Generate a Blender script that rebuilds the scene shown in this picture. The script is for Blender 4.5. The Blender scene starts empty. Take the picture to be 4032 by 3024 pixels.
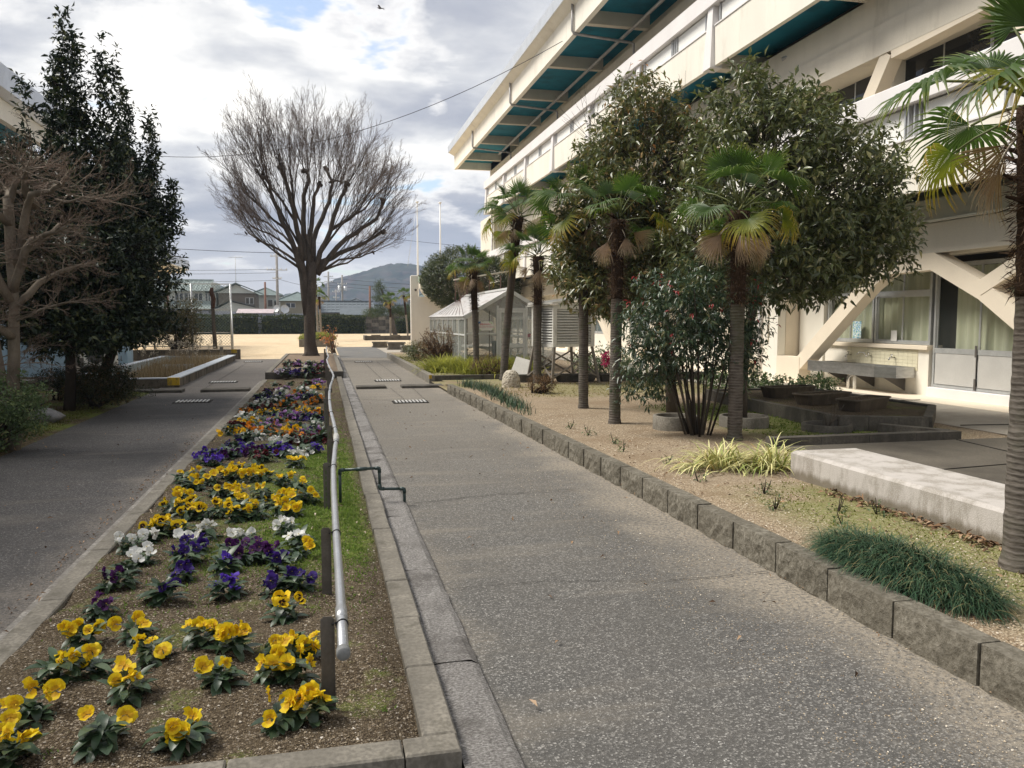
import bpy, math, random
import numpy as np
from mathutils import Vector, Matrix
R = math.radians
rnd = random.Random(7)
nr = np.random.RandomState(11)
S = bpy.context.scene
C = S.collection
# ------------------------------------------------------------------ camera, sky, sun, exposure
cd = bpy.data.cameras.new('camera'); cam = bpy.data.objects.new('camera', cd); C.objects.link(cam)
cam.location = (0, 0, 1.6); cam.rotation_euler = (R(90 - 4.558), 0, R(-13.084))
cd.sensor_width = 36; cd.lens = 28.48; cd.clip_start = .05; cd.clip_end = 5000
S.camera = cam
SUN = Vector((-.58, .22, .78)).normalized()
EL = math.asin(SUN.z); AZ = math.atan2(SUN.x, SUN.y)
W = bpy.data.worlds.new('World'); S.world = W; W.use_nodes = True
nt = W.node_tree; nt.nodes.clear()
def wn(t, **k):
    n = nt.nodes.new(t)
    for a, b in k.items(): setattr(n, a, b)
    return n
def wl(a, b): nt.links.new(a, b)
def wmath(op, a, b=None, clamp=False):
    n = wn('ShaderNodeMath', operation=op); n.use_clamp = clamp
    for i, s in enumerate((a, b)):
        if s is None: continue
        if isinstance(s, (int, float)): n.inputs[i].default_value = s
        else: wl(s, n.inputs[i])
    return n.outputs[0]
def wvm(op, a, b=None):
    n = wn('ShaderNodeVectorMath', operation=op)
    for i, s in enumerate((a, b)):
        if s is None: continue
        if isinstance(s, tuple): n.inputs[i].default_value = s
        else: wl(s, n.inputs[i])
    return n
tc = wn('ShaderNodeTexCoord'); D = tc.outputs['Generated']
sky = wn('ShaderNodeTexSky', sky_type='NISHITA'); sky.sun_disc = False
sky.sun_elevation = EL; sky.sun_rotation = AZ; sky.air_density = 1; sky.dust_density = 1.5
bgs = wn('ShaderNodeBackground'); bgs.inputs[1].default_value = .12; wl(sky.outputs[0], bgs.inputs[0])
sx = wn('ShaderNodeSeparateXYZ'); wl(D, sx.inputs[0])
zz = wmath('ADD', wmath('MAXIMUM', sx.outputs[2], 0.0), .16)
cx = wn('ShaderNodeCombineXYZ'); wl(wmath('DIVIDE', sx.outputs[0], zz), cx.inputs[0]); wl(wmath('DIVIDE', sx.outputs[1], zz), cx.inputs[1])
def wnoise(vec, scale, det, rough=.55, off=(0, 0, 0), dist=0.):
    n = wn('ShaderNodeTexNoise'); n.inputs['Scale'].default_value = scale; n.inputs['Detail'].default_value = det
    n.inputs['Roughness'].default_value = rough; n.inputs['Distortion'].default_value = dist
    wl(wvm('ADD', vec, off).outputs[0], n.inputs['Vector']); return n.outputs[0]
P0 = cx.outputs[0]
def wramp(v, *st):
    n = wn('ShaderNodeValToRGB'); wl(v, n.inputs[0]); e = n.color_ramp.elements
    while len(e) < len(st): e.new(.5)
    for i, (p, c) in enumerate(st): e[i].position = p; e[i].color = (*c, 1)
    return n.outputs[0]
def blob(d, r0, r1):      # soft disc round one direction of the sky
    dn = Vector(d).normalized()
    dot = wvm('DOT_PRODUCT', wvm('NORMALIZE', D).outputs[0], tuple(dn)).outputs['Value']
    m = wn('ShaderNodeMapRange'); m.interpolation_type = 'SMOOTHSTEP'
    m.inputs[1].default_value = math.cos(R(r1)); m.inputs[2].default_value = math.cos(R(r0)); wl(dot, m.inputs[0])
    return m.outputs[0]
n1 = wnoise(P0, .85, 6, .5, (3.1, 1.7, 0), .25)       # big masses
n2 = wnoise(P0, 2.3, 8, .55, (9.0, 4.2, 2.0), .15)      # billows
dens = wmath('ADD', wmath('MULTIPLY', n1, .6), wmath('MULTIPLY', n2, .4))
cl = wramp(dens, (.37, (1.3, 1.26, 1.19)), (.42, (.98, .97, .95)), (.46, (.72, .73, .755)), (.515, (.50, .52, .585)), (.60, (.35, .385, .475)))
# blue openings high up and a few small holes
hole = wmath('ADD', wmath('MULTIPLY', blob((.062, .93, .352), 1., 5.), .34), wmath('MULTIPLY', blob((-.040, .93, .352), 1, 3.5), .30))
hole = wmath('ADD', hole, wmath('MULTIPLY', blob((.132, .961, .242), .1, 1.5), .30))
hm = wmath('ADD', hole, wmath('MULTIPLY', wmath('SUBTRACT', .5, n2), 1.9))
mk = wn('ShaderNodeMapRange'); mk.interpolation_type = 'SMOOTHSTEP'; mk.inputs[1].default_value = .20; mk.inputs[2].default_value = .34; wl(hm, mk.inputs[0])
# white rim on the cloud next to an opening
rim = wn('ShaderNodeMapRange'); rim.inputs[1].default_value = .06; rim.inputs[2].default_value = .24; wl(hm, rim.inputs[0])
mixr = wn('ShaderNodeMix', data_type='RGBA'); wl(rim.outputs[0], mixr.inputs[0]); wl(cl, mixr.inputs[6]); mixr.inputs[7].default_value = (1.02, 1.0, .98, 1)
# paler, warmer air towards the horizon
hz = wn('ShaderNodeMapRange'); hz.interpolation_type = 'SMOOTHSTEP'; hz.inputs[1].default_value = .16; hz.inputs[2].default_value = .0; wl(sx.outputs[2], hz.inputs[0])
mixh = wn('ShaderNodeMix', data_type='RGBA'); wl(wmath('MULTIPLY', hz.outputs[0], .72), mixh.inputs[0]); wl(mixr.outputs[2], mixh.inputs[6])
lon = wn('ShaderNodeMapRange'); lon.inputs[1].default_value = -.25; lon.inputs[2].default_value = .2; wl(sx.outputs[0], lon.inputs[0])
mixw = wn('ShaderNodeMix', data_type='RGBA'); wl(lon.outputs[0], mixw.inputs[0]); mixw.inputs[6].default_value = (.80, .76, .72, 1); mixw.inputs[7].default_value = (.66, .69, .78, 1)
wl(mixw.outputs[2], mixh.inputs[7])
bgc = wn('ShaderNodeBackground'); bgc.inputs[1].default_value = .63; wl(mixh.outputs[2], bgc.inputs[0])
mx = wn('ShaderNodeMixShader'); wl(wmath('MULTIPLY', mk.outputs[0], .85), mx.inputs[0]); wl(bgc.outputs[0], mx.inputs[1]); wl(bgs.outputs[0], mx.inputs[2])
wo = wn('ShaderNodeOutputWorld'); wl(mx.outputs[0], wo.inputs[0])
sl = bpy.data.lights.new('sun', 'SUN'); so = bpy.data.objects.new('sun', sl); C.objects.link(so)
sl.energy = 2.8; sl.angle = R(26); sl.color = (1, .95, .87); so.rotation_euler = SUN.to_track_quat('Z', 'Y').to_euler(); so.location = (-20, 10, 30)
S.view_settings.view_transform = 'Standard'; S.view_settings.look = 'None'; S.view_settings.gamma = 1; S.view_settings.exposure = .82
S.render.resolution_x = 1024; S.render.resolution_y = 768
try: S.cycles.max_bounces = 5; S.cycles.diffuse_bounces = 3; S.cycles.glossy_bounces = 3; S.cycles.transparent_max_bounces = 8
except Exception: pass

# ------------------------------------------------------------------ materials
MATS = {}
class NT:
    def __init__(s, name):
        s.m = bpy.data.materials.new(name); s.m.use_nodes = True; s.t = s.m.node_tree
        s.b = s.t.nodes['Principled BSDF']; s.pos = None
    def n(s, t, **k):
        n = s.t.nodes.new(t)
        for a, b in k.items(): setattr(n, a, b)
        return n
    def l(s, a, b): s.t.links.new(a, b)
    def put(s, a, inp):
        if isinstance(a, (int, float)): inp.default_value = a
        elif isinstance(a, tuple): inp.default_value = (*a, 1) if len(a) == 3 and inp.type == 'RGBA' else a
        else: s.l(a, inp)
    def P(s):
        if s.pos is None: s.pos = s.n('ShaderNodeNewGeometry').outputs['Position']
        return s.pos
    def O(s): return s.n('ShaderNodeTexCoord').outputs['Object']
    def noise(s, v, scale, det=4, rough=.6, stretch=None):
        if stretch:
            mp = s.n('ShaderNodeMapping'); s.l(v, mp.inputs[0]); mp.inputs['Scale'].default_value = stretch; v = mp.outputs[0]
        n = s.n('ShaderNodeTexNoise'); s.l(v, n.inputs['Vector']); n.inputs['Scale'].default_value = scale
        n.inputs['Detail'].default_value = det; n.inputs['Roughness'].default_value = rough; return n.outputs[0]
    def vor(s, v, scale, feat='F1', out='Distance'):
        n = s.n('ShaderNodeTexVoronoi'); n.feature = feat; s.l(v, n.inputs['Vector']); n.inputs['Scale'].default_value = scale; return n.outputs[out]
    def ramp(s, f, *st, mode='LINEAR'):
        n = s.n('ShaderNodeValToRGB'); n.color_ramp.interpolation = mode; s.l(f, n.inputs[0]); e = n.color_ramp.elements
        while len(e) < len(st): e.new(.5)
        for i, (p, c) in enumerate(st): e[i].position = p; e[i].color = (*c, 1) if isinstance(c, tuple) else (c, c, c, 1)
        return n.outputs[0]
    def mix(s, f, a, b, mode='MIX'):
        n = s.n('ShaderNodeMix', data_type='RGBA', blend_type=mode)
        s.put(f, n.inputs[0]); s.put(a, n.inputs[6]); s.put(b, n.inputs[7]); return n.outputs[2]
    def math(s, op, a, b=None, clamp=False):
        n = s.n('ShaderNodeMath', operation=op); n.use_clamp = clamp; s.put(a, n.inputs[0])
        if b is not None: s.put(b, n.inputs[1])
        return n.outputs[0]
    def mr(s, v, a, b, c=0., d=1., smooth=True):
        n = s.n('ShaderNodeMapRange'); n.interpolation_type = 'SMOOTHSTEP' if smooth else 'LINEAR'
        s.l(v, n.inputs[0])
        for i, x in enumerate((a, b, c, d)): n.inputs[i + 1].default_value = x
        return n.outputs[0]
    def xyz(s, v):
        n = s.n('ShaderNodeSeparateXYZ'); s.l(v, n.inputs[0]); return n.outputs
    def bump(s, h, st, dist=.01, prev=None):
        n = s.n('ShaderNodeBump'); s.l(h, n.inputs['Height']); n.inputs['Strength'].default_value = st; n.inputs['Distance'].default_value = dist
        if prev: s.l(prev, n.inputs['Normal'])
        return n.outputs[0]
    def done(s, col, rough=.85, nrm=None, spec=.3, metal=0., alpha=None):
        s.put(col, s.b.inputs['Base Color']); s.put(rough, s.b.inputs['Roughness']); s.b.inputs['Specular IOR Level'].default_value = spec
        s.b.inputs['Metallic'].default_value = metal
        if nrm: s.l(nrm, s.b.inputs['Normal'])
        if alpha is not None: s.put(alpha, s.b.inputs['Alpha'])
        return s.m
def mul(c, k): return tuple(min(1, x * k) for x in c)
def simple(name, col, rough=.8, scale=3., var=.18, bump=0., bscale=60., spec=.3, metal=0., dirt=None, fine=.1, stretch=None, rim=True):
    """painted or plain surface: colour with broad mottling, fine grain, optional dirt patches and relief"""
    s = NT(name); p = s.P()
    a = s.noise(p, scale, 5, .6, stretch)
    c = s.mix(s.mr(a, .3, .7), mul(col, 1 - var), mul(col, 1 + var))
    f = s.noise(p, bscale, 2, .5)
    c = s.mix(s.mr(f, .3, .7, 0, fine * 3), c, mul(col, .6))
    if dirt:
        d = s.noise(p, dirt[1], 6, .7, stretch or (1, 1, .35)); c = s.mix(s.mr(d, dirt[2], dirt[2] + .18, 0, dirt[3]), c, dirt[0])
    nm = s.bump(f, bump, .01) if bump else None
    return s.done(c, rough, nm, spec, metal)
def leafmat(name, c1, c2, c3=None, rough=.45, trans=.25, spec=.45, back=1.0):
    s = NT(name); g = s.n('ShaderNodeNewGeometry'); r = g.outputs['Random Per Island']
    st = [(0, c1), (.7, c2)] + ([(.97, c3)] if c3 else [])
    c = s.ramp(r, *st)
    big = s.noise(g.outputs['Position'], 2.2, 3)
    c = s.mix(s.mr(big, .35, .65, 0, .35), c, mul(c1, .75))
    s.done(c, rough, None, spec)
    tr = s.n('ShaderNodeBsdfTranslucent'); s.l(s.mix(.5, c, mul(c2, 2.2), 'MIX'), tr.inputs[0])
    m = s.n('ShaderNodeMixShader'); m.inputs[0].default_value = trans; s.l(s.b.outputs[0], m.inputs[1]); s.l(tr.outputs[0], m.inputs[2])
    s.l(m.outputs[0], s.t.nodes['Material Output'].inputs[0]); return s.m

# ------------------------------------------------------------------ mesh building
class MB:
    def __init__(s): s.v = []; s.f = []; s.mi = []; s.sm = []
    def add(s, vs, fs, mi=0, smooth=False):
        o = len(s.v); s.v.extend([tuple(v) for v in vs]); s.f.extend([tuple(i + o for i in f) for f in fs])
        s.mi.extend([mi] * len(fs)); s.sm.extend([smooth] * len(fs)); return s
    def box(s, x0, y0, z0, x1, y1, z1, mi=0, bev=0.):
        if x0 > x1: x0, x1 = x1, x0
        if y0 > y1: y0, y1 = y1, y0
        if z0 > z1: z0, z1 = z1, z0
        if bev:
            b = min(bev, (x1 - x0) / 2.01, (y1 - y0) / 2.01, (z1 - z0) / 2.01); v = []
            for z, i in ((z0, 0), (z1 - b, 0), (z1, b)):
                v += [(x0 + i, y0 + i, z), (x1 - i, y0 + i, z), (x1 - i, y1 - i, z), (x0 + i, y1 - i, z)]
            f = [(3, 2, 1, 0), (8, 9, 10, 11)]
            for k in (0, 4):
                for i in range(4): j = (i + 1) % 4; f.append((k + i, k + j, k + 4 + j, k + 4 + i))
            return s.add(v, f, mi)
        v = [(x0, y0, z0), (x1, y0, z0), (x1, y1, z0), (x0, y1, z0), (x0, y0, z1), (x1, y0, z1), (x1, y1, z1), (x0, y1, z1)]
        return s.add(v, [(3, 2, 1, 0), (4, 5, 6, 7), (0, 1, 5, 4), (1, 2, 6, 5), (2, 3, 7, 6), (3, 0, 4, 7)], mi)
    def bar(s, a, b, w, h=None, mi=0, up=(0, 0, 1)):
        """square bar from a to b, w across, h along 'up'"""
        a = Vector(a); b = Vector(b); d = (b - a).normalized(); u = Vector(up)
        if abs(d.dot(u)) > .98: u = Vector((1, 0, 0))
        r = d.cross(u).normalized(); u = r.cross(d).normalized(); h = h or w; v = []
        for p in (a, b):
            for i, j in ((-1, -1), (1, -1), (1, 1), (-1, 1)): v.append(p + r * i * w / 2 + u * j * h / 2)
        return s.add(v, [(0, 1, 2, 3), (7, 6, 5, 4), (0, 4, 5, 1), (1, 5, 6, 2), (2, 6, 7, 3), (3, 7, 4, 0)], mi)
    def prism(s, poly, axis, a, b, mi=0):
        """polygon swept along axis (0,1,2) from a to b; poly is given in the other two axes"""
        n = len(poly); v = []
        for t in (a, b):
            for p, q in poly: v.append({0: (t, p, q), 1: (p, t, q), 2: (p, q, t)}[axis])
        f = [tuple(range(n)), tuple(range(2 * n - 1, n - 1, -1))] + [(i, n + i, n + (i + 1) % n, (i + 1) % n) for i in range(n)]
        return s.add(v, f, mi)
    def tube(s, pts, rad, n=8, mi=0, cap=True, smooth=True):
        pts = [Vector(p) for p in pts]; m = len(pts)
        if isinstance(rad, (int, float)): rad = [rad] * m
        v = []; f = []; ref = None
        for i, p in enumerate(pts):
            d = (pts[min(i + 1, m - 1)] - pts[max(i - 1, 0)])
            d = d.normalized() if d.length > 1e-9 else Vector((0, 0, 1))
            if ref is None: ref = Vector((1, 0, 0)) if abs(d.x) < .9 else Vector((0, 1, 0))
            r = (ref - d * ref.dot(d)).normalized(); ref = r; u = d.cross(r)
            for k in range(n):
                a = 2 * math.pi * k / n; v.append(p + (r * math.cos(a) + u * math.sin(a)) * rad[i])
        for i in range(m - 1):
            for k in range(n): f.append((i * n + k, i * n + (k + 1) % n, (i + 1) * n + (k + 1) % n, (i + 1) * n + k))
        if cap and n > 2: f.append(tuple(range(n - 1, -1, -1))); f.append(tuple(range((m - 1) * n, m * n)))
        return s.add(v, f, mi, smooth)
    def lathe(s, prof, c=(0, 0, 0), n=24, mi=0, smooth=True):
        v = []; f = []
        for r, z in prof:
            for k in range(n): a = 2 * math.pi * k / n; v.append((c[0] + r * math.cos(a), c[1] + r * math.sin(a), c[2] + z))
        for i in range(len(prof) - 1):
            for k in range(n): f.append((i * n + k, i * n + (k + 1) % n, (i + 1) * n + (k + 1) % n, (i + 1) * n + k))
        return s.add(v, f, mi, smooth)
    def obj(s, name, mat, parent=None, world=True, **t):
        me = bpy.data.meshes.new(name); off = Vector((0, 0, 0))
        if parent is not None and world:
            p = parent
            while p is not None: off += p.location; p = p.parent
        v = np.array(s.v, dtype=np.float64)
        loc = (0, 0, 0)
        if parent is None and world and len(v):   # origin at the base of the thing
            lo = v.min(0); hi = v.max(0); loc = ((lo[0] + hi[0]) / 2, (lo[1] + hi[1]) / 2, lo[2]); off = Vector(loc)
        v = v - np.array(off)
        me.from_pydata(v.tolist(), [], s.f); ms = mat if isinstance(mat, (list, tuple)) else [mat]
        for m in ms: me.materials.append(m)
        me.polygons.foreach_set('material_index', s.mi); me.polygons.foreach_set('use_smooth', s.sm); me.update()
        o = bpy.data.objects.new(name, me); C.objects.link(o); o.location = loc
        if parent is not None: o.parent = parent
        return tag(o, **t)
def tag(o, label=None, cat=None, group=None, kind=None):
    if label: o['label'] = label
    if cat: o['category'] = cat
    if group: o['group'] = group
    if kind: o['kind'] = kind
    return o
def thing(name, loc, label, cat, group=None, rz=0, kind=None):
    o = bpy.data.objects.new(name, None); C.objects.link(o); o.location = loc; o.rotation_euler = (0, 0, rz); o.empty_display_size = .1
    return tag(o, label, cat, group, kind)
def npmesh(name, V, F, mat, parent=None, loc=None, **t):
    """numpy vertices (N,3) and equal-length faces (M,k), in world space"""
    off = np.zeros(3)
    if parent is not None:
        p = parent
        while p is not None: off = off + np.array(p.location); p = p.parent
    elif loc is not None: off = np.array(loc)
    V = np.asarray(V, dtype=np.float32) - off.astype(np.float32); F = np.asarray(F, dtype=np.int32)
    me = bpy.data.meshes.new(name); me.vertices.add(len(V)); me.vertices.foreach_set('co', V.ravel())
    k = F.shape[1]; me.loops.add(F.size); me.loops.foreach_set('vertex_index', F.ravel())
    me.polygons.add(len(F)); me.polygons.foreach_set('loop_start', np.arange(0, F.size, k, dtype=np.int32))
    try: me.polygons.foreach_set('loop_total', np.full(len(F), k, dtype=np.int32))
    except Exception: pass
    me.materials.append(mat); me.update(calc_edges=True); me.validate()
    o = bpy.data.objects.new(name, me); C.objects.link(o)
    if parent is not None: o.parent = parent
    elif loc is not None: o.location = loc
    return tag(o, **t)
def place(src, loc, rz=0, scale=1, label=None, group=None, parent=None):
    """copy of a thing or part with its parts and sub-parts"""
    def cp(o, par):
        c = o.copy(); C.objects.link(c); c.parent = par
        for ch in list(o.children): cp(ch, c)
        return c
    r = cp(src, parent); r.location = loc; r.rotation_euler = (0, 0, rz); r.scale = (scale,) * 3
    return tag(r, label, None, group)
def inst(me, name, parent, loc, rot=(0, 0, 0), scale=1., label=None):
    o = bpy.data.objects.new(name, me); C.objects.link(o); o.parent = parent; o.location = loc; o.rotation_euler = rot
    o.scale = (scale,) * 3 if isinstance(scale, (int, float)) else scale
    if label: o['label'] = label
    return o
def unit(a): return a / np.maximum(np.linalg.norm(a, axis=-1, keepdims=True), 1e-9)
def leaves(P, A, N, L, Wd, fold=.25, droop=.15):
    """leaf blades: base P, axis A, normal N, length, width -> verts, tris"""
    A = unit(A); B = unit(np.cross(A, N)); N = np.cross(B, A); L = L[:, None]; Wd = Wd[:, None]
    m = P + A * L * .45
    v = np.stack([P, m + B * Wd * .5 + N * Wd * fold, m - N * L * .02, m - B * Wd * .5 + N * Wd * fold, P + A * L - N * L * droop], 1)
    n = len(P); base = (np.arange(n) * 5)[:, None]
    t = np.array([[0, 1, 2], [0, 2, 3], [1, 4, 2], [2, 4, 3]])
    return v.reshape(-1, 3), (base[:, :, None] + t[None]).reshape(-1, 3)
def rdir(n): return unit(nr.normal(size=(n, 3)))
def crown(ells, ntw, per, L, spread=.12, droop=.3, shell=.55, wid=.42, up=.2, jit=.12, seed=1, lo=None):
    """leafy crown: twigs through the outer part of a set of ellipsoids, leaves round each twig"""
    r_ = np.random.RandomState(seed); c = np.array([e[0] for e in ells], float); r = np.array([e[1] for e in ells], float)
    w = (r[:, 0] * r[:, 1] + r[:, 0] * r[:, 2] + r[:, 1] * r[:, 2]); w /= w.sum()
    k = r_.choice(len(ells), ntw * 2, p=w); d = unit(r_.normal(size=(ntw * 2, 3)))
    ph = r_.rand(6) * 6
    bump = 1 + jit * (np.sin(d[:, 0] * 5 + ph[0] + k) * np.sin(d[:, 2] * 6 + ph[1]) + np.sin(d[:, 1] * 7 + ph[2] + k * 2) * .7)
    t = shell + (1 - shell) * r_.rand(ntw * 2) ** .6
    P = c[k] + d * r[k] * (t * bump)[:, None]
    ins = np.zeros(len(P), bool)
    for j in range(len(ells)):
        q = np.linalg.norm((P - c[j]) / r[j], axis=1); ins |= (q < shell * .9) & (k != j)
    if lo is not None: ins |= P[:, 2] < lo
    P = P[~ins][:ntw]; d = d[~ins][:ntw]; n = len(P)
    out = unit(d + np.array([0, 0, up]) + r_.normal(size=(n, 3)) * .35)
    s = (r_.rand(n, per) - .3) * spread * 2.2
    ld = unit(out[:, None] * .5 + r_.normal(size=(n, per, 3)) * .75 + np.array([0, 0, -droop]))
    PP = (P[:, None] + out[:, None] * s[..., None] + ld * .02).reshape(-1, 3); ld = ld.reshape(-1, 3)
    N = unit(np.array([0, 0, 1.]) + d.repeat(per, 0) * .5 + r_.normal(size=(n * per, 3)) * .45)
    ll = L * (.65 + .6 * r_.rand(n * per))
    return leaves(PP, ld, N, ll, ll * wid * (.8 + .4 * r_.rand(n * per)), droop=.12)
def cat(*vf):
    V = []; F = []; o = 0
    for v, f in vf: V.append(v); F.append(f + o); o += len(v)
    return np.concatenate(V), np.concatenate(F)
def blades(P, A, L, Wd, seg=3, bend=.8, seed=1):
    """arching grass blades: bases P, start directions A"""
    n = len(P); A = unit(A); out = A.copy(); out[:, 2] = 0; out = unit(out + 1e-5); side = np.stack([-out[:, 1], out[:, 0], np.zeros(n)], 1)
    p = P.copy(); rows = []; el = np.arcsin(np.clip(A[:, 2], -1, 1)); bend = np.broadcast_to(bend, (n,))
    for i in range(seg + 1):
        w = Wd * (1 - (i / seg) ** 1.6 * .93) / 2; rows.append(np.stack([p - side * w[:, None], p + side * w[:, None]], 1))
        e = el - bend * (i / seg) * 1.9; p = p + (out * np.cos(e)[:, None] + np.array([0, 0, 1]) * np.sin(e)[:, None]) * (L / seg)[:, None]
    v = np.stack(rows, 1).reshape(n, -1, 3); k = (seg + 1) * 2
    f = np.array([[2 * i, 2 * i + 1, 2 * i + 3, 2 * i + 2] for i in range(seg)])
    return v.reshape(-1, 3), (np.arange(n)[:, None, None] * k + f[None]).reshape(-1, 4)
# ------------------------------------------------------------------ surface materials
def asphalt(name, dark, light, dust, dust_fn, speck=.6):
    s = NT(name); p = s.P()
    cell = s.vor(p, 115, out='Color'); g = s.n('ShaderNodeSeparateColor'); s.l(cell, g.inputs[0])
    dist = s.vor(p, 115); edge = s.vor(p, 115, 'DISTANCE_TO_EDGE')
    st = s.ramp(g.outputs[0], (0, mul(dark, .75)), (.50, dark), (.80, mul(light, .66)), (.95, light), (1, mul(light, 1.35)))
    c = s.mix(s.mr(edge, 0, .12, .75, 0), st, mul(dark, .55))
    big = s.noise(p, .55, 5, .62); c = s.mix(s.mr(big, .40, .64, 0, .5), c, mul(dark, .7))
    # coarser pale chips scattered thinly
    c2 = s.vor(p, 62, out='Color'); g2 = s.n('ShaderNodeSeparateColor'); s.l(c2, g2.inputs[0]); d2 = s.vor(p, 62)
    chip = s.math('MULTIPLY', s.mr(g2.outputs[1], 1 - .16 * speck, 1 - .15 * speck), s.mr(d2, .34, .24)); c = s.mix(s.math('MULTIPLY', chip, .55), c, mul(light, 1.9))
    m = dust_fn(s, p); fn = s.noise(p, 40, 4, .7); m = s.math('MULTIPLY', m, s.mr(fn, .3, .62))
    c = s.mix(m, c, dust)
    # dark seams where the surface has cracked or settled, streaks across the way
    stx = s.noise(p, 1., 4, .6, (.5, 2.6, 1)); c = s.mix(s.mr(stx, .50, .78, 0, .26), c, mul(dust, .95))
    n1 = s.bump(dist, .45, .006); n2 = s.bump(big, .2, .05, n1)
    return s.done(c, .86, n2, .3)
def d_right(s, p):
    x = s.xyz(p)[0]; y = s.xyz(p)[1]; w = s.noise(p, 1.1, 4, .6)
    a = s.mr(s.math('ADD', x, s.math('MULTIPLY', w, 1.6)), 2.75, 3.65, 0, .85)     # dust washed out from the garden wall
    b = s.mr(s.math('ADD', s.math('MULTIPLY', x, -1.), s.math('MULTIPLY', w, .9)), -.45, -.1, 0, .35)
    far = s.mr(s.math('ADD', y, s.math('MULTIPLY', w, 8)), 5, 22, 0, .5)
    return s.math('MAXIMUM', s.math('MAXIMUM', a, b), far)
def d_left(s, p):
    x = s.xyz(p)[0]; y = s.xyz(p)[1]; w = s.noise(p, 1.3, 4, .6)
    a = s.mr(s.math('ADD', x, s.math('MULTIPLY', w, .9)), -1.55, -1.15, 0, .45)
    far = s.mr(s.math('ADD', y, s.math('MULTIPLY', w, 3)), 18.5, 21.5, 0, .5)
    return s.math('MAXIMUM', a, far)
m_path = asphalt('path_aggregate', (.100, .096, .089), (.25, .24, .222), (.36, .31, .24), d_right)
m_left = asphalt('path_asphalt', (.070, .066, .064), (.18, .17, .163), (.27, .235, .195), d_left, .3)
def gritty(name, cols, scale, dirt=None, bump=.5, green=None, stones=None):
    s = NT(name); p = s.P(); c0 = s.vor(p, scale, out='Color'); g = s.n('ShaderNodeSeparateColor'); s.l(c0, g.inputs[0])
    dd = s.vor(p, scale); c = s.ramp(g.outputs[0], *cols); c = s.mix(s.mr(dd, .35, .75, 0, .55), c, mul(cols[0][1], .6))
    b = s.noise(p, 1.6, 6, .65); c = s.mix(s.mr(b, .38, .66, 0, .45), c, mul(cols[len(cols) // 2][1], .55))
    if dirt: c = s.mix(s.mr(s.noise(p, dirt[1], 5, .7), dirt[2], dirt[2] + .12, 0, dirt[3]), c, dirt[0])
    if green:
        fn = s.noise(p, 34, 3, .7); c = s.mix(s.math('MULTIPLY', green(s, p), s.mr(fn, .28, .55)), c, s.mix(s.mr(s.noise(p, 90, 2), .35, .65), (.085, .125, .022), (.20, .24, .05)))
    return s.done(c, .95, s.bump(dd, bump, .01), .15)
def gmoss(s, p):
    x, y, z = s.xyz(p)[0], s.xyz(p)[1], None; w = s.noise(p, 1.7, 5, .65)
    a = s.mr(y, 5.2, 6.8); b = s.mr(y, 12.5, 9.5)
    return s.math('MULTIPLY', s.mr(w, .42, .58), s.math('MULTIPLY', a, b), True)
def gbed(s, p):
    x, y = s.xyz(p)[0], s.xyz(p)[1]; w = s.noise(p, 2.4, 5, .65)
    a = s.math('MULTIPLY', s.mr(y, 4.9, 5.6), s.mr(y, 11.5, 8.8)); b = s.math('MULTIPLY', s.mr(x, -.95, -.25), s.mr(x, .36, .22)); c = s.math('MULTIPLY', a, b)
    return s.math('ADD', s.math('MULTIPLY', c, s.mr(w, .36, .5)), s.math('MULTIPLY', s.mr(w, .55, .62), .45), True)
m_bed = gritty('flower_bed_soil', [(0, (.04, .028, .017)), (.5, (.108, .08, .048)), (.85, (.21, .165, .11)), (1, (.42, .36, .29))], 120, green=gbed, bump=.8)
def ggarden(s, p):
    x, y = s.xyz(p)[0], s.xyz(p)[1]; w = s.noise(p, .9, 5, .65)
    def box(x0, x1, y0, y1, f):
        a = s.math('MULTIPLY', s.mr(x, x0 - f, x0 + f), s.mr(x, x1 + f, x1 - f)); b = s.math('MULTIPLY', s.mr(y, y0 - f, y0 + f), s.mr(y, y1 + f, y1 - f)); return s.math('MULTIPLY', a, b)
    m = s.math('MAXIMUM', box(5.3, 7.7, 8.7, 12.6, .5), s.math('MULTIPLY', box(3.3, 4.3, 2.5, 6.2, .3), .6))
    m = s.math('MAXIMUM', m, s.math('MULTIPLY', box(4.2, 9, 14.6, 17.6, .6), .45))
    m = s.math('MAXIMUM', m, s.math('MULTIPLY', box(2.6, 4.4, 17, 34, .3), .5))
    return s.math('MULTIPLY', m, s.mr(w, .34, .52))
m_garden = gritty('garden_sand', [(0, (.20, .145, .09)), (.5, (.33, .25, .165)), (.9, (.50, .41, .295)), (1, (.62, .54, .42))], 85, green=ggarden, bump=.6, dirt=((.19, .125, .07), .8, .5, .45))
m_leftsoil = gritty('shady_soil', [(0, (.05, .036, .02)), (.5, (.12, .088, .05)), (1, (.26, .20, .12))], 60, green=lambda s, p: s.math('MULTIPLY', s.mr(s.noise(p, 1.2, 5), .42, .6), .9), bump=.6)
m_play = gritty('playground_sand', [(0, (.62, .48, .30)), (.5, (.74, .59, .39)), (1, (.80, .67, .47))], 30, bump=.15, dirt=((.45, .31, .18), .12, .5, .35))
m_town = simple('town_ground', (.22, .20, .17), .95)
m_yard = simple('yard_paving', (.36, .30, .235), .9, 1.2, .12, .15, dirt=((.2, .17, .13), 1.5, .5, .4))
m_conc = simple('old_concrete', (.225, .205, .17), .9, 5, .22, .35, 55, dirt=((.09, .082, .062), 7, .5, .6), fine=.25)
m_conc_d = simple('dark_stained_concrete', (.12, .108, .09), .92, 4, .25, .3, 50, dirt=((.05, .046, .038), 3, .46, .7), fine=.2)
m_pave = simple('stained_paving', (.125, .11, .088), .9, 1.1, .22, .2, 70, dirt=((.06, .052, .042), .9, .5, .6), fine=.2)
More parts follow.
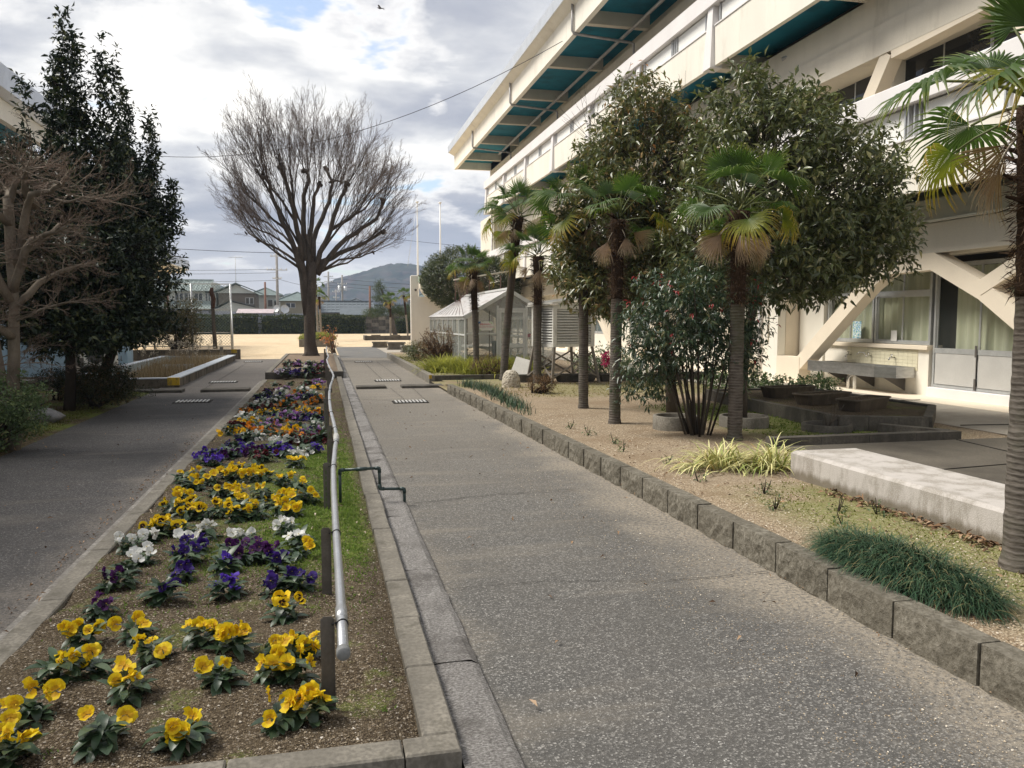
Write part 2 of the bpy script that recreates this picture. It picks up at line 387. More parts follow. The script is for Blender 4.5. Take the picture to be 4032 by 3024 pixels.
m_apron = simple('pale_paving', (.40, .36, .30), .9, 1.5, .12, .15, 60, dirt=((.24, .21, .17), 1.4, .52, .5))
def splitface():
    s = NT('split_face_block'); p = s.P(); a = s.noise(p, 28, 6, .7); b = s.noise(p, 3.2, 4, .6); i = s.n('ShaderNodeObjectInfo').outputs['Random']
    c = s.ramp(a, (.3, (.060, .054, .042)), (.48, (.165, .15, .118)), (.68, (.31, .285, .235)))
    c = s.mix(s.mr(b, .35, .65, 0, .5), c, (.085, .076, .058)); c = s.mix(s.mr(i, 0, 1, 0, .35, False), c, (.20, .178, .14))
    return s.done(c, .95, s.bump(a, .9, .022), .15)
m_block = splitface()
def granite():
    s = NT('rough_granite'); p = s.P(); a = s.noise(p, 95, 5, .75, (.75, 1.25, 1)); b = s.noise(p, 2.4, 5, .6)
    c = s.ramp(a, (.35, (.12, .11, .10)), (.5, (.26, .245, .23)), (.64, (.50, .48, .455))); c = s.mix(s.mr(b, .45, .66, 0, .72), c, (.085, .075, .066))
    return s.done(c, .85, s.bump(a, .9, .02), .3)
m_granite = granite()
m_joint = simple('joint_dirt', (.03, .027, .022), .95)
m_steel = simple('galvanised_steel', (.50, .51, .52), .42, 6, .1, .05, 90, .5, .75, dirt=((.25, .23, .2), 12, .56, .5))
m_dull = simple('weathered_steel', (.15, .135, .115), .6, 8, .2, .1, 70, .4, .5, dirt=((.09, .07, .05), 5, .5, .5))

# ------------------------------------------------------------------ ground sheets
def grid(name, x0, y0, x1, y1, z, mat, nx=1, ny=1, amp=0., kind='structure', label=None, cat_=None, fn=None):
    mb = MB(); v = []
    for j in range(ny + 1):
        for i in range(nx + 1):
            x = x0 + (x1 - x0) * i / nx; y = y0 + (y1 - y0) * j / ny
            e = 0 if i in (0, nx) or j in (0, ny) else 1
            h = amp * e * (math.sin(x * 2.3 + y * .9) * .5 + math.sin(x * 5.1 - y * 3.7 + 1.3) * .3 + math.sin(y * 7.7 + x * 4.1) * .2)
            v.append((x, y, z + h + (fn(x, y) if fn else 0)))
    f = [(j * (nx + 1) + i, j * (nx + 1) + i + 1, (j + 1) * (nx + 1) + i + 1, (j + 1) * (nx + 1) + i) for j in range(ny) for i in range(nx)]
    mb.add(v, f, 0, True); return mb.obj(name, mat, kind=kind, label=label, cat=cat_)
grid('ground', -600, -60, 600, 4000, -.9, m_town, label='distant ground spreading under the whole town')
grid('town_ground', -400, 93.5, 400, 1500, .05, m_town, label='ground under the houses beyond the hedge')
grid('playground', -60, 34.2, 60, 93.6, -.012, m_play, label='pale sandy playground in front of the hedge')
grid('path', .66, -8, 2.78, 48, 0, m_path, 6, 90, .006, label='exposed aggregate path running past the flower bed')
grid('left_path', -3.75, -8, -1.55, 34.2, 0, m_left, 6, 70, .006, label='dark asphalt path left of the flower bed')
grid('left_garden', -9.2, -8, -3.70, 19.2, .0, m_leftsoil, 18, 50, .02, label='shady mossy soil under the trees', fn=lambda x, y: .06 * min(1, max(0, (-3.72 - x) * 2)))
grid('yard', -12, 19.2, -5.62, 34.2, -.008, m_yard, label='beige paved yard before the left building')
grid('garden_ground', 2.78, -6, 10.0, 8.35, .15, m_garden, 24, 46, .014, label='sandy garden soil right of the path')
grid('back_garden_ground', 2.735, 8.35, 9.2, 19.2, .15, m_garden, 22, 40, .016, label='sandy soil around the palms')
grid('far_garden_ground', 2.70, 20.25, 10.3, 36, .15, m_garden, 18, 30, .02, label='grassy sand beside the greenhouse')
grid('gap_ground', 2.6, 17.5, 10.3, 20.3, .05, m_garden, label='strip of ground between the two garden walls')
grid('terrace', 4.95, -6, 9.2, 8.12, .175, m_pave, 1, 1, label='dark stained paving behind the stone bench')
grid('apron', 8.3, 8.12, 10.34, 48, .162, m_apron, label='pale concrete apron along the school wall')
grid('apron_near', 9.2, -6, 10.34, 8.12, .168, m_apron, label='pale concrete apron by the doors')
# paving joints of the terrace
for i, (a, b) in enumerate([((5.0, 6.4), (9.1, 6.9)), ((6.6, 3.), (7.3, 8.1)), ((8.35, 9.2), (10.3, 9.0)), ((8.35, 12.4), (10.3, 12.3))]):
    MB().bar((*a, .1735 + .004), (*b, .1735 + .004), .006, .012).obj('paving_joint', m_joint, kind='structure', label='thin dark joint in the paving')
# cracks and construction joints of the two ways
def crack(pts, w=.006, lab='thin dark crack across the path'):
    r_ = random.Random(len(pts) * 7 + int(pts[0][1] * 10)); mb = MB(); out = []
    for a, b in zip(pts, pts[1:]):
        n = max(2, int(math.hypot(b[0] - a[0], b[1] - a[1]) / .07))
        for i in range(n): out.append((a[0] + (b[0] - a[0]) * i / n + r_.uniform(-.008, .008), a[1] + (b[1] - a[1]) * i / n + r_.uniform(-.014, .014)))
    out.append(pts[-1]); v = []
    for i, (x, y) in enumerate(out):
        a = out[max(i - 1, 0)]; b = out[min(i + 1, len(out) - 1)]; d = Vector((b[0] - a[0], b[1] - a[1])).normalized(); ww = w * r_.uniform(.4, 1.3) / 2
        v += [(x - d.y * ww, y + d.x * ww, .0095), (x + d.y * ww, y - d.x * ww, .0095)]
    mb.add(v, [(2 * i, 2 * i + 1, 2 * i + 3, 2 * i + 2) for i in range(len(out) - 1)]); mb.obj('path_crack', m_joint, kind='structure', label=lab)
crack([(.70, 4.66), (1.3, 4.66), (2.0, 4.5), (2.72, 4.53)]); crack([(.72, 6.95), (1.5, 7.15), (2.3, 7.2)], .009)
crack([(.7, 16.4), (1.7, 15.9), (2.65, 15.8)], .02); crack([(1.55, 16.2), (1.5, 18.9)], .012); crack([(1.95, 16.0), (2.0, 18.9)], .012)
crack([(1.5, 21.6), (1.45, 31)], .015); crack([(2.0, 21.7), (1.95, 31)], .015); crack([(.7, 31.9), (2.4, 31.9)], .05); crack([(.7, 25.5), (2.4, 25.5)], .012)
crack([(-3.5, 15.6), (-1.7, 15.4)], .012); crack([(-3.3, 25), (-1.6, 25)], .015); crack([(-2.7, 20), (-2.75, 31)], .015); crack([(-3.3, 29), (-1.6, 28.8)], .014); crack([(-3.4, 22.6), (-1.7, 22.4)], .012)
# ------------------------------------------------------------------ kerbs, walls
def stones(name, label, cat_, segs, mat, part, loc):
    t = thing(name, loc, label, cat_)
    for b in segs:
        mb = MB(); mb.box(*b[:6], bev=b[6] if len(b) > 6 else .006); mb.obj(part, mat, t)
    return t
t = thing('garden_wall', (2.83, 8, 0), 'low wall of split-face concrete blocks along the right of the path', 'garden wall')
y = 1.24; k = 0
while y < 17.3:      # each block with a rough cleft face towards the path
    L = .545; r_ = random.Random(k); mb = MB(); ny, nz = 9, 4; v = []
    j0, j1 = y + .0075, min(y + L - .0075, 17.45); th = r_.uniform(-.004, .004); top = .193 + r_.uniform(-.003, .003)
    sh_ = -.15 * max(0, (y - 5) / 12.5) ** 1.4
    for jz in range(nz + 1):
        for iy in range(ny + 1):
            e = iy in (0, ny) or jz == nz
            v.append((2.745 + sh_ + th + (.012 if e else r_.uniform(-.011, .008)), j0 + (j1 - j0) * iy / ny, -.05 + (top + .05 - (0 if jz < nz else .0)) * jz / nz))
    mb.add(v, [(j * (ny + 1) + i + 1, j * (ny + 1) + i, (j + 1) * (ny + 1) + i, (j + 1) * (ny + 1) + i + 1) for j in range(nz) for i in range(ny)])
    x0 = 2.757 + sh_ + th; x1 = 2.875 + sh_
    mb.add([(x0, j0, top), (x1, j0, top), (x1, j1, top), (x0, j1, top), (x1, j0, -.05), (x1, j1, -.05), (x0, j0, -.05), (x0, j1, -.05)], [(0, 1, 2, 3), (1, 4, 5, 2), (6, 4, 1, 0), (3, 2, 5, 7)])
    mb.obj('block', m_block, t); y += L; k += 1
mb = MB(); [mb.box(2.785 - .15 * max(0, (q - 4.5) / 12.5) ** 1.4, q, -.06, 2.850 - .15 * max(0, (q - 4.5) / 12.5) ** 1.4, q + .999, .175) for q in [1.2 + i for i in range(16)]]; mb.obj('joint_core', m_joint, t)
t = thing('far_garden_wall', (2.65, 26, 0), 'second low concrete wall beyond the step, edging the greenhouse planting', 'garden wall')
y = 20.15
while y < 34:
    mb = MB(); mb.box(2.56, y + .004, -.05, 2.70, min(y + 1.2, 34) - .004, .21, bev=.008); mb.obj('kerb_stone', m_conc, t); y += 1.2
x = 2.704
while x < 6.5:
    mb = MB(); mb.box(x + .004, 20.15, -.05, min(x + 1.2, 6.5) - .004, 20.27, .20, bev=.008); mb.obj('kerb_stone', m_conc_d, t); x += 1.2
mb = MB(); mb.box(2.5595 - .002, 20.148, .12, 2.62, 20.20, .2125); mb.obj('corner_mark', simple('yellow_marking', (.55, .36, .03), .7, dirt=((.2, .15, .05), 20, .45, .8)), t)
# flower bed kerbs and the granite strip beside them
t = thing('bed_kerb_right', (.44, 10, 0), 'flat concrete kerb of the flower bed on the pipe side', 'kerb'); y = 2.845; k = 0
while y < 21.5:
    r_ = random.Random(k + 50); L = .6; mb = MB(); dx = r_.uniform(-.004, .004); mb.box(.325 + dx, y + .003, -.05, .452 + dx, y + L - .003, .088 + r_.uniform(-.003, .003), bev=.007); mb.obj('kerb_stone', m_conc, t); y += L; k += 1
t = thing('bed_kerb_front', (-.5, 2.6, 0), 'concrete kerb closing the near end of the flower bed', 'kerb')
for x in np.arange(-1.55, .33, .6):
    mb = MB(); mb.box(x + .003, 2.715, -.05, min(x + .6, .452) - .003, 2.84, .088, bev=.007); mb.obj('kerb_stone', m_conc, t)
t = thing('bed_kerb_left', (-1.5, 10, 0), 'worn flat kerb between the flower bed and the dark asphalt', 'kerb'); y = 2.845; k = 0
while y < 21.5:
    mb = MB(); r_ = random.Random(k + 90); mb.box(-1.555, y + .002, -.05, -1.425, y + .998, .052 + r_.uniform(-.002, .002), bev=.007); mb.obj('kerb_stone', m_conc, t); y += 1.; k += 1
t = thing('gutter_edge', (-1.6, 10, 0), 'narrow mortar strip along the left kerb', 'kerb')
MB().box(-1.625, -6, -.05, -1.557, 21.8, .012, bev=.004).obj('mortar_strip', simple('pale_mortar', (.30, .28, .25), .9, 9, .3, .5, 60, dirt=((.13, .11, .09), 8, .48, .7), fine=.3), t)
t = thing('granite_strip', (.56, 10, 0), 'rough-hewn granite edging between the bed kerb and the path', 'kerb'); y = -2.; k = 0
while y < 35:
    r_ = random.Random(k + 7); L = r_.uniform(1.25, 1.6); mb = MB(); ny = 12; v = []
    for iy in range(ny + 1):
        yy = y + .006 + (L - .012) * iy / ny; w = r_.uniform(-.004, .004)
        for x, z in ((.456, .035), (.50, .040 + w), (.57, .042 - w), (.635, .040 + w), (.668 + w, .022), (.690 + w, -.03)): v.append((x, yy, z + r_.uniform(-.003, .003)))
    mb.add(v, [(i * 6 + j, i * 6 + j + 1, (i + 1) * 6 + j + 1, (i + 1) * 6 + j) for i in range(ny) for j in range(5)])
    mb.obj('granite_stone', m_granite, t); y += L; k += 1
mb = MB(); mb.box(.456, -2, -.06, .66, 35, .012); mb.obj('joint_core', m_joint, t)
# thresholds across both ways with a gap in the middle
for (x0, x1, lab) in ((.72, 1.40, 'short low concrete sill across the path next to the granite'), (1.76, 2.74, 'mossy low concrete sill across the path against the garden wall'),
                      (-2.66, -1.64, 'low concrete sill across the dark path next to the flower bed'), (-4.9, -3.05, 'long mossy concrete sill in front of the pond')):
    mb = MB(); mb.box(x0, 18.85, -.03, x1, 19.32, .062, bev=.012); tag(mb.obj('sill', m_conc_d), lab, 'sill', 'low sills across the two ways')
# drain grates
m_bars = simple('grate_steel', (.62, .61, .58), .5, 8, .1, 0, 50, .5, .3)
def grate(x, y, w, d, lab):
    t = thing('drain_grate', (x, y, 0), lab, 'grate', 'drain grates'); MB().box(x - w / 2 - .03, y - d / 2 - .03, -.05, x + w / 2 + .03, y + d / 2 + .03, .011).obj('pit', m_joint, t)
    n = 9
    for i in range(n):
        xx = x - w / 2 + w * (i + .5) / n; MB().box(xx - w / n * .21, y - d / 2, .0, xx + w / n * .21, y + d / 2, .024).obj('bar', m_bars, t)
for a in ((1.62, 15.7, .62, .42, 'drain grate in the path just before the sill'), (1.62, 21.3, .62, .40, 'drain grate in the path just beyond the sill'), (1.45, 31.0, .6, .42, 'farthest drain grate of the right path'),
          (-2.50, 16.7, .62, .42, 'drain grate in the dark asphalt, nearest on the left'), (-2.50, 21.7, .62, .40, 'drain grate beside the pond corner beyond the left sill'), (-2.60, 32.0, .6, .42, 'drain grate at the far end of the left path')): grate(*a)
# bed soil and the raised bed round the big bare tree
def bed_h(x, y): return .012 * math.sin(x * 9 + y * 5) + .01 * math.sin(y * 11 - x * 6) + .018 * math.exp(-((x + .55) / .6) ** 2)
grid('flower_bed_soil', -1.43, 2.835, .33, 21.95, .040, m_bed, 40, 240, 0, label='dark gritty soil of the flower bed', fn=bed_h)
t = thing('raised_bed_kerb', (-.5, 28, 0), 'dark raised concrete kerb round the bed of the big bare tree', 'kerb')
for b in ((-1.50, 21.98, -.05, .50, 22.12, .225), (-1.50, 22.122, -.05, -1.37, 34.0, .222), (.37, 22.122, -.05, .50, 34.0, .222), (-1.50, 34.002, -.05, .50, 34.15, .22)): MB().box(*b, bev=.01).obj('kerb_stone', m_conc_d if b[4] < 22.2 else m_conc, t)
grid('raised_bed_soil', -1.375, 22.11, .375, 34.01, .19, simple('dry_soil', (.235, .175, .12), .95, 3, .2, .5, 60, dirt=((.13, .10, .07), 3, .5, .5), fine=.3), 14, 60, .02, label='dry brown soil of the raised bed')
# asphalt patch and pavement beyond the beds
grid('far_asphalt', .7, 34.3, 2.9, 48, .004, simple('grey_asphalt', (.17, .165, .155), .9, 1, .12, .2, 70, dirt=((.36, .29, .2), .8, .56, .5), fine=.2), label='grey asphalt strip leading onto the playground')
mb = MB(); mb.add([(2.904, 34.3, .006), (5.3, 34.3, .006), (5.3, 46, .006), (2.904, 46, .006)], [(0, 1, 2, 3)]); mb.obj('far_paving', m_apron, kind='structure', label='pale paving in front of the white end wall')
# gravel lying on the bed and garden, fallen leaves
def gravel(name, n, box, zf, smin, smax, mat, label, seed, dens=None):
    r_ = np.random.RandomState(seed); x = box[0] + (box[2] - box[0]) * r_.rand(n); y = box[1] + (box[3] - box[1]) * (r_.rand(n) ** 1.7)
    s = (smin + (smax - smin) * r_.rand(n) ** 3)[:, None]; z = np.array([zf(a, b) for a, b in zip(x, y)])
    o = np.array([[1, 0, 0], [0, 1, 0], [-1, 0, 0], [0, -1, 0], [0, 0, .75]]); q = unit(r_.normal(size=(n, 5, 3))) * .35
    a = r_.rand(n) * 6.28; ca, sa = np.cos(a)[:, None], np.sin(a)[:, None]; oo = o[None] + q
    v = np.stack([oo[..., 0] * ca - oo[..., 1] * sa * .7, oo[..., 0] * sa + oo[..., 1] * ca * .7, oo[..., 2] * .8], 2) * s[:, None] + np.stack([x, y, z], 1)[:, None]
    f = np.array([[0, 1, 4], [1, 2, 4], [2, 3, 4], [3, 0, 4]]); F = (np.arange(n)[:, None, None] * 5 + f[None]).reshape(-1, 3)
    npmesh(name, v.reshape(-1, 3), F, mat, loc=(box[0], box[1], 0), kind='stuff', label=label, cat='gravel')
def island(name, *st, rough=.9):
    s = NT(name); g = s.n('ShaderNodeNewGeometry').outputs['Random Per Island']; return s.done(s.ramp(g, *st), rough, None, .25)
m_grav = island('bed_gravel', (0, (.045, .032, .02)), (.4, (.12, .09, .055)), (.75, (.25, .20, .135)), (.95, (.42, .36, .28)), (1, (.6, .56, .5)))
m_sgrav = island('sand_grains', (0, (.16, .11, .07)), (.35, (.34, .26, .17)), (.8, (.53, .44, .32)), (1, (.72, .66, .56)))
gravel('bed_gravel', 30000, (-1.42, 2.85, .32, 11), lambda x, y: .042 + bed_h(x, y), .0025, .008, m_grav, 'small brown gravel strewn over the flower bed soil', 3)
gravel('garden_gravel', 26000, (2.9, 1.8, 4.3, 12), lambda x, y: .152, .003, .009, m_sgrav, 'loose sand grains behind the block wall', 4)
gravel('path_grit', 5200, (1.8, 2.2, 2.74, 12), lambda x, y: .004, .002, .006, m_sgrav, 'sandy grit washed onto the right side of the path', 5)
gravel('path_chips', 9000, (.72, 1.8, 2.7, 8), lambda x, y: -.001, .0025, .006, island('stone_chips', (0, (.10, .095, .09)), (.6, (.22, .21, .195)), (.9, (.42, .41, .38)), (1, (.62, .61, .58))), 'little stones standing out of the aggregate path', 6)
gravel('left_path_chips', 2600, (-3.6, 3.2, -1.7, 10), lambda x, y: -.001, .002, .006, island('asphalt_chips', (0, (.08, .07, .065)), (.7, (.2, .185, .165)), (1, (.5, .47, .42))), 'pale specks on the dark asphalt', 8)
def litter(name, n, box, zf, L, mat, label, seed, line=None):
    r_ = np.random.RandomState(seed)
    if line is None: x = box[0] + (box[2] - box[0]) * r_.rand(n); y = box[1] + (box[3] - box[1]) * r_.rand(n)
    else:
        t = r_.rand(n); x = line[0] + (line[2] - line[0]) * t + r_.normal(size=n) * line[4]; y = line[1] + (line[3] - line[1]) * t + r_.normal(size=n) * line[4]
    P = np.stack([x, y, np.full(n, zf) + r_.rand(n) * .02], 1); A = r_.normal(size=(n, 3)) * [1, 1, .25]; N = r_.normal(size=(n, 3)) * .4 + [0, 0, 1]
    v, f = leaves(P, unit(A), unit(N), L * (.6 + .8 * r_.rand(n)), L * (.25 + .25 * r_.rand(n)), .3, .3); npmesh(name, v, f, mat, loc=(box[0], box[1], 0), kind='stuff', label=label, cat='dead leaves')
m_dead = island('dead_leaf', (0, (.06, .035, .02)), (.5, (.17, .10, .055)), (.85, (.33, .21, .12)), (1, (.42, .30, .2)))
litter('leaf_drift', 420, (4.1, 2.5), .16, .06, m_dead, 'dead brown leaves drifted against the foot of the stone bench', 1, (4.12, 5.9, 4.14, 3.2, .045))
litter('leaf_drift', 200, (-1.7, 3), .012, .03, m_dead, 'dry leaf litter caught along the left kerb', 2, (-1.68, 4.2, -1.70, 12, .035))
litter('leaf_drift', 90, (2.6, 3), .012, .02, m_dead, 'crumbs of leaf litter along the foot of the block wall', 4, (2.72, 2.2, 2.72, 14, .02))
litter('scattered_leaves', 60, (-1.4, 2.7, .3, 12), .06, .045, island('pale_dead_leaf', (0, (.3, .22, .14)), (1, (.55, .47, .36))), 'a few pale dead leaves lying on the flower bed', 5)
litter('scattered_leaves', 70, (.75, 2.6, 2.7, 16), .008, .04, m_dead, 'a few brown leaves and bits lying on the aggregate path', 9)
litter('scattered_leaves', 80, (-3.6, 3.5, -1.7, 17), .008, .035, m_dead, 'small fallen leaves lying on the dark asphalt', 10)
litter('scattered_leaves', 160, (2.95, 2.8, 4.1, 9), .158, .04, m_dead, 'brown leaves and twigs scattered on the sand behind the block wall', 11)
litter('scattered_leaves', 380, (-6.2, 7.5, -3.62, 19), .075, .045, m_dead, 'fallen leaves under the left trees', 6)
PANSIES = "Y-53,304 Y-109,304 Y-80,306 Y-19,308 Y-8,311 Y-114,316 Y-112,338 Y-15,348 Y-45,349 Y-81,350 Y-23,350 Y-113,372 Y-102,374 Y-10,376 Y-20,381 Y-44,383 Y-78,383 Y-57,396 Y-115,412 Y-92,414 B-22,425 P-117,452 D-29,459 V-55,466 D-88,466 D-16,470 P-119,497 D-86,506 V-62,508 D-29,510 W-119,524 P-50,529 D-87,530 Y-17,532 P-36,533 P-60,538 P-45,542 W-115,550 D-84,555 W-19,559 W-89,570 W-56,576 W-130,577 W-28,591 W-122,594 W-83,599 B-103,606 B-123,614 B-116,620 Y-52,646 B-68,646 Y-25,651 B-59,655 B-81,657 B-92,660 Y-34,661 B-105,667 Y-24,684 Y-46,685 B-106,685 Y-15,686 B-121,688 Y-64,689 Y-33,690 Y-73,691 Y-54,723 Y-120,725 Y-78,738 Y-93,744 Y-83,747 Y-26,751 Y-115,771 Y-39,776 Y-70,789 Y-122,790 Y-56,797 Y-85,804 Y-107,804 Y-132,810 B-63,816 Y-93,820 Y-122,833 Y-68,836 Y-87,853 Y-30,860 M-69,897 V-114,902 M-60,903 W-35,912 V-129,913 W-26,941 P-101,943 P-76,945 V-44,946 V-14,955 V-109,958 V-130,963 V-53,973 V-64,976 V-91,982 V-103,994 W-47,1027 W-58,1029 M-30,1032 M-6,1037 M-20,1050 D-104,1060 W-98,1068 O-60,1070 W-85,1076 O-42,1076 L-9,1090 L-24,1105 y-124,1139 y-43,1144 O-80,1153 D-34,1154 O-100,1169 W-13,1174 D-45,1182 L-89,1192 M-124,1200 L-80,1216 y-115,1224 y-105,1236 O-86,1245 O-70,1255 D-15,1272 D-26,1290 L-50,1295 L-62,1298 D-76,1301 W-113,1310 W-125,1313 L-42,1325 O-9,1333 y-95,1353 y-36,1356 y-18,1369 O-129,1378 M-59,1379 y-86,1385 y-30,1390 M-51,1431 M-118,1437 M-96,1441 O-71,1494 O-64,1513 O-24,1525 O-10,1544 W-87,1561 W-112,1567 D-34,1594 L-66,1602 D-21,1615 L-51,1622 D-112,1636 D-123,1639 D-85,1655 W-22,1691 O-42,1696 D-115,1713 O-55,1725 W-88,1761 M-116,1796 W-47,1809 L-86,1818 y-14,1832 g-77,1954 L-14,1957 g-113,1962 M-41,1963 L-15,2039"
PANSIES2 = "w-99,2180 M-100,2486 D-70,2173 L-70,2479 D-41,2166 W-40,2472 M-12,2160 L-10,2466"
# ------------------------------------------------------------------ pansies
def fmesh(seed, R_=.039, blotch=False):
    r_ = random.Random(seed); mb = MB(); rad = []; k = 0
    for (a, w, L, z0) in ((60, 62, 1.0, -.004), (120, 62, 1.02, -.006), (5, 46, .95, .0), (175, 46, .95, .001), (270, 66, 1.08, .003)):
        a += r_.uniform(-14, 14); L *= r_.uniform(.78, 1.12); w *= r_.uniform(.8, 1.02); v = []; curl = r_.uniform(-.7, .8); ph = r_.uniform(0, 6); cup = r_.uniform(-.1, .8)
        for i in range(4):
            t = (0.06, .42, .78, 1.)[i]
            for j in range(6):
                s = j / 2.5 - 1; wid = w * (.45 + .62 * min(1, t * 1.3)); an = R(a + s * wid * (1 if i < 3 else .86)); r = R_ * L * t * (1 - .10 * s * s * (i > 1))
                z = z0 * .6 + R_ * (cup * t * t * .6 - curl * t ** 3 * .5 + .17 * t * t * math.sin(j * 2.3 + ph) - .16 * s * s * t)
                v.append((r * math.cos(an), r * math.sin(an), z)); rad.append(t * (1. if a < 150 and a > 30 else .72) if i else 0.)
        mb.add(v, [(i * 6 + j, i * 6 + j + 1, (i + 1) * 6 + j + 1, (i + 1) * 6 + j) for i in range(3) for j in range(5)], 0, True)
    mb.lathe([(0.0, .006), (.003, .005), (.0035, .001)], n=5)
    rad += [-.2] * 15
    mb.tube([(0, 0, -.002), (0, -.008, -.016), (0, -.006, -.05)], .0016, 4, 1)
    rad += [0.] * (len(mb.v) - len(rad)); return mb, rad
def petal(name, c, edge, eye, blotch=None, amt=0.):
    s = NT(name); a = s.n('ShaderNodeAttribute', attribute_name='rad').outputs['Fac']; o = s.O(); q = s.noise(o, 140, 3, .6, (1, 1, 1)); i = s.n('ShaderNodeObjectInfo').outputs['Random']
    col = s.mix(s.mr(a, .2, 1.), c, edge); col = s.mix(s.mr(i, 0, 1, 0, .3, False), col, mul(edge, .72)); col = s.mix(s.mr(q, .35, .7, 0, .3), col, mul(c, .7))
    if blotch: col = s.mix(s.math('MULTIPLY', s.mr(s.math('ADD', a, s.math('MULTIPLY', q, .28)), .66, .54), amt), col, blotch)
    col = s.mix(s.mr(a, -.02, -.12), col, eye)
    s.done(col, .62, None, .25); tr = s.n('ShaderNodeBsdfTranslucent'); s.l(col, tr.inputs[0]); m = s.n('ShaderNodeMixShader'); m.inputs[0].default_value = .3
    s.l(s.b.outputs[0], m.inputs[1]); s.l(tr.outputs[0], m.inputs[2]); s.l(m.outputs[0], s.t.nodes['Material Output'].inputs[0]); return s.m
m_stem = simple('flower_stem', (.10, .16, .05), .6)
PC = dict(Y=('yellow', petal('yellow_petal', (.86, .56, .008), (.92, .70, .022), (.5, .25, .01), (.42, .15, .01), .5)), B=('dark-blotched yellow pansy', petal('blotched_petal', (.86, .54, .01), (.92, .68, .02), (.7, .35, .02), (.02, .004, .004), 1.)),
          y=('golden yellow', petal('golden_petal', (.88, .50, .008), (.92, .60, .02), (.5, .2, .01))), O=('orange', petal('orange_petal', (.74, .22, .01), (.80, .30, .03), (.6, .3, .02))),
          W=('white', petal('white_petal', (.82, .81, .74), (.88, .88, .86), (.7, .5, .05))), w=('white and violet', petal('bicolour_petal', (.5, .42, .6), (.82, .78, .86), (.6, .4, .05), (.08, .02, .14), .8)),
          V=('violet blue', petal('violet_petal', (.065, .022, .34), (.13, .055, .52), (.5, .4, .05), (.015, .005, .06), .5)), D=('deep indigo', petal('indigo_petal', (.022, .008, .11), (.048, .016, .20), (.5, .4, .05), (.01, .003, .03), .6)),
          P=('dark plum', petal('plum_petal', (.045, .007, .065), (.085, .014, .12), (.5, .3, .05), (.012, .002, .015), .6)), M=('maroon', petal('maroon_petal', (.065, .006, .012), (.14, .012, .022), (.6, .4, .05), (.012, .002, .004), .6)),
          L=('lilac', petal('lilac_petal', (.34, .13, .44), (.55, .30, .66), (.6, .45, .1), (.09, .02, .14), .7)))
FM = {}
for k in PC:
    for sd in range(8):
        mb, rad = fmesh(sd * 7 + 1); o = mb.obj('flower', [PC[k][1], m_stem], None, False); at = o.data.attributes.new('rad', 'FLOAT', 'POINT'); at.data.foreach_set('value', rad); FM[k, sd] = o.data; bpy.data.objects.remove(o)
m_pleaf = leafmat('pansy_leaf', (.022, .044, .020), (.045, .082, .036), (.10, .14, .07), .4, .12, .5)
def oval(mb, base, az, el, L, w, droop, mi=0, smooth=True, nseg=4, cup=.2):
    """ovate leaf with a folded blade"""
    v = []; p = Vector(base); e = el
    for i in range(nseg + 1):
        t = i / nseg; ww = w * math.sin(math.pi * min(.97, t * .86 + .12)) ** .8 / 2; side = Vector((-math.sin(az), math.cos(az), 0)); up = Vector((-math.cos(az) * math.sin(e), -math.sin(az) * math.sin(e), math.cos(e)))
        v += [p - side * ww + up * ww * cup, p.copy(), p + side * ww + up * ww * cup]; e -= droop / nseg; p = p + Vector((math.cos(az) * math.cos(e), math.sin(az) * math.cos(e), math.sin(e))) * L / nseg
    mb.add(v, [(i * 3 + j, i * 3 + j + 1, i * 3 + j + 4, i * 3 + j + 3) for i in range(nseg) for j in range(2)], mi, smooth)
FOL = []
for sd in range(6):
    r_ = random.Random(sd + 40); mb = MB()
    for i in range(38):
        az = r_.uniform(0, 6.28); h = r_.uniform(0, .055); rr = r_.uniform(.004, .03); oval(mb, (rr * math.cos(az), rr * math.sin(az), h), az + r_.uniform(-.5, .5), r_.uniform(-.1, 1.0), r_.uniform(.040, .075), r_.uniform(.021, .035), r_.uniform(.4, 1.5))
    o = mb.obj('foliage', m_pleaf, None, False); FOL.append(o.data); bpy.data.objects.remove(o)
ORD = ['first', 'second', 'third', 'fourth', 'fifth', 'sixth', 'seventh', 'eighth', 'ninth', 'tenth', 'eleventh', 'twelfth', 'thirteenth', 'fourteenth', 'fifteenth', 'sixteenth', 'seventeenth', 'eighteenth', 'nineteenth', 'twentieth']
def parse(s): return [(w[0], *[float(q) / 100 for q in w[1:].split(',')]) for w in s.split()]
def plant(c, x, y, z, label, group, idx, small, sc=1.):
    r_ = random.Random(idx * 13 + 5); t = thing('pansy', (x, y, z), label, 'pansy', group, r_.uniform(0, 6.28)); t.scale = (sc * (1.12 if small else 1),) * 3
    f = inst(FOL[idx % 6], 'foliage', t, (0, 0, 0), (0, 0, r_.uniform(0, 6)), r_.uniform(1.25, 1.65) * (1.1 if small else 1.)); f['kind'] = 'stuff'
    if c == 'g': c = 'M'; n = 1
    else: n = r_.randint(11, 16) if small else r_.choice((3, 4, 4, 5, 6, 2))
    for k in range(n):
        a = r_.uniform(0, 6.28); rr = (.15 if small else .085) * math.sqrt(r_.random()); h = r_.uniform(.085, .125) - (rr * .55 if small else .1 * rr)
        q = Vector((r_.gauss(0, .75), r_.gauss(-.55, .55), r_.gauss(.5, .45))).normalized()        # most faces look to the open, lower side of the bed
        rot = (Matrix.Rotation(-t.rotation_euler.z, 3, 'Z') @ q.to_track_quat('Z', 'Y').to_matrix() @ Matrix.Rotation(r_.uniform(-.5, .5), 3, 'Z')).to_euler()
        inst(FM[c, r_.randrange(8)], 'flower', t, (rr * math.cos(a), rr * math.sin(a), h), rot, (r_.uniform(.68, .9) if small else r_.uniform(.68, 1.1)))
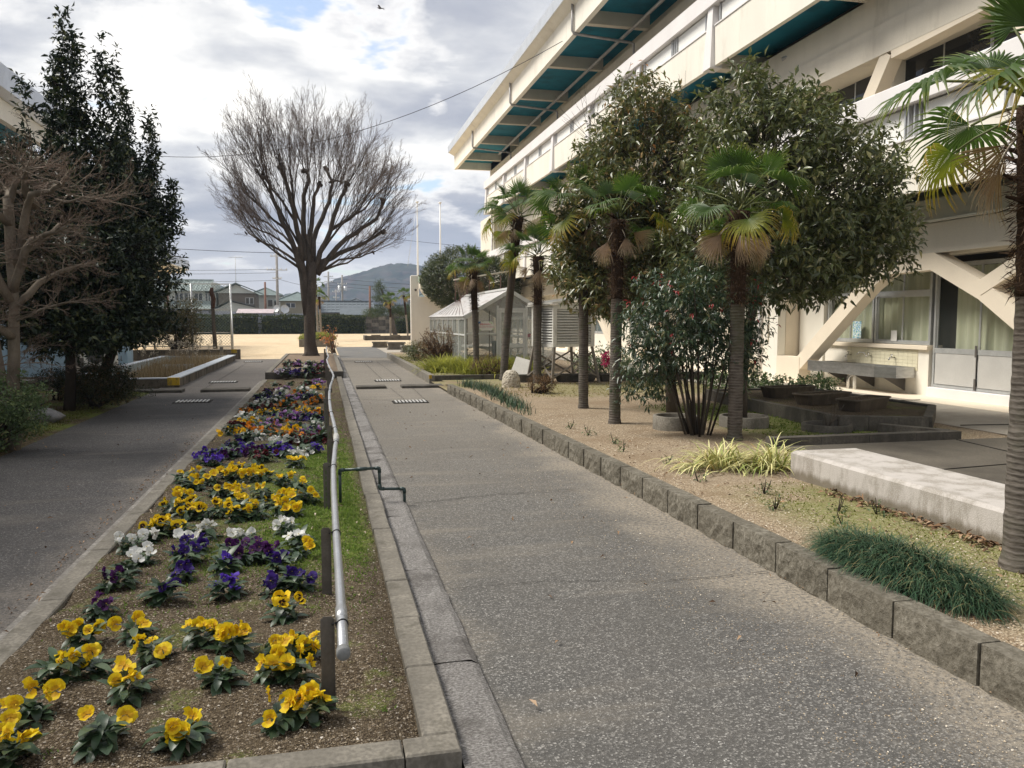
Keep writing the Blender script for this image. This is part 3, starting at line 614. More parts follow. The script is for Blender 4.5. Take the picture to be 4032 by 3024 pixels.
COL = {k: v[0] for k, v in PC.items()}
ps = sorted(parse(PANSIES), key=lambda p: p[2]); rows = []
for p in ps:
    if rows and p[2] - rows[-1][0][2] < .22 * max(1, p[2] / 6) and len(rows[-1]) < 9: rows[-1].append(p)
    else: rows.append([p])
idx = 0
for ri, row in enumerate(rows):
    row.sort(key=lambda p: p[1]); rn = ORD[ri] + ' row from the near end' if ri < len(rows) / 2 else ORD[len(rows) - 1 - ri] + ' row from the far end'
    for ci, p in enumerate(row):
        small = p[2] > 9.2; nm = 'sparse leafy pansy' if p[0] == 'g' else (COL[p[0]] if p[0] == 'B' else COL[p[0]] + (' pansy' if not small else ' viola clump'))
        pos = 'against the left kerb' if ci == 0 and p[1] < -1.0 else 'nearest the metal pipe' if ci == len(row) - 1 and ci else ORD[ci] + ' from the left'
        plant(p[0], p[1], p[2], .035 + bed_h(p[1], p[2]), f'{nm} in the {rn}, {pos}', 'pansies planted in the long flower bed', idx, small); idx += 1
for i, p in enumerate(sorted(parse(PANSIES2), key=lambda p: (p[2] > 23, p[1]))):
    plant(p[0], p[1], p[2], .19, f'{COL[p[0]]} pansy in the raised tree bed, {"front" if i < 4 else "back"} row, {ORD[i % 4]} from the left', 'pansies in the raised tree bed', idx, True, 1.6); idx += 1
# moss and weeds on the bed: low feathery green between the plants
def weeds(name, n, fn, L, mat, label, seed, cat_='ground cover', zf=None, up=.6):
    r_ = np.random.RandomState(seed); P = []
    while len(P) < n:
        x, y = fn(r_)
        if x is not None: P.append((x, y, (zf(x, y) if zf else 0)))
    P = np.array(P); A = r_.normal(size=(n, 3)) + [0, 0, up]; N = r_.normal(size=(n, 3)) + [0, 0, .8]; l = L * (.5 + r_.rand(n))
    v, f = leaves(P, unit(A), unit(N), l, l * .35, .2, .15); npmesh(name, v, f, mat, loc=(float(P[:, 0].mean()), float(P[:, 1].mean()), float(P[:, 2].min())), kind='stuff', label=label, cat=cat_)
m_weed = leafmat('bright_moss', (.08, .125, .022), (.16, .24, .045), (.27, .34, .09), .7, .35, .2)
def wpatch(cs, dens=1):
    def fn(r_):
        c = cs[r_.randint(len(cs))]; x = c[0] + r_.normal() * c[2]; y = c[1] + r_.normal() * c[3]
        return (x, y) if -1.41 < x < .31 and 2.7 < y < 21.5 else (None, None)
    return fn
zb = lambda x, y: .038 + bed_h(x, y)
weeds('bed_moss', 24000, wpatch([(-.12, 5.7, .10, .5), (-.2, 6.3, .13, .5), (-.15, 7.0, .12, .7), (-.05, 8.0, .1, 1.0), (-.5, 7.0, .35, .8), (.17, 6.6, .05, .7), (-.5, 5.6, .25, .35), (-.15, 9.3, .12, .5), (.18, 8.5, .05, 1.5)]), .026, m_weed, 'bright green feathery ground cover spreading between pansies and pipe', 21, zf=zb)
weeds('bed_moss', 6500, wpatch([(-.7, 5.3, .35, .35), (-1.0, 6.0, .3, .4), (-.1, 4.9, .18, .3), (-.6, 11.5, .5, 2.0), (-.3, 14.5, .4, 2.2), (.2, 12, .05, 3), (.2, 5.2, .06, .5), (-.9, 4.6, .4, .25)]), .017, m_weed, 'thin scattered moss and seedlings on the bed soil', 22, zf=zb)
def specks(r_):
    k = r_.randint(26); c = random.Random(int(k)); x = c.uniform(-1.35, .28); y = c.uniform(2.8, 5.4); return (x + r_.normal() * .018, y + r_.normal() * .02)
weeds('seedlings', 700, specks, .018, m_weed, 'single green seedlings in the bare soil of the near bed', 23, zf=zb)

# ------------------------------------------------------------------ watering pipe on its posts, green drain pipe
t = thing('watering_pipe', (.04, 3, 0), 'long dull metal pipe held on flat posts along the flower bed', 'pipe')
pts = [(.050, 2.93, .385), (.052, 3.3, .385), (.052, 3.9, .385), (.050, 4.8, .39), (.052, 5.8, .395), (.058, 6.6, .395), (.085, 7.6, .40), (.105, 8.2, .40), (.110, 8.8, .40), (.095, 9.8, .40), (.075, 10.9, .40), (.070, 12.2, .40), (.078, 13.6, .40), (.11, 15, .41), (.16, 16.2, .42), (.19, 17.2, .43), (.18, 18.2, .43), (.13, 20, .44), (.10, 21.8, .45), (.08, 23.6, .46), (.14, 25.4, .47), (.11, 27.5, .48), (.09, 30, .5), (.12, 33, .52)]
MB().tube(pts, .021, 14).obj('tube', m_steel, t); d0 = Vector(pts[0])
cap = MB().lathe([(.0, -.003), (.024, -.003), (.026, .002), (.026, .034), (.0215, .036)], n=16).obj('end_cap', simple('grey_cap', (.22, .225, .22), .6, 9, .1), t, False)
cap.location = (d0 - Vector(t.location)) + Vector((0, -.004, 0)); cap.rotation_euler = (R(-90), 0, 0)
MB().tube([(.0515, 3.28, .385), (.0515, 3.40, .385)], .0245, 14).obj('coupling', m_steel, t); MB().tube([(.105, 8.15, .40), (.1085, 8.35, .40), (.11, 8.55, .40)], [.028, .031, .028], 14).obj('hose_wrap', simple('pale_hose', (.45, .44, .42), .5, 30, .25), t)
m_band = simple('black_tie', (.022, .02, .02), .5)
def pz(y):
    for a, b in zip(pts, pts[1:]):
        if a[1] <= y <= b[1]: q = (y - a[1]) / (b[1] - a[1]); return tuple(a[i] + (b[i] - a[i]) * q for i in range(3))
for k, y in enumerate((3.22, 4.62, 6.72, 8.0, 9.05, 10.6, 12.2, 14.0, 15.8, 17.6, 19.4, 21.2, 23.6, 25.4, 27.5, 30.2)):
    x, _, z = pz(y); px = x - .050; sl = MB(); h = z + .038; sl.box(px - .034, y - .0015, .0, px + .018, y + .0015, h - .008); sl.box(px - .026, y - .0015, h - .008, px + .012, y + .0015, h); sl.box(px + .018, y - .014, 0, px + .021, y + .0015, h - .008)
    if k > 1:       # slotted strips further on: dark holes punched through
        pass
    po = sl.obj('post', m_dull, t)
    if k in (2, 3, 4, 5, 6):
        for j in range(7): MB().box(px - .018, y - .0022, .07 + j * .045, px - .006, y + .0022, .098 + j * .045).obj('slot', simple('slot_gap', (.10, .13, .05), .9) if 'slot_gap' not in bpy.data.materials else bpy.data.materials['slot_gap'], po)
    ring = [(x + .0225 * math.cos(a), y + .004 * math.sin(a * 2), z + .0225 * math.sin(a)) for a in np.linspace(0, 2 * math.pi, 13)]; MB().tube(ring, .0042, 6).obj('tie', m_band, t)
    MB().tube([(x - .022, y, z + .012), (px + .01, y - .006, z + .005)], .004, 5).obj('tie', m_band, t)
t = thing('drain_pipe', (.4, 6.95, 0), 'dark green plastic pipe stepping down over the kerb to the path', 'pipe'); m_pvc = simple('green_plastic', (.022, .045, .042), .35, 6, .15, 0, 50, .5)
pp = [(.115, 6.95, .04), (.115, 6.95, .325), (.445, 6.93, .333), (.447, 6.92, .155), (.655, 6.92, .145), (.657, 6.92, -.01)]
for a, b in zip(pp, pp[1:]): MB().tube([a, b], .0125, 10).obj('tube', m_pvc, t)
for a, p, b in zip(pp, pp[1:], pp[2:]):
    p = Vector(p); u = (Vector(a) - p).normalized(); w = (Vector(b) - p).normalized(); MB().tube([p + u * .038, p + u * .012, p + (u + w) * .002, p + w * .012, p + w * .038], .0165, 10).obj('elbow', m_pvc, t)
MB().tube([(.25, 6.942, .328), (.34, 6.937, .330)], .0165, 10).obj('coupling', m_pvc, t)
# ------------------------------------------------------------------ fan palms
def frond(seed, span, R_, pet, bend, droop, ragged=0.):
    """fan leaf along +x: petiole then a pleated fan whose fingers part towards the tips"""
    r_ = random.Random(seed); mb = MB(); rad = []
    sag = .05; pp = [(pet * t, 0, sag * 4 * t * (1 - t) * .6) for t in (0, .35, .7, 1)]; mb.tube(pp, [.014, .010, .008, .007], 5, 1); rad += [0.] * len(mb.v)
    n = 34; da = R(span) / n; o = Vector((pet, 0, 0)); cb, sb = math.cos(bend), math.sin(bend)
    for k in range(n):
        a = (k + .5) * da - R(span) / 2; Lk = R_ * (1 - .22 * (abs(a) / math.pi) ** 1.5) * r_.uniform(.93, 1.04); split = r_.uniform(.45, .62); tip = r_.uniform(.6, 1.5) * droop; ja = r_.uniform(-.9, .9) * da
        if ragged and r_.random() < ragged * .3: continue
        v = []
        for i, t in enumerate((.03, .3, split, .75, .9, 1.)):
            aa = a + ja * max(0, t - split) * 2 + ragged * r_.uniform(-.1, .1) * t; w = Lk * t * math.tan(da / 2) * (1.04 if t <= split else 1.04 * split / t * (1 - ((t - split) / (1 - split)) ** 1.5 * .92))
            x = Lk * t * math.cos(aa); y = Lk * t * math.sin(aa); z = (.16 if not ragged else .02) * R_ * (abs(math.sin(aa)) ** 1.5) * t - tip * R_ * max(0, t - .45) ** 2 * 1.5 - ragged * R_ * .35 * t * t * r_.uniform(.6, 1.)
            nx, ny = -math.sin(aa), math.cos(aa); f = w * .55
            for s_, h in ((-1, 0), (0, f), (1, 0)):
                X, Y, Z = x + nx * w * s_, y + ny * w * s_, z + h; v.append((o.x + X * cb + Z * sb, o.y + Y, o.z - X * sb + Z * cb)); rad.append(t)
        mb.add(v, [(i * 3 + j, i * 3 + j + 1, i * 3 + j + 4, i * 3 + j + 3) for i in range(5) for j in range(2)], 0, False)
    return mb, rad
def frondmat(name, base, mid, tip, t0=.55):
    s = NT(name); a = s.n('ShaderNodeAttribute', attribute_name='rad').outputs['Fac']; g = s.n('ShaderNodeNewGeometry'); i = g.outputs['Random Per Island']; q = s.noise(g.outputs['Position'], 14, 4, .7)
    c = s.mix(s.mr(a, .0, t0), base, mid); c = s.mix(s.mr(s.math('ADD', a, s.math('MULTIPLY', s.math('SUBTRACT', q, .5), .8)), t0, 1.05), c, tip); c = s.mix(s.mr(i, 0, 1, 0, .4, False), c, mul(base, .55))
    s.done(c, .48, None, .4); tr = s.n('ShaderNodeBsdfTranslucent'); s.l(s.mix(1., c, (1.6, 1.7, 1.1), 'MULTIPLY'), tr.inputs[0]); m = s.n('ShaderNodeMixShader'); m.inputs[0].default_value = .3
    s.l(s.b.outputs[0], m.inputs[1]); s.l(tr.outputs[0], m.inputs[2]); s.l(m.outputs[0], s.t.nodes['Material Output'].inputs[0]); return s.m
m_fg = frondmat('green_frond', (.034, .068, .016), (.066, .118, .024), (.20, .22, .045), .68); m_fy = frondmat('yellowing_frond', (.085, .13, .02), (.22, .23, .025), (.45, .28, .04), .55)
m_fd = frondmat('dead_frond', (.14, .085, .045), (.29, .19, .115), (.46, .36, .26), .4)
m_petiole = simple('petiole', (.12, .14, .05), .5); m_dpet = simple('dry_petiole', (.33, .28, .21), .7)
FR = {}
for key, par, mat, pm in (('up', dict(span=205, R_=.385, pet=.44, bend=-.05, droop=.25), m_fg, m_petiole), ('mid', dict(span=215, R_=.39, pet=.50, bend=.4, droop=.75), m_fg, m_petiole), ('low', dict(span=190, R_=.38, pet=.48, bend=.5, droop=.9), m_fy, m_petiole), ('dead', dict(span=85, R_=.46, pet=.30, bend=.25, droop=.2, ragged=.35), m_fd, m_dpet)):
    for sd in range(4):
        mb, rad = frond(sd + len(key) * 10, **par); o = mb.obj('frond', [mat, pm], None, False); at = o.data.attributes.new('rad', 'FLOAT', 'POINT'); at.data.foreach_set('value', rad); FR[key, sd] = o.data; bpy.data.objects.remove(o)
def bark(name):
    s = NT(name); p = s.P(); z = s.xyz(p)[2]; a = s.noise(p, 9, 4, .7, (1, 1, 5)); w = s.n('ShaderNodeTexWave', wave_type='BANDS', bands_direction='Z'); w.inputs['Scale'].default_value = 9; w.inputs['Distortion'].default_value = 2.2; w.inputs['Detail'].default_value = 3; s.l(p, w.inputs[0])
    c = s.mix(s.mr(a, .3, .7), (.055, .046, .037), (.15, .13, .11)); c = s.mix(s.mr(w.outputs[0], .6, .95, 0, .28), c, (.25, .225, .20)); c = s.mix(s.mr(z, 1.0, 2.2, 0, .75), c, (.052, .035, .022))
    c = s.mix(s.mr(s.noise(p, 3, 3), .5, .7, 0, .45), c, (.075, .085, .045)); return s.done(c, .9, s.bump(w.outputs[0], .4, .008, s.bump(a, .5, .01)), .15)
m_ptrunk = bark('palm_bark'); m_fibre = simple('palm_fibre', (.050, .030, .018), .98, 9, .35, .8, 60, .1, fine=.5, stretch=(1, 1, .25))
m_fartrunk = simple('pale_palm_bark', (.24, .21, .17), .9, 6, .2); m_hair = island('fibre_hair', (0, (.03, .018, .01)), (.6, (.075, .045, .025)), (1, (.16, .10, .055)))
def palm(x, y, zc, label, s=1., lean=(0, 0), r0=.085, seed=0, ng=13, ny=3, nd=7, group='fan palms right of the path', z0=.14, fib=1.15, far=False):
    r_ = random.Random(seed); t = thing('fan_palm', (x, y, z0), label, 'palm tree', group); n = 60 if not far else 14; pts = []; rr = []
    for i in range(n + 1):
        q = i / n; z = z0 + (zc - z0 - .1 * s) * q; pts.append((x + lean[0] * q ** 1.3, y + lean[1] * q ** 1.3, z - (.05 if i == 0 else 0))); rr.append(r0 * (1.32 if i == 0 else 1.14 if i < 2 else (1.03 - .08 * q)) * (1.02 if i % 2 else 1.) * r_.uniform(.965, 1.035))
    MB().tube(pts, rr, 14 if not far else 7).obj('trunk', m_ptrunk if not far else m_fartrunk, t)
    top = Vector(pts[-1]); fb = Vector(pts[int(n * (1 - fib / max(zc, 1)))]) if zc > fib else top
    m = 16; fp = [fb.lerp(top, i / m) for i in range(m + 1)]; MB().tube(fp, [r0 * (1.02 + .38 * (i / m) ** 2 + (.08 if i % 2 else 0)) for i in range(m + 1)], 12).obj('fibre_sheath', m_fibre, t)
    if not far:      # shaggy fibre and stubs of old leaf stalks
        N = 900; k = np.random.RandomState(seed + 3); q = k.rand(N); a = k.rand(N) * 6.28; rad = r0 * (1.0 + .5 * q ** 1.5); P = np.array(fb)[None] + (np.array(top) - np.array(fb))[None] * q[:, None] + np.stack([np.cos(a) * rad, np.sin(a) * rad, np.zeros(N)], 1)
        A = np.stack([np.cos(a), np.sin(a), -1.1 + 1.6 * k.rand(N)], 1) + k.normal(size=(N, 3)) * .3; v, f = leaves(P, unit(A), unit(k.normal(size=(N, 3))), .05 + .07 * k.rand(N), np.full(N, .007), .1, .3); npmesh('fibre_tufts', v, f, m_hair, t, kind='stuff')
        for i in range(16):
            a = r_.uniform(0, 6.28); q = r_.uniform(.45, 1); p = fb.lerp(top, q); d = Vector((math.cos(a), math.sin(a), r_.uniform(.3, 1.1))).normalized(); MB().tube([p + d * r0 * .8, p + d * (r0 + .06), p + d * (r0 + .13) + Vector((0, 0, -.01))], [.018, .014, .009], 5).obj('stalk_stub', m_fibre, t)
    c = top - t.location
    def put(kind, az, el, sc, h=0.):
        inst(FR[kind, r_.randrange(4)], 'frond', t, (c.x + .05 * s * math.cos(az), c.y + .05 * s * math.sin(az), c.z + h), (r_.uniform(-.7, .7) if kind != 'dead' else r_.uniform(-1.2, 1.2), -el, az), sc * s)
    for i in range(ng):
        q = i / ng; put('up' if q < .5 else 'mid', i * 2.4 + r_.uniform(-.6, .6), R(76 - 84 * q + r_.uniform(-14, 14)), r_.uniform(.85, 1.05) * (.8 + .3 * q), .12 * (1 - q))
    for i in range(ny): put('low', i * 2.4 * .9 + r_.uniform(-.9, .9), R(r_.uniform(-32, 12)), r_.uniform(.85, 1.05), -.02)
    for i in range(nd): put('dead', i * 6.28 / nd + r_.uniform(-.4, .4), R(r_.uniform(-60, -18)), r_.uniform(.62, .92), -.06 - .1 * r_.random())
    return t
palm(3.95, 3.84, 2.90, 'nearest fan palm at the right edge of the picture, grey ringed trunk', 1.12, (0, 0), .100, 1, 13, 4, 5)
palm(4.82, 8.85, 2.98, 'fan palm rising behind the variegated grass, brown skirt of dead fans', 1.05, (.0, 0), .084, 2, 13, 3, 9)
palm(3.94, 10.62, 3.06, 'slim fan palm third from the right, its crown lost in the big shrub', .92, (.06, .1), .078, 3, 9, 1, 4)
palm(4.10, 12.51, 3.40, 'fan palm fourth from the right with bright yellow lower fans', 1.15, (-.02, 0), .078, 4, 12, 4, 9)
palm(4.72, 17.78, 3.12, 'low dark fan palm just left of the louvred white box', 1.1, (.02, 0), .092, 5, 11, 3, 6)
palm(4.16, 18.78, 4.12, 'tallest fan palm of the row, mossy leaning trunk and golden fans', 1.2, (.36, 0), .092, 6, 14, 5, 6)
palm(3.98, 21.3, 3.0, 'slender fan palm standing before the left half of the greenhouse gable', .92, (-.09, 0), .08, 7, 14, 5, 8)
palm(5.20, 65.0, 3.25, 'small distant fan palm in the planter on the playground, left of two', .95, (0, 0), .075, 8, 13, 3, 5, 'fan palms on the far playground', -.1, 1.2, True)
palm(6.60, 65.2, 3.6, 'small distant fan palm beside the white end wall', .85, (-.3, 0), .07, 9, 12, 3, 5, 'fan palms on the far playground', -.1, 1.4, True)
palm(-.16, 61.4, 3.35, 'distant fan palm close behind the big bare trunk', .95, (-.1, 0), .075, 10, 11, 4, 4, 'fan palms on the far playground', .1, .8, True)
palm(-.40, 63.0, 4.25, 'taller distant fan palm behind the big bare trunk', .9, (-.1, 0), .075, 12, 10, 2, 5, 'fan palms on the far playground', .1, .8, True)
t = thing('dead_palm_trunk', (-4.7, 38, .3), 'dead palm trunk without a crown standing at the chain-link fence', 'dead tree'); MB().tube([(-4.68, 38, .3), (-4.72, 38, 1.3), (-4.74, 38, 2.2)], [.10, .08, .075], 9).obj('trunk', m_ptrunk, t)
MB().tube([(-4.74, 38, 2.1), (-4.70, 38, 2.5), (-4.78, 38, 2.8), (-4.76, 38, 3.0)], [.085, .105, .095, .07], 9).obj('fibre_sheath', simple('rusty_fibre', (.075, .040, .028), .98, 8, .3, .6, 40), t)
# ------------------------------------------------------------------ branching
def sticks(P, r, sides=3):
    """P (N,K,3) polylines, r (N,K) radii -> verts, quads"""
    N, K, _ = P.shape; T = np.gradient(P, axis=1); T = unit(T); ref = unit(nr.normal(size=(N, 1, 3)) + np.zeros((N, K, 3))); U = unit(ref - T * (ref * T).sum(-1, keepdims=True)); V_ = np.cross(T, U)
    a = np.arange(sides) * 2 * np.pi / sides; v = P[:, :, None] + (U[:, :, None] * np.cos(a)[None, None, :, None] + V_[:, :, None] * np.sin(a)[None, None, :, None]) * r[:, :, None, None]
    f = np.array([[i * sides + k, i * sides + (k + 1) % sides, (i + 1) * sides + (k + 1) % sides, (i + 1) * sides + k] for i in range(K - 1) for k in range(sides)])
    return v.reshape(-1, 3), (np.arange(N)[:, None, None] * K * sides + f[None]).reshape(-1, 4)
def shoots(P, A, L, r0, lev, K=4, up=.25, kids=4, ang=.5, shrink=.55, wob=.12, seed=1, r1f=.35):
    """levels of side shoots; returns list of (points, radii) per level"""
    k = np.random.RandomState(seed); out = []
    for lv in range(lev):
        n = len(P); pts = [P]; d = unit(A)
        for i in range(K - 1):
            d = unit(d + k.normal(size=(n, 3)) * wob + np.array([0, 0, up / K])); pts.append(pts[-1] + d * (L / (K - 1))[:, None])
        Q = np.stack(pts, 1); t = np.linspace(0, 1, K); rr = r0[:, None] * (1 - (1 - r1f) * t[None]); out.append((Q, rr))
        if lv == lev - 1: break
        m = kids if isinstance(kids, int) else kids[lv]
        q = .18 + .78 * (np.arange(m)[None] + k.rand(n, m)) / m; ii = np.minimum((q * (K - 1)).astype(int), K - 2); fr = q * (K - 1) - ii; ar = np.arange(n)[:, None]
        S0 = Q[ar, ii]; S1 = Q[ar, ii + 1]; P2 = S0 + (S1 - S0) * fr[..., None]; d2 = unit(S1 - S0); side = k.normal(size=(n, m, 3)); side = unit(side - d2 * (side * d2).sum(-1, keepdims=True))
        A = (d2 * math.cos(ang) + side * math.sin(ang) * (.6 + .7 * k.rand(n, m, 1))).reshape(-1, 3); L = (L[:, None] * shrink * (1.15 - .6 * q) * (.7 + .5 * k.rand(n, m))).reshape(-1)
        r0 = (r0[:, None] * (1 - (1 - r1f) * q) * .62).reshape(-1); P = P2.reshape(-1, 3)
    return out
m_zbark = simple('grey_brown_bark', (.115, .092, .074), .92, 5, .3, .7, 30, .15, dirt=((.045, .04, .035), 3, .46, .6), fine=.35, stretch=(1, 1, .3))
m_ztwig = simple('brown_twig', (.15, .112, .09), .85, 8, .2)
# the big bare tree
t = thing('bare_tree', (-.5, 32.5, .19), 'big leafless tree with a dark forked trunk and fanning twigs in the raised bed', 'tree')
def zp(x, y, d=0.): return Vector((-.5 + (x - 568) * .00655, 32.5 + d, .19 + (1640 - y) * .00655))
MB().tube([zp(575, 1665), zp(572, 1625), zp(566, 1560), zp(566, 1450), zp(570, 1330), zp(580, 1200), zp(592, 1090)], [.38, .27, .22, .215, .22, .20, .15], 16).obj('trunk', m_zbark, t)
MB().tube([zp(556, 1400), zp(548, 1290), zp(538, 1180), zp(522, 1090), zp(512, 1000)], [.17, .19, .17, .145, .11], 12).obj('trunk', m_zbark, t)
Z = [[(535, 1180), (490, 1020), (450, 900), (400, 800), (370, 700), (345, 630)], [(528, 1100), (525, 960), (500, 860), (470, 740), (440, 600), (425, 560)], [(550, 1080), (535, 900), (540, 760), (565, 640), (575, 590), (552, 540)],
     [(590, 1120), (600, 960), (650, 820), (690, 720), (712, 600), (680, 510)], [(600, 1150), (640, 1030), (700, 900), (740, 760), (790, 670), (800, 640)], [(615, 1160), (690, 1050), (790, 950), (880, 890), (960, 840), (1000, 740)], [(615, 1100), (700, 1060), (800, 1010), (900, 970), (1000, 900)],
     [(565, 1150), (575, 960), (590, 800), (610, 700), (640, 625)], [(510, 1060), (430, 980), (350, 930), (270, 900)], [(455, 910), (380, 850), (300, 770), (210, 690)], [(500, 860), (420, 740), (350, 640), (330, 600)], [(640, 1030), (750, 880), (830, 830)], [(700, 620), (740, 590), (775, 578)],
     [(600, 1080), (560, 940), (500, 800), (480, 640)], [(640, 1000), (720, 880), (860, 780), (900, 700)], [(520, 1000), (470, 900), (380, 740), (300, 600)], [(625, 1150), (740, 1070), (860, 1050), (960, 1010)], [(500, 1010), (420, 930), (330, 850), (230, 800)], [(510, 1120), (450, 1080), (380, 1040), (300, 980)], [(640, 1140), (720, 1100), (800, 1080), (880, 1010)], [(505, 1090), (400, 1010), (290, 960), (210, 900)], [(700, 900), (800, 830), (900, 760), (1000, 640)]]
SP = []; SA = []; SL = []; SR = []
for i, l in enumerate(Z):
    r_ = random.Random(i + 3); dd = r_.uniform(-1.9, 1.9); pts = [zp(*p, dd * (j / (len(l) - 1)) ** 1.2) for j, p in enumerate(l)]
    big = i < 8; r0 = (.115 if big else .055); r1 = .048 if big else .022; fine = []
    for j in range(len(pts) - 1):
        for q in (0, .5): fine.append(pts[j].lerp(pts[j + 1], q) + Vector((r_.uniform(-.05, .05) * (j > 0), 0, 0)))
    fine.append(pts[-1]); m = len(fine); MB().tube(fine, [r0 + (r1 - r0) * k / (m - 1) for k in range(m - 1)] + [r1 * 1.35], 8).obj('limb', m_zbark, t); kn = MB()
    for q in range(3 if big else 1): e_ = fine[-1] + Vector((r_.uniform(-.07, .07), r_.uniform(-.07, .07), r_.uniform(-.12, .03))); a_ = Vector((r_.uniform(-1, 1), r_.uniform(-1, 1), .7)).normalized(); kn.tube([e_ - a_ * .05, e_, e_ + a_ * .06, e_ + a_ * .12], [r1 * .8, r1 * 1.7, r1 * 1.5, r1 * .7], 7)
    kn.obj('knob', m_zbark, t)
    nsh = 11 if big else 8
    for k in range(nsh):
        q = .30 + .70 * (k / (nsh - 1)); f = q * (m - 1); a = min(int(f), m - 2); p = fine[a].lerp(fine[a + 1], f - a); d = (fine[a + 1] - fine[a]).normalized()
        rad = Vector((p.x + .5, (p.y - 32.5) * 1.3, (p.z - 3.2) * .9)).normalized(); v = (d * .6 + rad * .8 + Vector((r_.uniform(-.4, .4), r_.uniform(-.5, .5), .25))).normalized()
        cx_, cz_ = p.x + .35, p.z; far = ((Vector((p.x + .4, p.y - 32.5, 0)).length / 3.9) ** 2 + ((p.z - 5.8) / 4.3) ** 2) ** .5
        SP.append(p); SA.append(v); SL.append(max(.9, 3.3 * (1.05 - far * .68)) * r_.uniform(.75, 1.1)); SR.append(r_.uniform(.011, .020))
LV = shoots(np.array(SP), np.array(SA), np.array(SL), np.array(SR), 4, K=5, up=.35, kids=[6, 4, 4], ang=.40, shrink=.56, wob=.10, seed=9, r1f=.3)
for i, (Q, rr) in enumerate(LV):
    v, f = sticks(Q, np.maximum(rr, .0028), 4 if i == 0 else 3); npmesh('twigs', v, f, m_zbark if i == 0 else m_ztwig, t, kind='stuff')
MB().tube([zp(500, 1660, -.3), zp(540, 1640, -.15), zp(568, 1590)], [.04, .10, .2], 7).obj('root', m_zbark, t); MB().tube([zp(640, 1662, -.3), zp(605, 1640, -.1), zp(575, 1580)], [.04, .09, .18], 7).obj('root', m_zbark, t)
# pruned bare tree at the left edge
m_tan = simple('tan_bark', (.21, .175, .135), .9, 5, .25, .5, 40, .15, dirt=((.10, .085, .06), 6, .5, .5), stretch=(1, 1, .4)); m_rtwig = simple('reddish_twig', (.20, .145, .11), .85, 9, .25)
t = thing('bare_maple', (-3.72, 11, .05), 'leafless tree at the left edge with pale trunk and flat layers of reddish twigs', 'tree')
def lp(u, v, d=0.): return Vector((-3.70 + (u - 25) * .00585, 11 + d, 3.02 - (v - 430) * .00570))
B_ = [([(18, 965), (22, 900), (24, 815), (30, 700), (33, 600), (32, 500), (31, 425)], .075, .054), ([(40, 560), (62, 500), (82, 440), (95, 425), (140, 420), (165, 410), (180, 397)], .052, .02), ([(30, 430), (15, 405), (0, 395), (-30, 380)], .06, .03), ([(82, 440), (75, 415), (85, 390), (100, 375)], .05, .025),
      ([(33, 620), (60, 560), (88, 515), (120, 505), (165, 492)], .055, .02), ([(30, 600), (45, 530), (70, 522), (90, 500), (112, 470)], .045, .018), ([(35, 650), (70, 600), (110, 570), (150, 552)], .045, .018), ([(28, 640), (5, 560), (-20, 520)], .06, .03), ([(30, 720), (8, 690), (-20, 640)], .055, .03), ([(28, 690), (62, 672), (110, 650), (150, 640)], .018, .008),
      ([(20, 930), (0, 840), (-8, 760), (-20, 600)], .06, .04), ([(31, 440), (45, 400), (60, 370), (80, 350)], .045, .02), ([(120, 424), (150, 428), (175, 418), (200, 422)], .02, .008), ([(33, 480), (10, 455), (-25, 440)], .05, .02)]
SP = []; SA = []; SL = []; SR = []
for i, (l, r0, r1) in enumerate(B_):
    r_ = random.Random(i); dd = 0 if i == 0 else r_.uniform(-1.1, 1.1); m = len(l); pts = [lp(*p, dd * (j / (m - 1))) for j, p in enumerate(l)]; fine = []
    for j in range(m - 1): fine += [pts[j], pts[j].lerp(pts[j + 1], .5) + Vector((r_.uniform(-.02, .02), r_.uniform(-.03, .03), r_.uniform(-.02, .02)))]
    fine.append(pts[-1]); n = len(fine); MB().tube(fine, [(r0 + (r1 - r0) * k / (n - 1)) * r_.uniform(.92, 1.12) for k in range(n)], 10).obj('trunk' if i in (0, 10) else 'limb', m_tan, t)
    if i in (0,): continue
    for k in range(12):
        f = (.4 + .6 * r_.random()) * (n - 1); a = min(int(f), n - 2); p = fine[a].lerp(fine[a + 1], f - a); SP.append(p); SA.append(Vector((r_.gauss(.35, .7), r_.gauss(0, .7), r_.gauss(.10, .12))).normalized()); SL.append(r_.uniform(.3, .75)); SR.append(r_.uniform(.006, .011))
LV = shoots(np.array(SP), np.array(SA), np.array(SL), np.array(SR), 4, K=4, up=.12, kids=[5, 4, 4], ang=.6, shrink=.5, wob=.22, seed=5)
for i, (Q, rr) in enumerate(LV):
    v, f = sticks(Q, np.maximum(rr, .0011), 3); npmesh('twigs', v, f, m_tan if i == 0 else m_rtwig, t, kind='stuff')
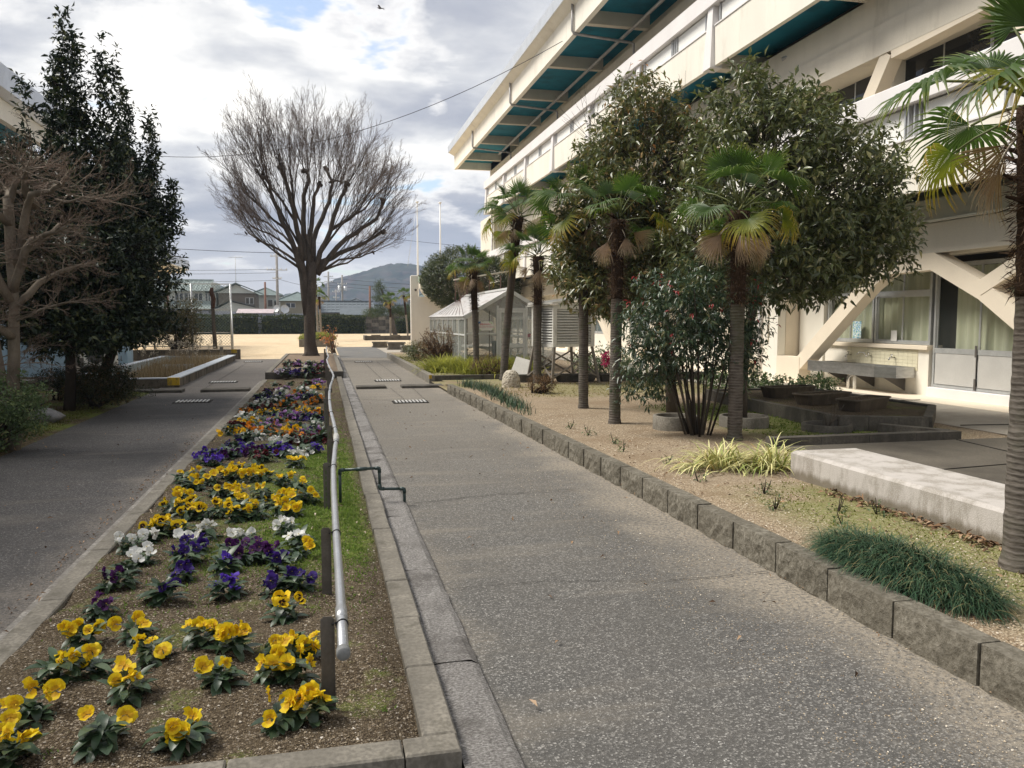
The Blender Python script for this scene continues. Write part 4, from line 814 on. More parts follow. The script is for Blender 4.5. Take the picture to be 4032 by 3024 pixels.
# ------------------------------------------------------------------ evergreen trees and bushes
m_holly = leafmat('dark_evergreen_leaf', (.010, .019, .009), (.027, .047, .019), (.13, .14, .05), .38, .10, .35)
m_cam = leafmat('glossy_leaf', (.048, .064, .022), (.135, .160, .052), (.28, .26, .10), .30, .18, .6)
m_cam2 = leafmat('old_gold_leaf', (.054, .070, .024), (.155, .170, .055), (.38, .24, .09), .32, .2, .6)
m_orange = leafmat('orange_leaf', (.30, .12, .03), (.40, .19, .06), None, .5, .3)
m_dbark = simple('dark_bark', (.045, .036, .028), .95, 5, .3, .6, 30, .1, stretch=(1, 1, .3)); m_gbark = simple('grey_bark', (.10, .085, .068), .92, 5, .3, .5, 30, .1, stretch=(1, 1, .3))
def tree(name, label, base, trunk, ells, ntw, per, L, mat, seed, bark, limbs=7, r=.11, group=None, cat_='tree', extra=None, twg=True, **kw):
    t = thing(name, base, label, cat_, group); r_ = random.Random(seed)
    for tr in trunk:
        n = len(tr); MB().tube(tr, [r * (1.25 - .75 * i / (n - 1)) for i in range(n)], 9).obj('trunk', bark, t)
    for i in range(limbs):
        e = ells[i % len(ells)]; tr = trunk[i % len(trunk)]; a = Vector(tr[-2]).lerp(Vector(tr[-1]), r_.uniform(0, 1)); c = Vector(e[0]) + Vector((r_.uniform(-.5, .5) * e[1][0], r_.uniform(-.5, .5) * e[1][1], r_.uniform(-.3, .5) * e[1][2]))
        m = a.lerp(c, .5) + Vector((r_.uniform(-.15, .15), r_.uniform(-.15, .15), .1)); MB().tube([a, m, c], [r * .5, r * .33, r * .12], 6).obj('limb', bark, t)
    vf = [crown(ells, ntw, per, L, seed=seed, **kw)]
    npmesh('crown', *cat(*vf), mat, t, kind='stuff')
    if extra: npmesh('crown', *crown(ells, int(ntw * extra[1]), 2, L, seed=seed + 9, **kw), extra[0], t, kind='stuff')
    if twg:
        n = ntw // 6; k = np.random.RandomState(seed + 4); w_ = np.array([e[1][0] ** 2 for e in ells]); ix = k.choice(len(ells), n, p=w_ / w_.sum()); c = np.array([e[0] for e in ells])[ix]; E_ = np.array([e[1] for e in ells])[ix]; d = unit(k.normal(size=(n, 3)) + [0, 0, .2]); P = c + d * E_ * .35; Q = c + d * E_ * (.8 + .25 * k.rand(n, 1)); M_ = (P + Q) / 2 + k.normal(size=(n, 3)) * .06
        v, f = sticks(np.stack([P, M_, Q], 1), np.tile([.012, .008, .003], (n, 1))); npmesh('twigs', v, f, bark, t, kind='stuff')
    return t
# left, dark evergreens with upright spires
def spire(x, y, z0, z1, w, n=5): return [((x + .03 * math.sin(i * 2.), y, z0 + (z1 - z0) * (i + .5) / n), (w * (1 - i / n) ** .8 + .05, w * (1 - i / n) ** .8 + .05, (z1 - z0) / n * .75)) for i in range(n)]
EA = [((-4.15, 15.6, 3.55), (1.0, 1.1, 1.1)), ((-4.75, 15.6, 3.4), (.95, 1.0, 1.0)), ((-3.9, 15.4, 2.6), (1.45, 1.3, .75)), ((-4.6, 15.4, 2.4), (1.2, 1.3, .8)), ((-4.1, 15.2, 1.42), (1.45, 1.2, .40)), ((-3.4, 15.3, 1.75), (.85, .8, .55)), ((-4.15, 15.6, 4.75), (.40, .42, .5)), ((-5.2, 15.8, 4.1), (.4, .6, .6)), ((-3.58, 15.6, 4.35), (.27, .4, .45))]
EA += spire(-4.16, 15.6, 4.9, 6.75, .20, 7) + spire(-4.42, 15.6, 4.5, 6.0, .03, 7) + spire(-4.85, 15.6, 4.3, 5.6, .02, 6) + spire(-3.66, 15.6, 4.5, 6.4, .03, 8) + spire(-3.44, 15.6, 4.5, 6.2, .015, 8)
tree('dark_evergreen', 'dark broadleaved evergreen on the left with the tallest upright spires', (-4.25, 15.1, .04), [[(-4.25, 15.1, -.02), (-4.20, 15.1, .6), (-4.22, 15.2, 1.3), (-4.15, 15.4, 2.4), (-4.15, 15.6, 3.8)]], EA, 5200, 11, .105, m_holly, 31, m_dbark, 8, .08, 'dark evergreens on the left', shell=.35, spread=.10, droop=.05, up=.45, lo=1.0)
EB = [((-3.85, 17.6, 3.5), (.72, 1.0, 1.2)), ((-3.65, 17.4, 2.8), (.60, .9, 1.0)), ((-4.05, 17.4, 2.1), (.68, 1.0, .7)), ((-3.15, 17.4, 3.7), (.30, .5, .75)), ((-4.2, 17.4, 1.45), (.65, .8, .35)), ((-3.55, 17.5, 4.3), (.36, .5, .6)), ((-2.92, 17.2, 3.3), (.16, .3, .55))]
EB += spire(-3.52, 17.6, 4.5, 5.95, .07, 6) + spire(-3.08, 17.5, 4.1, 5.65, .07, 6) + spire(-2.66, 17.2, 3.3, 4.25, .06)
tree('dark_evergreen', 'second dark evergreen close behind, leaning over the pond corner', (-4.5, 18.0, .02), [[(-4.5, 18.0, -.02), (-4.35, 18.0, .6), (-4.1, 17.9, 1.2), (-3.75, 17.7, 2.2), (-3.5, 17.6, 3.3)]], [((c_[0] - .2, c_[1], c_[2]), r_) for c_, r_ in EB], 3600, 11, .105, m_holly, 32, m_dbark, 7, .10, 'dark evergreens on the left', shell=.3, spread=.10, droop=.0, up=.5, lo=1.0)
# right, the two big glossy shrubs grown into trees
EC = [((6.75, 10.5, 3.25), (1.35, 1.3, 1.25)), ((5.9, 10.4, 3.7), (1.0, 1.1, 1.05)), ((7.2, 10.6, 2.75), (1.15, 1.1, .80)), ((6.1, 10.3, 2.5), (1.0, 1.1, .75)), ((6.5, 10.5, 4.25), (.75, .8, .65)), ((7.55, 10.6, 3.5), (.70, .8, .75)), ((5.75, 10.4, 4.5), (.40, .5, .5)), ((7.9, 10.5, 2.7), (.55, .6, .42)), ((5.2, 10.3, 2.5), (.7, .8, .8))]
tree('glossy_evergreen', 'big round glossy evergreen before the school wall, growing from the right concrete ring', (5.5, 9.9, .15), [[(5.50, 9.95, .1), (5.52, 9.98, .9), (5.62, 10.0, 1.5), (5.95, 10.2, 2.4), (6.3, 10.4, 3.3)]], EC, 2500, 10, .125, m_cam, 41, m_gbark, 10, .075, 'big glossy evergreens among the palms', shell=.5, spread=.13, droop=.5, wid=.36, lo=1.9)
ED = [((5.35, 12.9, 3.9), (1.1, 1.2, 1.35)), ((4.55, 12.8, 3.1), (.85, 1.0, 1.1)), ((5.9, 13.0, 3.2), (1.1, 1.2, 1.1)), ((5.0, 12.8, 2.5), (1.2, 1.2, .8)), ((5.15, 12.9, 4.9), (.6, .7, .75)), ((4.3, 12.8, 2.4), (.62, .8, .6)), ((4.75, 12.9, 4.0), (.6, .7, .7)), ((6.0, 12.9, 4.4), (.6, .7, .6)), ((4.15, 12.3, 3.3), (.45, .6, .7)), ((4.5, 12.2, 2.1), (.75, .6, .4))]
tree('glossy_evergreen', 'tall glossy evergreen with orange old leaves behind the middle palms, in the left concrete ring', (5.15, 11.4, .15), [[(5.12, 11.3, .1), (5.08, 11.35, .9), (5.12, 11.6, 1.5), (5.2, 12.2, 2.4), (5.25, 12.7, 3.4)]], ED, 2900, 10, .12, m_cam2, 42, m_gbark, 10, .075, 'big glossy evergreens among the palms', shell=.5, spread=.13, droop=.5, wid=.36, lo=1.6, extra=(m_orange, .035))
k = np.random.RandomState(8); n = 46; P = np.stack([4.4 + 2.1 * k.rand(n), 12.7 + .5 * k.rand(n), 4.2 + .5 * k.rand(n)], 1); LV = shoots(P, unit(k.normal(size=(n, 3)) * .5 + [0, -.1, 1]), .6 + .5 * k.rand(n), np.full(n, .006), 2, K=4, kids=4, ang=.5, seed=3)
tt = [o for o in C.objects if o.name.startswith('glossy_evergreen') and o.location.y > 11][0]; npmesh('bare_tips', *cat(*[sticks(Q, np.maximum(r, .002)) for Q, r in LV]), m_gbark, tt, kind='stuff')
# heavenly bamboo: many thin stems, drooping leaf sprays, a few red leaves
m_nan = leafmat('slender_leaf', (.025, .050, .024), (.060, .098, .045), (.16, .15, .06), .32, .18, .55); m_red = leafmat('red_leaf', (.20, .02, .02), (.42, .05, .05), None, .4, .3)
t = thing('stemmed_shrub', (4.52, 9.3, .15), 'many-stemmed shrub with drooping slender leaves, some red, behind the grass', 'shrub'); r_ = random.Random(4); tips = []
for i in range(22):
    a = r_.uniform(0, 6.28); q = r_.uniform(.03, .16); e = Vector((4.52 + math.cos(a) * q * 5.2, 9.3 + math.sin(a) * q * 3, r_.uniform(1.1, 2.0))); b = Vector((4.56 + math.cos(a) * q, 9.3 + math.sin(a) * q, .12)); mids = [b.lerp(e, s) + Vector((r_.uniform(-.03, .03), 0, -.12 * math.sin(s * 3.1) * 0)) for s in (.33, .66)]
    MB().tube([b, *mids, e], [.016, .013, .010, .006], 6).obj('stem', m_gbark if i % 3 else m_dbark, t); tips.append(e)
EN = [((4.45, 9.3, 1.85), (.85, .6, .5)), ((4.1, 9.3, 1.55), (.6, .5, .5)), ((4.9, 9.3, 1.6), (.5, .5, .5)), ((4.0, 9.4, 1.15), (.42, .4, .35)), ((4.55, 9.3, 1.3), (.75, .5, .35)), ((5.15, 9.4, 1.15), (.28, .3, .45)), ((3.95, 9.5, .8), (.32, .3, .25))]
npmesh('crown', *crown(EN, 1050, 10, .085, seed=6, shell=.2, spread=.10, droop=.8, wid=.30, lo=.55), m_nan, t, kind='stuff'); npmesh('red_leaves', *crown(EN, 48, 4, .06, seed=7, shell=.7, spread=.05, droop=.8, wid=.33, lo=.8), m_red, t, kind='stuff')
def bush(name, label, base, ells, ntw, L, mat, seed, stems=10, cat_='bush', group=None, bark=None, extra=None, **kw):
    t = thing(name, base, label, cat_, group); k = np.random.RandomState(seed); b = np.array(base, float)
    if stems:
        n = stems; e = [ells[i] for i in k.choice(len(ells), n)]; Q = np.array([q[0] for q in e]) + k.normal(size=(n, 3)) * np.array([q[1] for q in e]) * .45; P = b + k.normal(size=(n, 3)) * [.06, .06, 0]; M_ = (P + Q) / 2 + k.normal(size=(n, 3)) * .03; v, f = sticks(np.stack([P, M_, Q], 1), np.tile([.014, .010, .004], (n, 1)) * (1 + k.rand(n, 1)), 4); npmesh('stems', v, f, bark or m_dbark, t, kind='stuff')
    if ntw: npmesh('leaves', *crown(ells, ntw, 9, L, seed=seed, **kw), mat, t, kind='stuff')
    if extra: npmesh('leaves', *crown(ells, int(ntw * extra[1]), 5, L, seed=seed + 1, **kw), extra[0], t, kind='stuff')
    return t
m_azal = leafmat('azalea_leaf', (.045, .075, .028), (.10, .155, .055), (.22, .27, .10), .5, .2, .4); m_azad = leafmat('dull_azalea_leaf', (.030, .034, .016), (.065, .075, .030), (.20, .11, .05), .5, .15, .3)
m_fern = leafmat('yellow_green_leaf', (.15, .175, .03), (.32, .33, .06), (.46, .41, .09), .6, .3, .3); m_rust = leafmat('rusty_leaf', (.075, .045, .022), (.16, .095, .04), (.24, .13, .05), .6, .2, .3)
bush('azalea_bush', 'light green azalea bush at the left edge in front of the bare tree', (-4.1, 10.8, .03), [((-3.80, 10.8, .64), (.46, .5, .32)), ((-3.52, 10.7, .52), (.26, .35, .26)), ((-3.85, 10.7, .35), (.42, .4, .3)), ((-4.3, 10.9, .55), (.5, .5, .35))], 900, .046, m_azal, 51, 14, shell=.45, spread=.06, droop=0, wid=.5)
bush('azalea_bush', 'dull brown-green azalea bush beside the dark trunk near the left path edge', (-4.0, 15.6, .03), [((-3.85, 15.6, .52), (.50, .5, .34)), ((-4.15, 15.7, .42), (.4, .4, .3)), ((-3.6, 15.6, .4), (.3, .4, .25))], 1100, .044, m_azad, 52, 14, shell=.4, spread=.06, droop=0, wid=.5)
bush('clipped_tree', 'small cloud-clipped dark shrub on a thin stem before the blue lockers', (-5.0, 17.0, .02), [((-5.0, 17.0, .50), (.34, .3, .15)), ((-4.9, 17.0, .44), (.30, .28, .12))], 420, .035, m_holly, 53, 9, shell=.6, spread=.04, wid=.5, droop=0)
bush('creeping_shrub', 'low creeping dark green plant at the foot of the sill by the pond', (-3.85, 17.9, .02), [((-3.8, 17.9, .10), (.42, .5, .09)), ((-4.2, 17.8, .10), (.4, .4, .1))], 200, .03, m_holly, 54, 0, shell=.4, spread=.05)
bush('brown_bush', 'bare brownish twiggy bush before the greenhouse side', (3.55, 24.5, .15), [((3.55, 24.5, .95), (.62, .6, .42)), ((3.2, 24.5, .7), (.5, .4, .35)), ((3.9, 24.4, .75), (.4, .4, .4))], 480, .055, m_rust, 55, 150, shell=.4, spread=.07, bark=simple('bush_stem', (.12, .075, .05), .9))
bush('dark_green_bush', 'dark spiky green bush where the second garden wall begins', (3.25, 28.5, .15), [((3.25, 28.5, .5), (.48, .5, .28))], 260, .09, m_cam, 56, 8, shell=.3, spread=.08, wid=.2, up=.8)
for i, (x, y, w, h) in enumerate(((3.35, 22.6, .6, .36), (3.95, 21.7, .55, .38), (4.55, 21.2, .5, .34), (5.05, 20.9, .36, .30))):
    P = np.array([x, y, .15]) + nr.normal(size=(900, 3)) * [w * .45, .35, 0]; A = (P - [x, y, 0]) * [1.2, 1.2, 0] + nr.normal(size=(900, 3)) * .35 + [0, 0, .9]; v, f = blades(P, A, .38 + .28 * nr.rand(900), np.full(900, .036), 3, .6)
    tag_ = ['leftmost', 'second', 'third', 'rightmost'][i]; npmesh('fern_clump', v, f, m_fern, loc=(x, y, .15), label=f'yellow-green fern-like clump before the greenhouse, {tag_} of four', cat='plant', group='yellow-green clumps by the greenhouse')
bush('rusty_bush', 'low rust-red bush in front of the ferns by the stone lantern top', (4.15, 20.6, .15), [((4.15, 20.6, .40), (.46, .35, .26)), ((4.5, 20.5, .35), (.3, .3, .2))], 420, .035, m_rust, 58, 20, shell=.5, spread=.05)
bush('rusty_bush', 'small rusty bush on the sand just beyond the dark grass', (4.13, 15.4, .15), [((4.15, 15.4, .34), (.24, .24, .17)), ((4.3, 15.4, .33), (.15, .15, .12))], 240, .032, m_rust, 59, 16, shell=.4, spread=.04)
bush('flowering_plant', 'leafy plant with one magenta flower spike behind the white louvred box', (6.95, 19.2, .15), [((6.9, 19.2, .55), (.5, .4, .35)), ((7.4, 19.2, .4), (.4, .4, .3)), ((6.4, 19.4, .45), (.4, .4, .28))], 380, .07, m_azal, 60, 14, shell=.3, extra=None)
npmesh('magenta_flower', *crown([((6.72, 18.75, .62), (.07, .07, .16))], 40, 5, .05, seed=3, shell=.4, spread=.03, wid=.8), leafmat('magenta_petal', (.45, .01, .10), (.6, .03, .16), None, .6, .2), [o for o in C.objects if o.name == 'flowering_plant'][0], kind='stuff')
bush('leafy_border_plant', 'row of low leafy plants with a red bloom at the foot of the school wall', (8.4, 14.3, .16), [((8.2, 14.1, .36), (.55, .4, .2)), ((8.75, 13.2, .36), (.5, .5, .2)), ((8.0, 15.3, .36), (.5, .5, .22))], 460, .06, m_azal, 61, 0, shell=.3, spread=.06, wid=.6)
tree('round_clipped_tree', 'large round clipped tree beside the white end wall', (7.1, 42, 0), [[(7.1, 42, -.05), (7.1, 42, 1.5), (7.1, 42, 3)]], [((7.0, 42, 3.75), (1.95, 1.8, 1.55)), ((8.3, 42, 3.5), (1.5, 1.5, 1.3)), ((6.4, 42, 3.6), (1.4, 1.4, 1.2)), ((9.0, 42.5, 3.55), (1.3, 1.4, 1.3))], 5200, 9, .10, leafmat('clipped_leaf', (.030, .048, .018), (.085, .105, .035), (.17, .18, .06), .4, .2, .5), 62, m_gbark, 5, .16, shell=.82, spread=.09, jit=.05, up=.3)
bush('fence_bush', 'brown-green bush growing at the chain-link fence behind the pond', (-6.2, 37, .3), [((-6.2, 37.2, 1.7), (.95, .9, .75)), ((-6.6, 37.2, 1.1), (.7, .7, .6)), ((-5.7, 37.2, 1.2), (.6, .7, .8)), ((-5.6, 37.2, 2.1), (.55, .5, .5)), ((-5.6, 37, .65), (.5, .5, .35))], 900, .085, leafmat('fence_bush_leaf', (.055, .050, .024), (.11, .105, .042), (.22, .16, .06), .6, .2, .3), 63, 60, shell=.2, spread=.10)
bush('dry_weed', 'dry twiggy weed with orange leaves beside the big trunk', (.42, 36, .1), [((.25, 36, .85), (.32, .3, .42))], 30, .10, leafmat('rust_orange_leaf', (.28, .10, .03), (.42, .18, .06), None), 64, 22, shell=.3, bark=m_ztwig)
# pine behind, and its prop
m_pine = leafmat('pine_needles', (.025, .050, .018), (.065, .095, .026), (.15, .16, .05), .6, .15, .3)
t = thing('pine_tree', (10.4, 82, 0), 'small pruned pine beyond the sand playground', 'tree'); PB = Vector((9.3, 82, 0))
MB().tube([(9.35, 82, -.05), (9.15, 82, 1.0), (9.0, 82, 2.1), (8.3, 82, 3.6), (8.0, 82, 4.6)], [.24, .2, .17, .12, .07], 8).obj('trunk', m_gbark, t); EP = [((8.6, 82, 2.6), (1.5, 1, .55)), ((7.2, 82, 2.25), (1.1, .9, .40)), ((10.2, 82, 2.4), (1.1, .9, .5)), ((8.0, 82, 3.7), (.9, .8, .45)), ((7.8, 82, 4.6), (.6, .6, .4)), ((7.75, 82, 5.1), (.3, .3, .35)), ((11.0, 82, 2.9), (.6, .6, .35))]
npmesh('crown', *crown(EP, 1300, 10, .22, seed=3, shell=.2, spread=.16, wid=.10, up=.8), m_pine, t, kind='stuff'); t.location.x -= 2.3
# clipped hedges beyond the playground
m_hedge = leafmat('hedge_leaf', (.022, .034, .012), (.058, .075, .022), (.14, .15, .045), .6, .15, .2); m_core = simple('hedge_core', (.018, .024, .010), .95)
def hedge(x0, x1, h, label, y=92.9):
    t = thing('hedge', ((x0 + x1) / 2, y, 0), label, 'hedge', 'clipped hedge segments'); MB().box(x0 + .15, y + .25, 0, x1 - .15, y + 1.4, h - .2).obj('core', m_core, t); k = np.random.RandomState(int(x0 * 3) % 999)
    n = int((x1 - x0) * 330); f = k.rand(n) < .68; P = np.where(f[:, None], np.stack([x0 + (x1 - x0) * k.rand(n), y + .12 + .12 * k.rand(n) + 0 * f, .02 + h * k.rand(n)], 1), np.stack([x0 + (x1 - x0) * k.rand(n), y + .1 + 1.2 * k.rand(n), h - .08 + .14 * k.rand(n) + .06 * np.sin(k.rand(n) * 9)], 1))
    P[:, 1] += .10 * np.sin(P[:, 0] * 2.1) + .08 * np.sin(P[:, 2] * 4 + P[:, 0]); P[:, 2] += .07 * np.sin(P[:, 0] * 1.3) * (P[:, 2] > h * .8); A = k.normal(size=(n, 3)) + [0, -.7, .5]; v, g = leaves(P, unit(A), unit(k.normal(size=(n, 3)) + [0, -1, .6]), .16 + .16 * k.rand(n), .10 + .06 * k.rand(n)); npmesh('leaves', v, g, m_hedge, t, kind='stuff')
hedge(-42, -14.3, 2.1, 'clipped hedge seen through the chain-link fence at far left'); hedge(-14.2, -6.9, 1.98, 'clipped hedge segment left of the big trunk, nearer the fence'); hedge(-6.7, -.6, 1.9, 'clipped hedge segment just left of the big trunk'); hedge(-.5, 4.7, 1.92, 'clipped hedge segment right of the big trunk'); hedge(7.9, 9.4, 1.6, 'short dark hedge piece behind the pine'); hedge(9.45, 14, 1.75, 'hedge piece beside the white end wall')
# ------------------------------------------------------------------ grasses
m_mondo = island('mondo_blade', (0, (.018, .040, .022)), (.55, (.035, .078, .040)), (.90, (.075, .13, .065)), (.95, (.26, .22, .10)), (1, (.34, .27, .14)), rough=.45)
P = []; k = np.random.RandomState(2)
while len(P) < 5200:
    t_ = k.rand(); y = 3.2 + 1.32 * t_; x = 2.93 + .52 * k.rand() * (1 - .35 * t_) - .03
    if ((y - 3.88) / .64) ** 2 + ((x - 3.16) / .25) ** 2 < 1.05: P.append((x, y, .15 + .10 * max(0, 1 - ((y - 3.88) / .66) ** 2 - ((x - 3.16) / .28) ** 2)))
P = np.array(P); A = (P - [3.16, 3.88, 0]) * [1.6, .5, 0] + k.normal(size=P.shape) * .45 + [-.25, -.3, .95]; n = len(P)
v, f = blades(P, A, .13 + .11 * k.rand(n), .0045 + .002 * k.rand(n), 5, 1.0); npmesh('grass_clump', v, f, m_mondo, loc=(3.18, 3.78, .15), label='dense dark green mondo grass spilling over the block wall', cat='grass clump')
m_var = island('striped_blade', (0, (.22, .28, .07)), (.4, (.56, .54, .22)), (.8, (.78, .74, .38)), (.95, (.52, .38, .14)), (1, (.35, .2, .08)), rough=.5)
for (x, y, n, s, lab) in ((3.78, 7.15, 300, 1., 'pale yellow striped grass clump, the wider left half, at the palm foot'), (4.20, 7.0, 260, 1.05, 'pale yellow striped grass clump right of the palm foot beside the stone bench')):
    P = np.array([x, y, .16]) + k.normal(size=(n, 3)) * [.17, .10, .0]; A = (P - [x, y, .16]) * 4 + k.normal(size=(n, 3)) * .35 + [0, 0, .85]; v, f = blades(P, A, (.30 + .20 * k.rand(n)) * s, .013 + .007 * k.rand(n), 5, .95); npmesh('grass_clump', v, f, m_var, loc=(x, y, .16), label=lab, cat='grass clump', group='yellow striped grass clumps')
m_daff = island('dark_blade', (0, (.018, .045, .03)), (.6, (.04, .085, .045)), (1, (.10, .16, .07)), rough=.5)
for i, (x, y) in enumerate(((3.02, 12.2), (3.08, 13.1), (3.1, 14.0), (3.15, 14.9), (3.2, 15.7), (3.18, 16.5), (3.05, 17.2))):
    n = 190 if i else 60; P = np.array([x, y, .15]) + k.normal(size=(n, 3)) * [.09, .28, 0]; A = k.normal(size=(n, 3)) * .3 + [0, 0, 1]; v, f = blades(P, A, .15 + .12 * k.rand(n), np.full(n, .009), 3, .5)
    npmesh('bulb_leaves', v, f, m_daff, loc=(x, y, .15), label=f'tuft of dark green bulb leaves behind the block wall, {ORD[i]} from the near end', cat='plant', group='dark bulb leaves in a row')
# pruned rose stumps / weeds in the sand
for i, (x, y) in enumerate(((3.22, 9.6), (3.3, 8.9), (3.18, 8.3), (3.35, 7.5), (3.25, 6.6), (3.55, 6.0), (3.35, 5.5), (3.75, 5.3), (3.55, 4.95), (3.98, 5.15), (3.2, 10.3))):
    t = thing('pruned_plant', (x, y, .15), f'small cut-back plant with dark stems in the sand, {ORD[i]} of the line' if i < 9 else ('small cut-back plant nearest the bench' if i == 9 else 'farthest small cut-back plant of the line'), 'plant', 'cut-back plants in the sand'); r_ = random.Random(i)
    for j in range(r_.randint(2, 4)): a = r_.uniform(0, 6.28); q = r_.uniform(.06, .15); MB().tube([(x, y, .14), (x + math.cos(a) * q * .3, y + math.sin(a) * q * .3, .15 + q * .5), (x + math.cos(a) * q * .45, y + math.sin(a) * q * .45, .15 + q)], [.005, .004, .003], 5).obj('stem', m_dbark, t)
    npmesh('leaves', *crown([((x, y, .185), (.06, .06, .03))], 10, 4, .030, seed=i, shell=.3, spread=.02, wid=.5), m_azal, t, kind='stuff')
weeds('garden_moss', 5200, lambda r_: (5.2 + 2.6 * r_.rand(), 8.6 + 4.2 * r_.rand()), .035, leafmat('lawn_moss', (.05, .085, .012), (.115, .165, .025), None, .8, .3, .1), 'green moss and grass patch between the concrete rings and the planter', 71, zf=lambda x, y: .15)
weeds('garden_weeds', 2600, lambda r_: (3.4 + r_.rand() * .75 + r_.normal() * .05, 3.0 + 3.4 * r_.rand()), .022, leafmat('olive_weed', (.09, .10, .02), (.19, .20, .045), None, .8, .3, .1), 'thin olive weeds on the sand before the stone bench', 72, zf=lambda x, y: .15)
weeds('garden_weeds', 3000, lambda r_: (3.3 + r_.rand() * 4.5, 14.4 + 3.2 * r_.rand()), .04, leafmat('straw_weed', (.16, .14, .05), (.30, .26, .11), None, .8, .3, .1), 'straw-coloured thin grass on the far sand before the planter troughs', 73, zf=lambda x, y: .15)
weeds('left_moss', 6000, lambda r_: (-3.72 - abs(r_.normal()) * .6, 9 + 9.5 * r_.rand()), .03, leafmat('shade_moss', (.05, .065, .015), (.12, .135, .03), (.2, .17, .07), .8, .3, .1), 'mossy weeds along the left edge of the dark asphalt', 74, zf=lambda x, y: .05)
weeds('far_grass', 3000, lambda r_: (2.75 + r_.rand() * 1.2, 20.4 + 11 * r_.rand()), .05, leafmat('far_grass_blade', (.10, .11, .03), (.22, .22, .06), None, .8, .3, .1), 'patchy grass behind the second garden wall', 75, zf=lambda x, y: .15)
# ------------------------------------------------------------------ the school building on the right
m_cream = simple('cream_paint', (.84, .795, .69), .75, 1.0, .05, .05, 90, .25, dirt=((.50, .44, .35), 1.5, .54, .32), stretch=(1, 1, .3), fine=.04)
m_rail = simple('pale_grey_paint', (.78, .75, .73), .7, 1.0, .04, .05, 90, dirt=((.5, .47, .44), 1.3, .6, .2), stretch=(1, 1, .3), fine=.04)
m_wall = simple('beige_wall', (.69, .63, .52), .85, 1.2, .06, .08, 90, dirt=((.42, .37, .29), 1.6, .53, .38), stretch=(1, 1, .3), fine=.06)
m_brace = simple('peach_paint', (.82, .72, .57), .8, 1.2, .05, .05, 90, dirt=((.5, .4, .3), 1.5, .6, .25), fine=.05)
m_teal = simple('teal_soffit', (.012, .20, .29), .7, 1.2, .15, .05, 60, dirt=((.008, .07, .10), .8, .5, .5))
m_sheet = simple('white_sheet', (.86, .85, .80), .55, 1, .03)
m_alu = simple('aluminium', (.60, .61, .60), .4, 6, .08, 0, 60, .5, .5)
m_metal = simple('eaves_metal', (.66, .68, .70), .28, 2, .08, 0, 60, .5, .55, dirt=((.45, .46, .46), 1.5, .5, .4))
m_pipe = simple('grey_pipe', (.42, .41, .40), .45, 6, .12, 0, 60, .5, .4, dirt=((.2, .17, .14), 4, .5, .5)); m_dkpipe = simple('dark_pipe', (.11, .10, .09), .5)
m_panel = simple('grey_door_panel', (.52, .51, .48), .5, 3, .05)
def glassmat(name, tint, a=.25, rough=.04):
    s = NT(name); s.done(tint, rough, None, .6); s.b.inputs['Alpha'].default_value = a; return s.m
m_glass = glassmat('window_glass', (.12, .135, .12), .12); m_dglass = simple('dark_glass', (.022, .026, .03), .06, 1, .1, 0, 50, .6); m_ghglass = glassmat('greenhouse_glass', (.50, .53, .49), .34, .12)
def curtmat(name, a, b):
    s = NT(name); p = s.P(); w = s.n('ShaderNodeTexWave', wave_type='BANDS', bands_direction='Y'); w.inputs['Scale'].default_value = 2.2; w.inputs['Distortion'].default_value = 1.2; s.l(p, w.inputs[0]); return s.done(s.mix(s.mr(w.outputs[0], .2, .8, 0, .5), a, b), .9, None, .1)
m_curt = curtmat('green_curtain', (.80, .82, .60), (.66, .70, .46)); m_curtb = curtmat('grey_curtain', (.32, .38, .38), (.25, .30, .30))
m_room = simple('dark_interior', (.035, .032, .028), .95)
def curtain(y0, y1, z0, z1, x, par, mat=None):
    n = max(8, int((y1 - y0) / .035)); v = []
    for i in range(n + 1):
        y = y0 + (y1 - y0) * i / n; q = .028 * math.sin(i * 1.05) + .012 * math.sin(i * .37 + y0)
        v += [(x + q, y, z0), (x + q, y, z1)]
    MB().add(v, [(2 * i, 2 * i + 1, 2 * i + 3, 2 * i + 2) for i in range(n)], 0, True).obj('curtain', mat or m_curt, par)
def window(par, x, y0, y1, z0, z1, ny, cur=None, split=None, fr=.045, glass=None, name='window'):
    """sliding window facing -X: frame object, its panes and mullions as sub-parts"""
    f = MB(); f.box(x - .03, y0, z0, x + .05, y1, z0 + fr); f.box(x - .03, y0, z1 - fr, x + .05, y1, z1); f.box(x - .028, y0, z0 + fr, x + .05, y0 + fr, z1 - fr); f.box(x - .028, y1 - fr, z0 + fr, x + .05, y1, z1 - fr)
    if split: f.box(x - .035, y0 + fr, split - .035, x + .045, y1 - fr, split + .035)
    o = f.obj(name, m_alu, par); w = (y1 - y0 - 2 * fr) / ny; rows = [(z0 + fr, (split - .035) if split else z1 - fr)] + ([(split + .035, z1 - fr)] if split else [])
    for za, zb_ in rows:
        for i in range(ny):
            a = y0 + fr + w * i; xx = x + (.012 if i % 2 else -.004); MB().box(xx, a + .024, za + .028, xx + .006, a + w - .024, zb_ - .028).obj('pane', glass or m_glass, o)
            s_ = MB(); xx -= .008; s_.box(xx, a, za, xx + .022, a + .026, zb_); s_.box(xx, a + w - .026, za, xx + .022, a + w, zb_); s_.box(xx, a + .026, za, xx + .022, a + w - .026, za + .03); s_.box(xx, a + .026, zb_ - .03, xx + .022, a + w - .026, zb_); s_.obj('sash', m_alu, o)
    return o
B = thing('school_building', (11, 22, 0), 'long cream three-storey school building with teal soffits along the right', 'building')
PY = [47.55 - 4.75 * k for k in range(12)]      # bay lines, far to near
Y0, Y1 = -4.6, 47.8
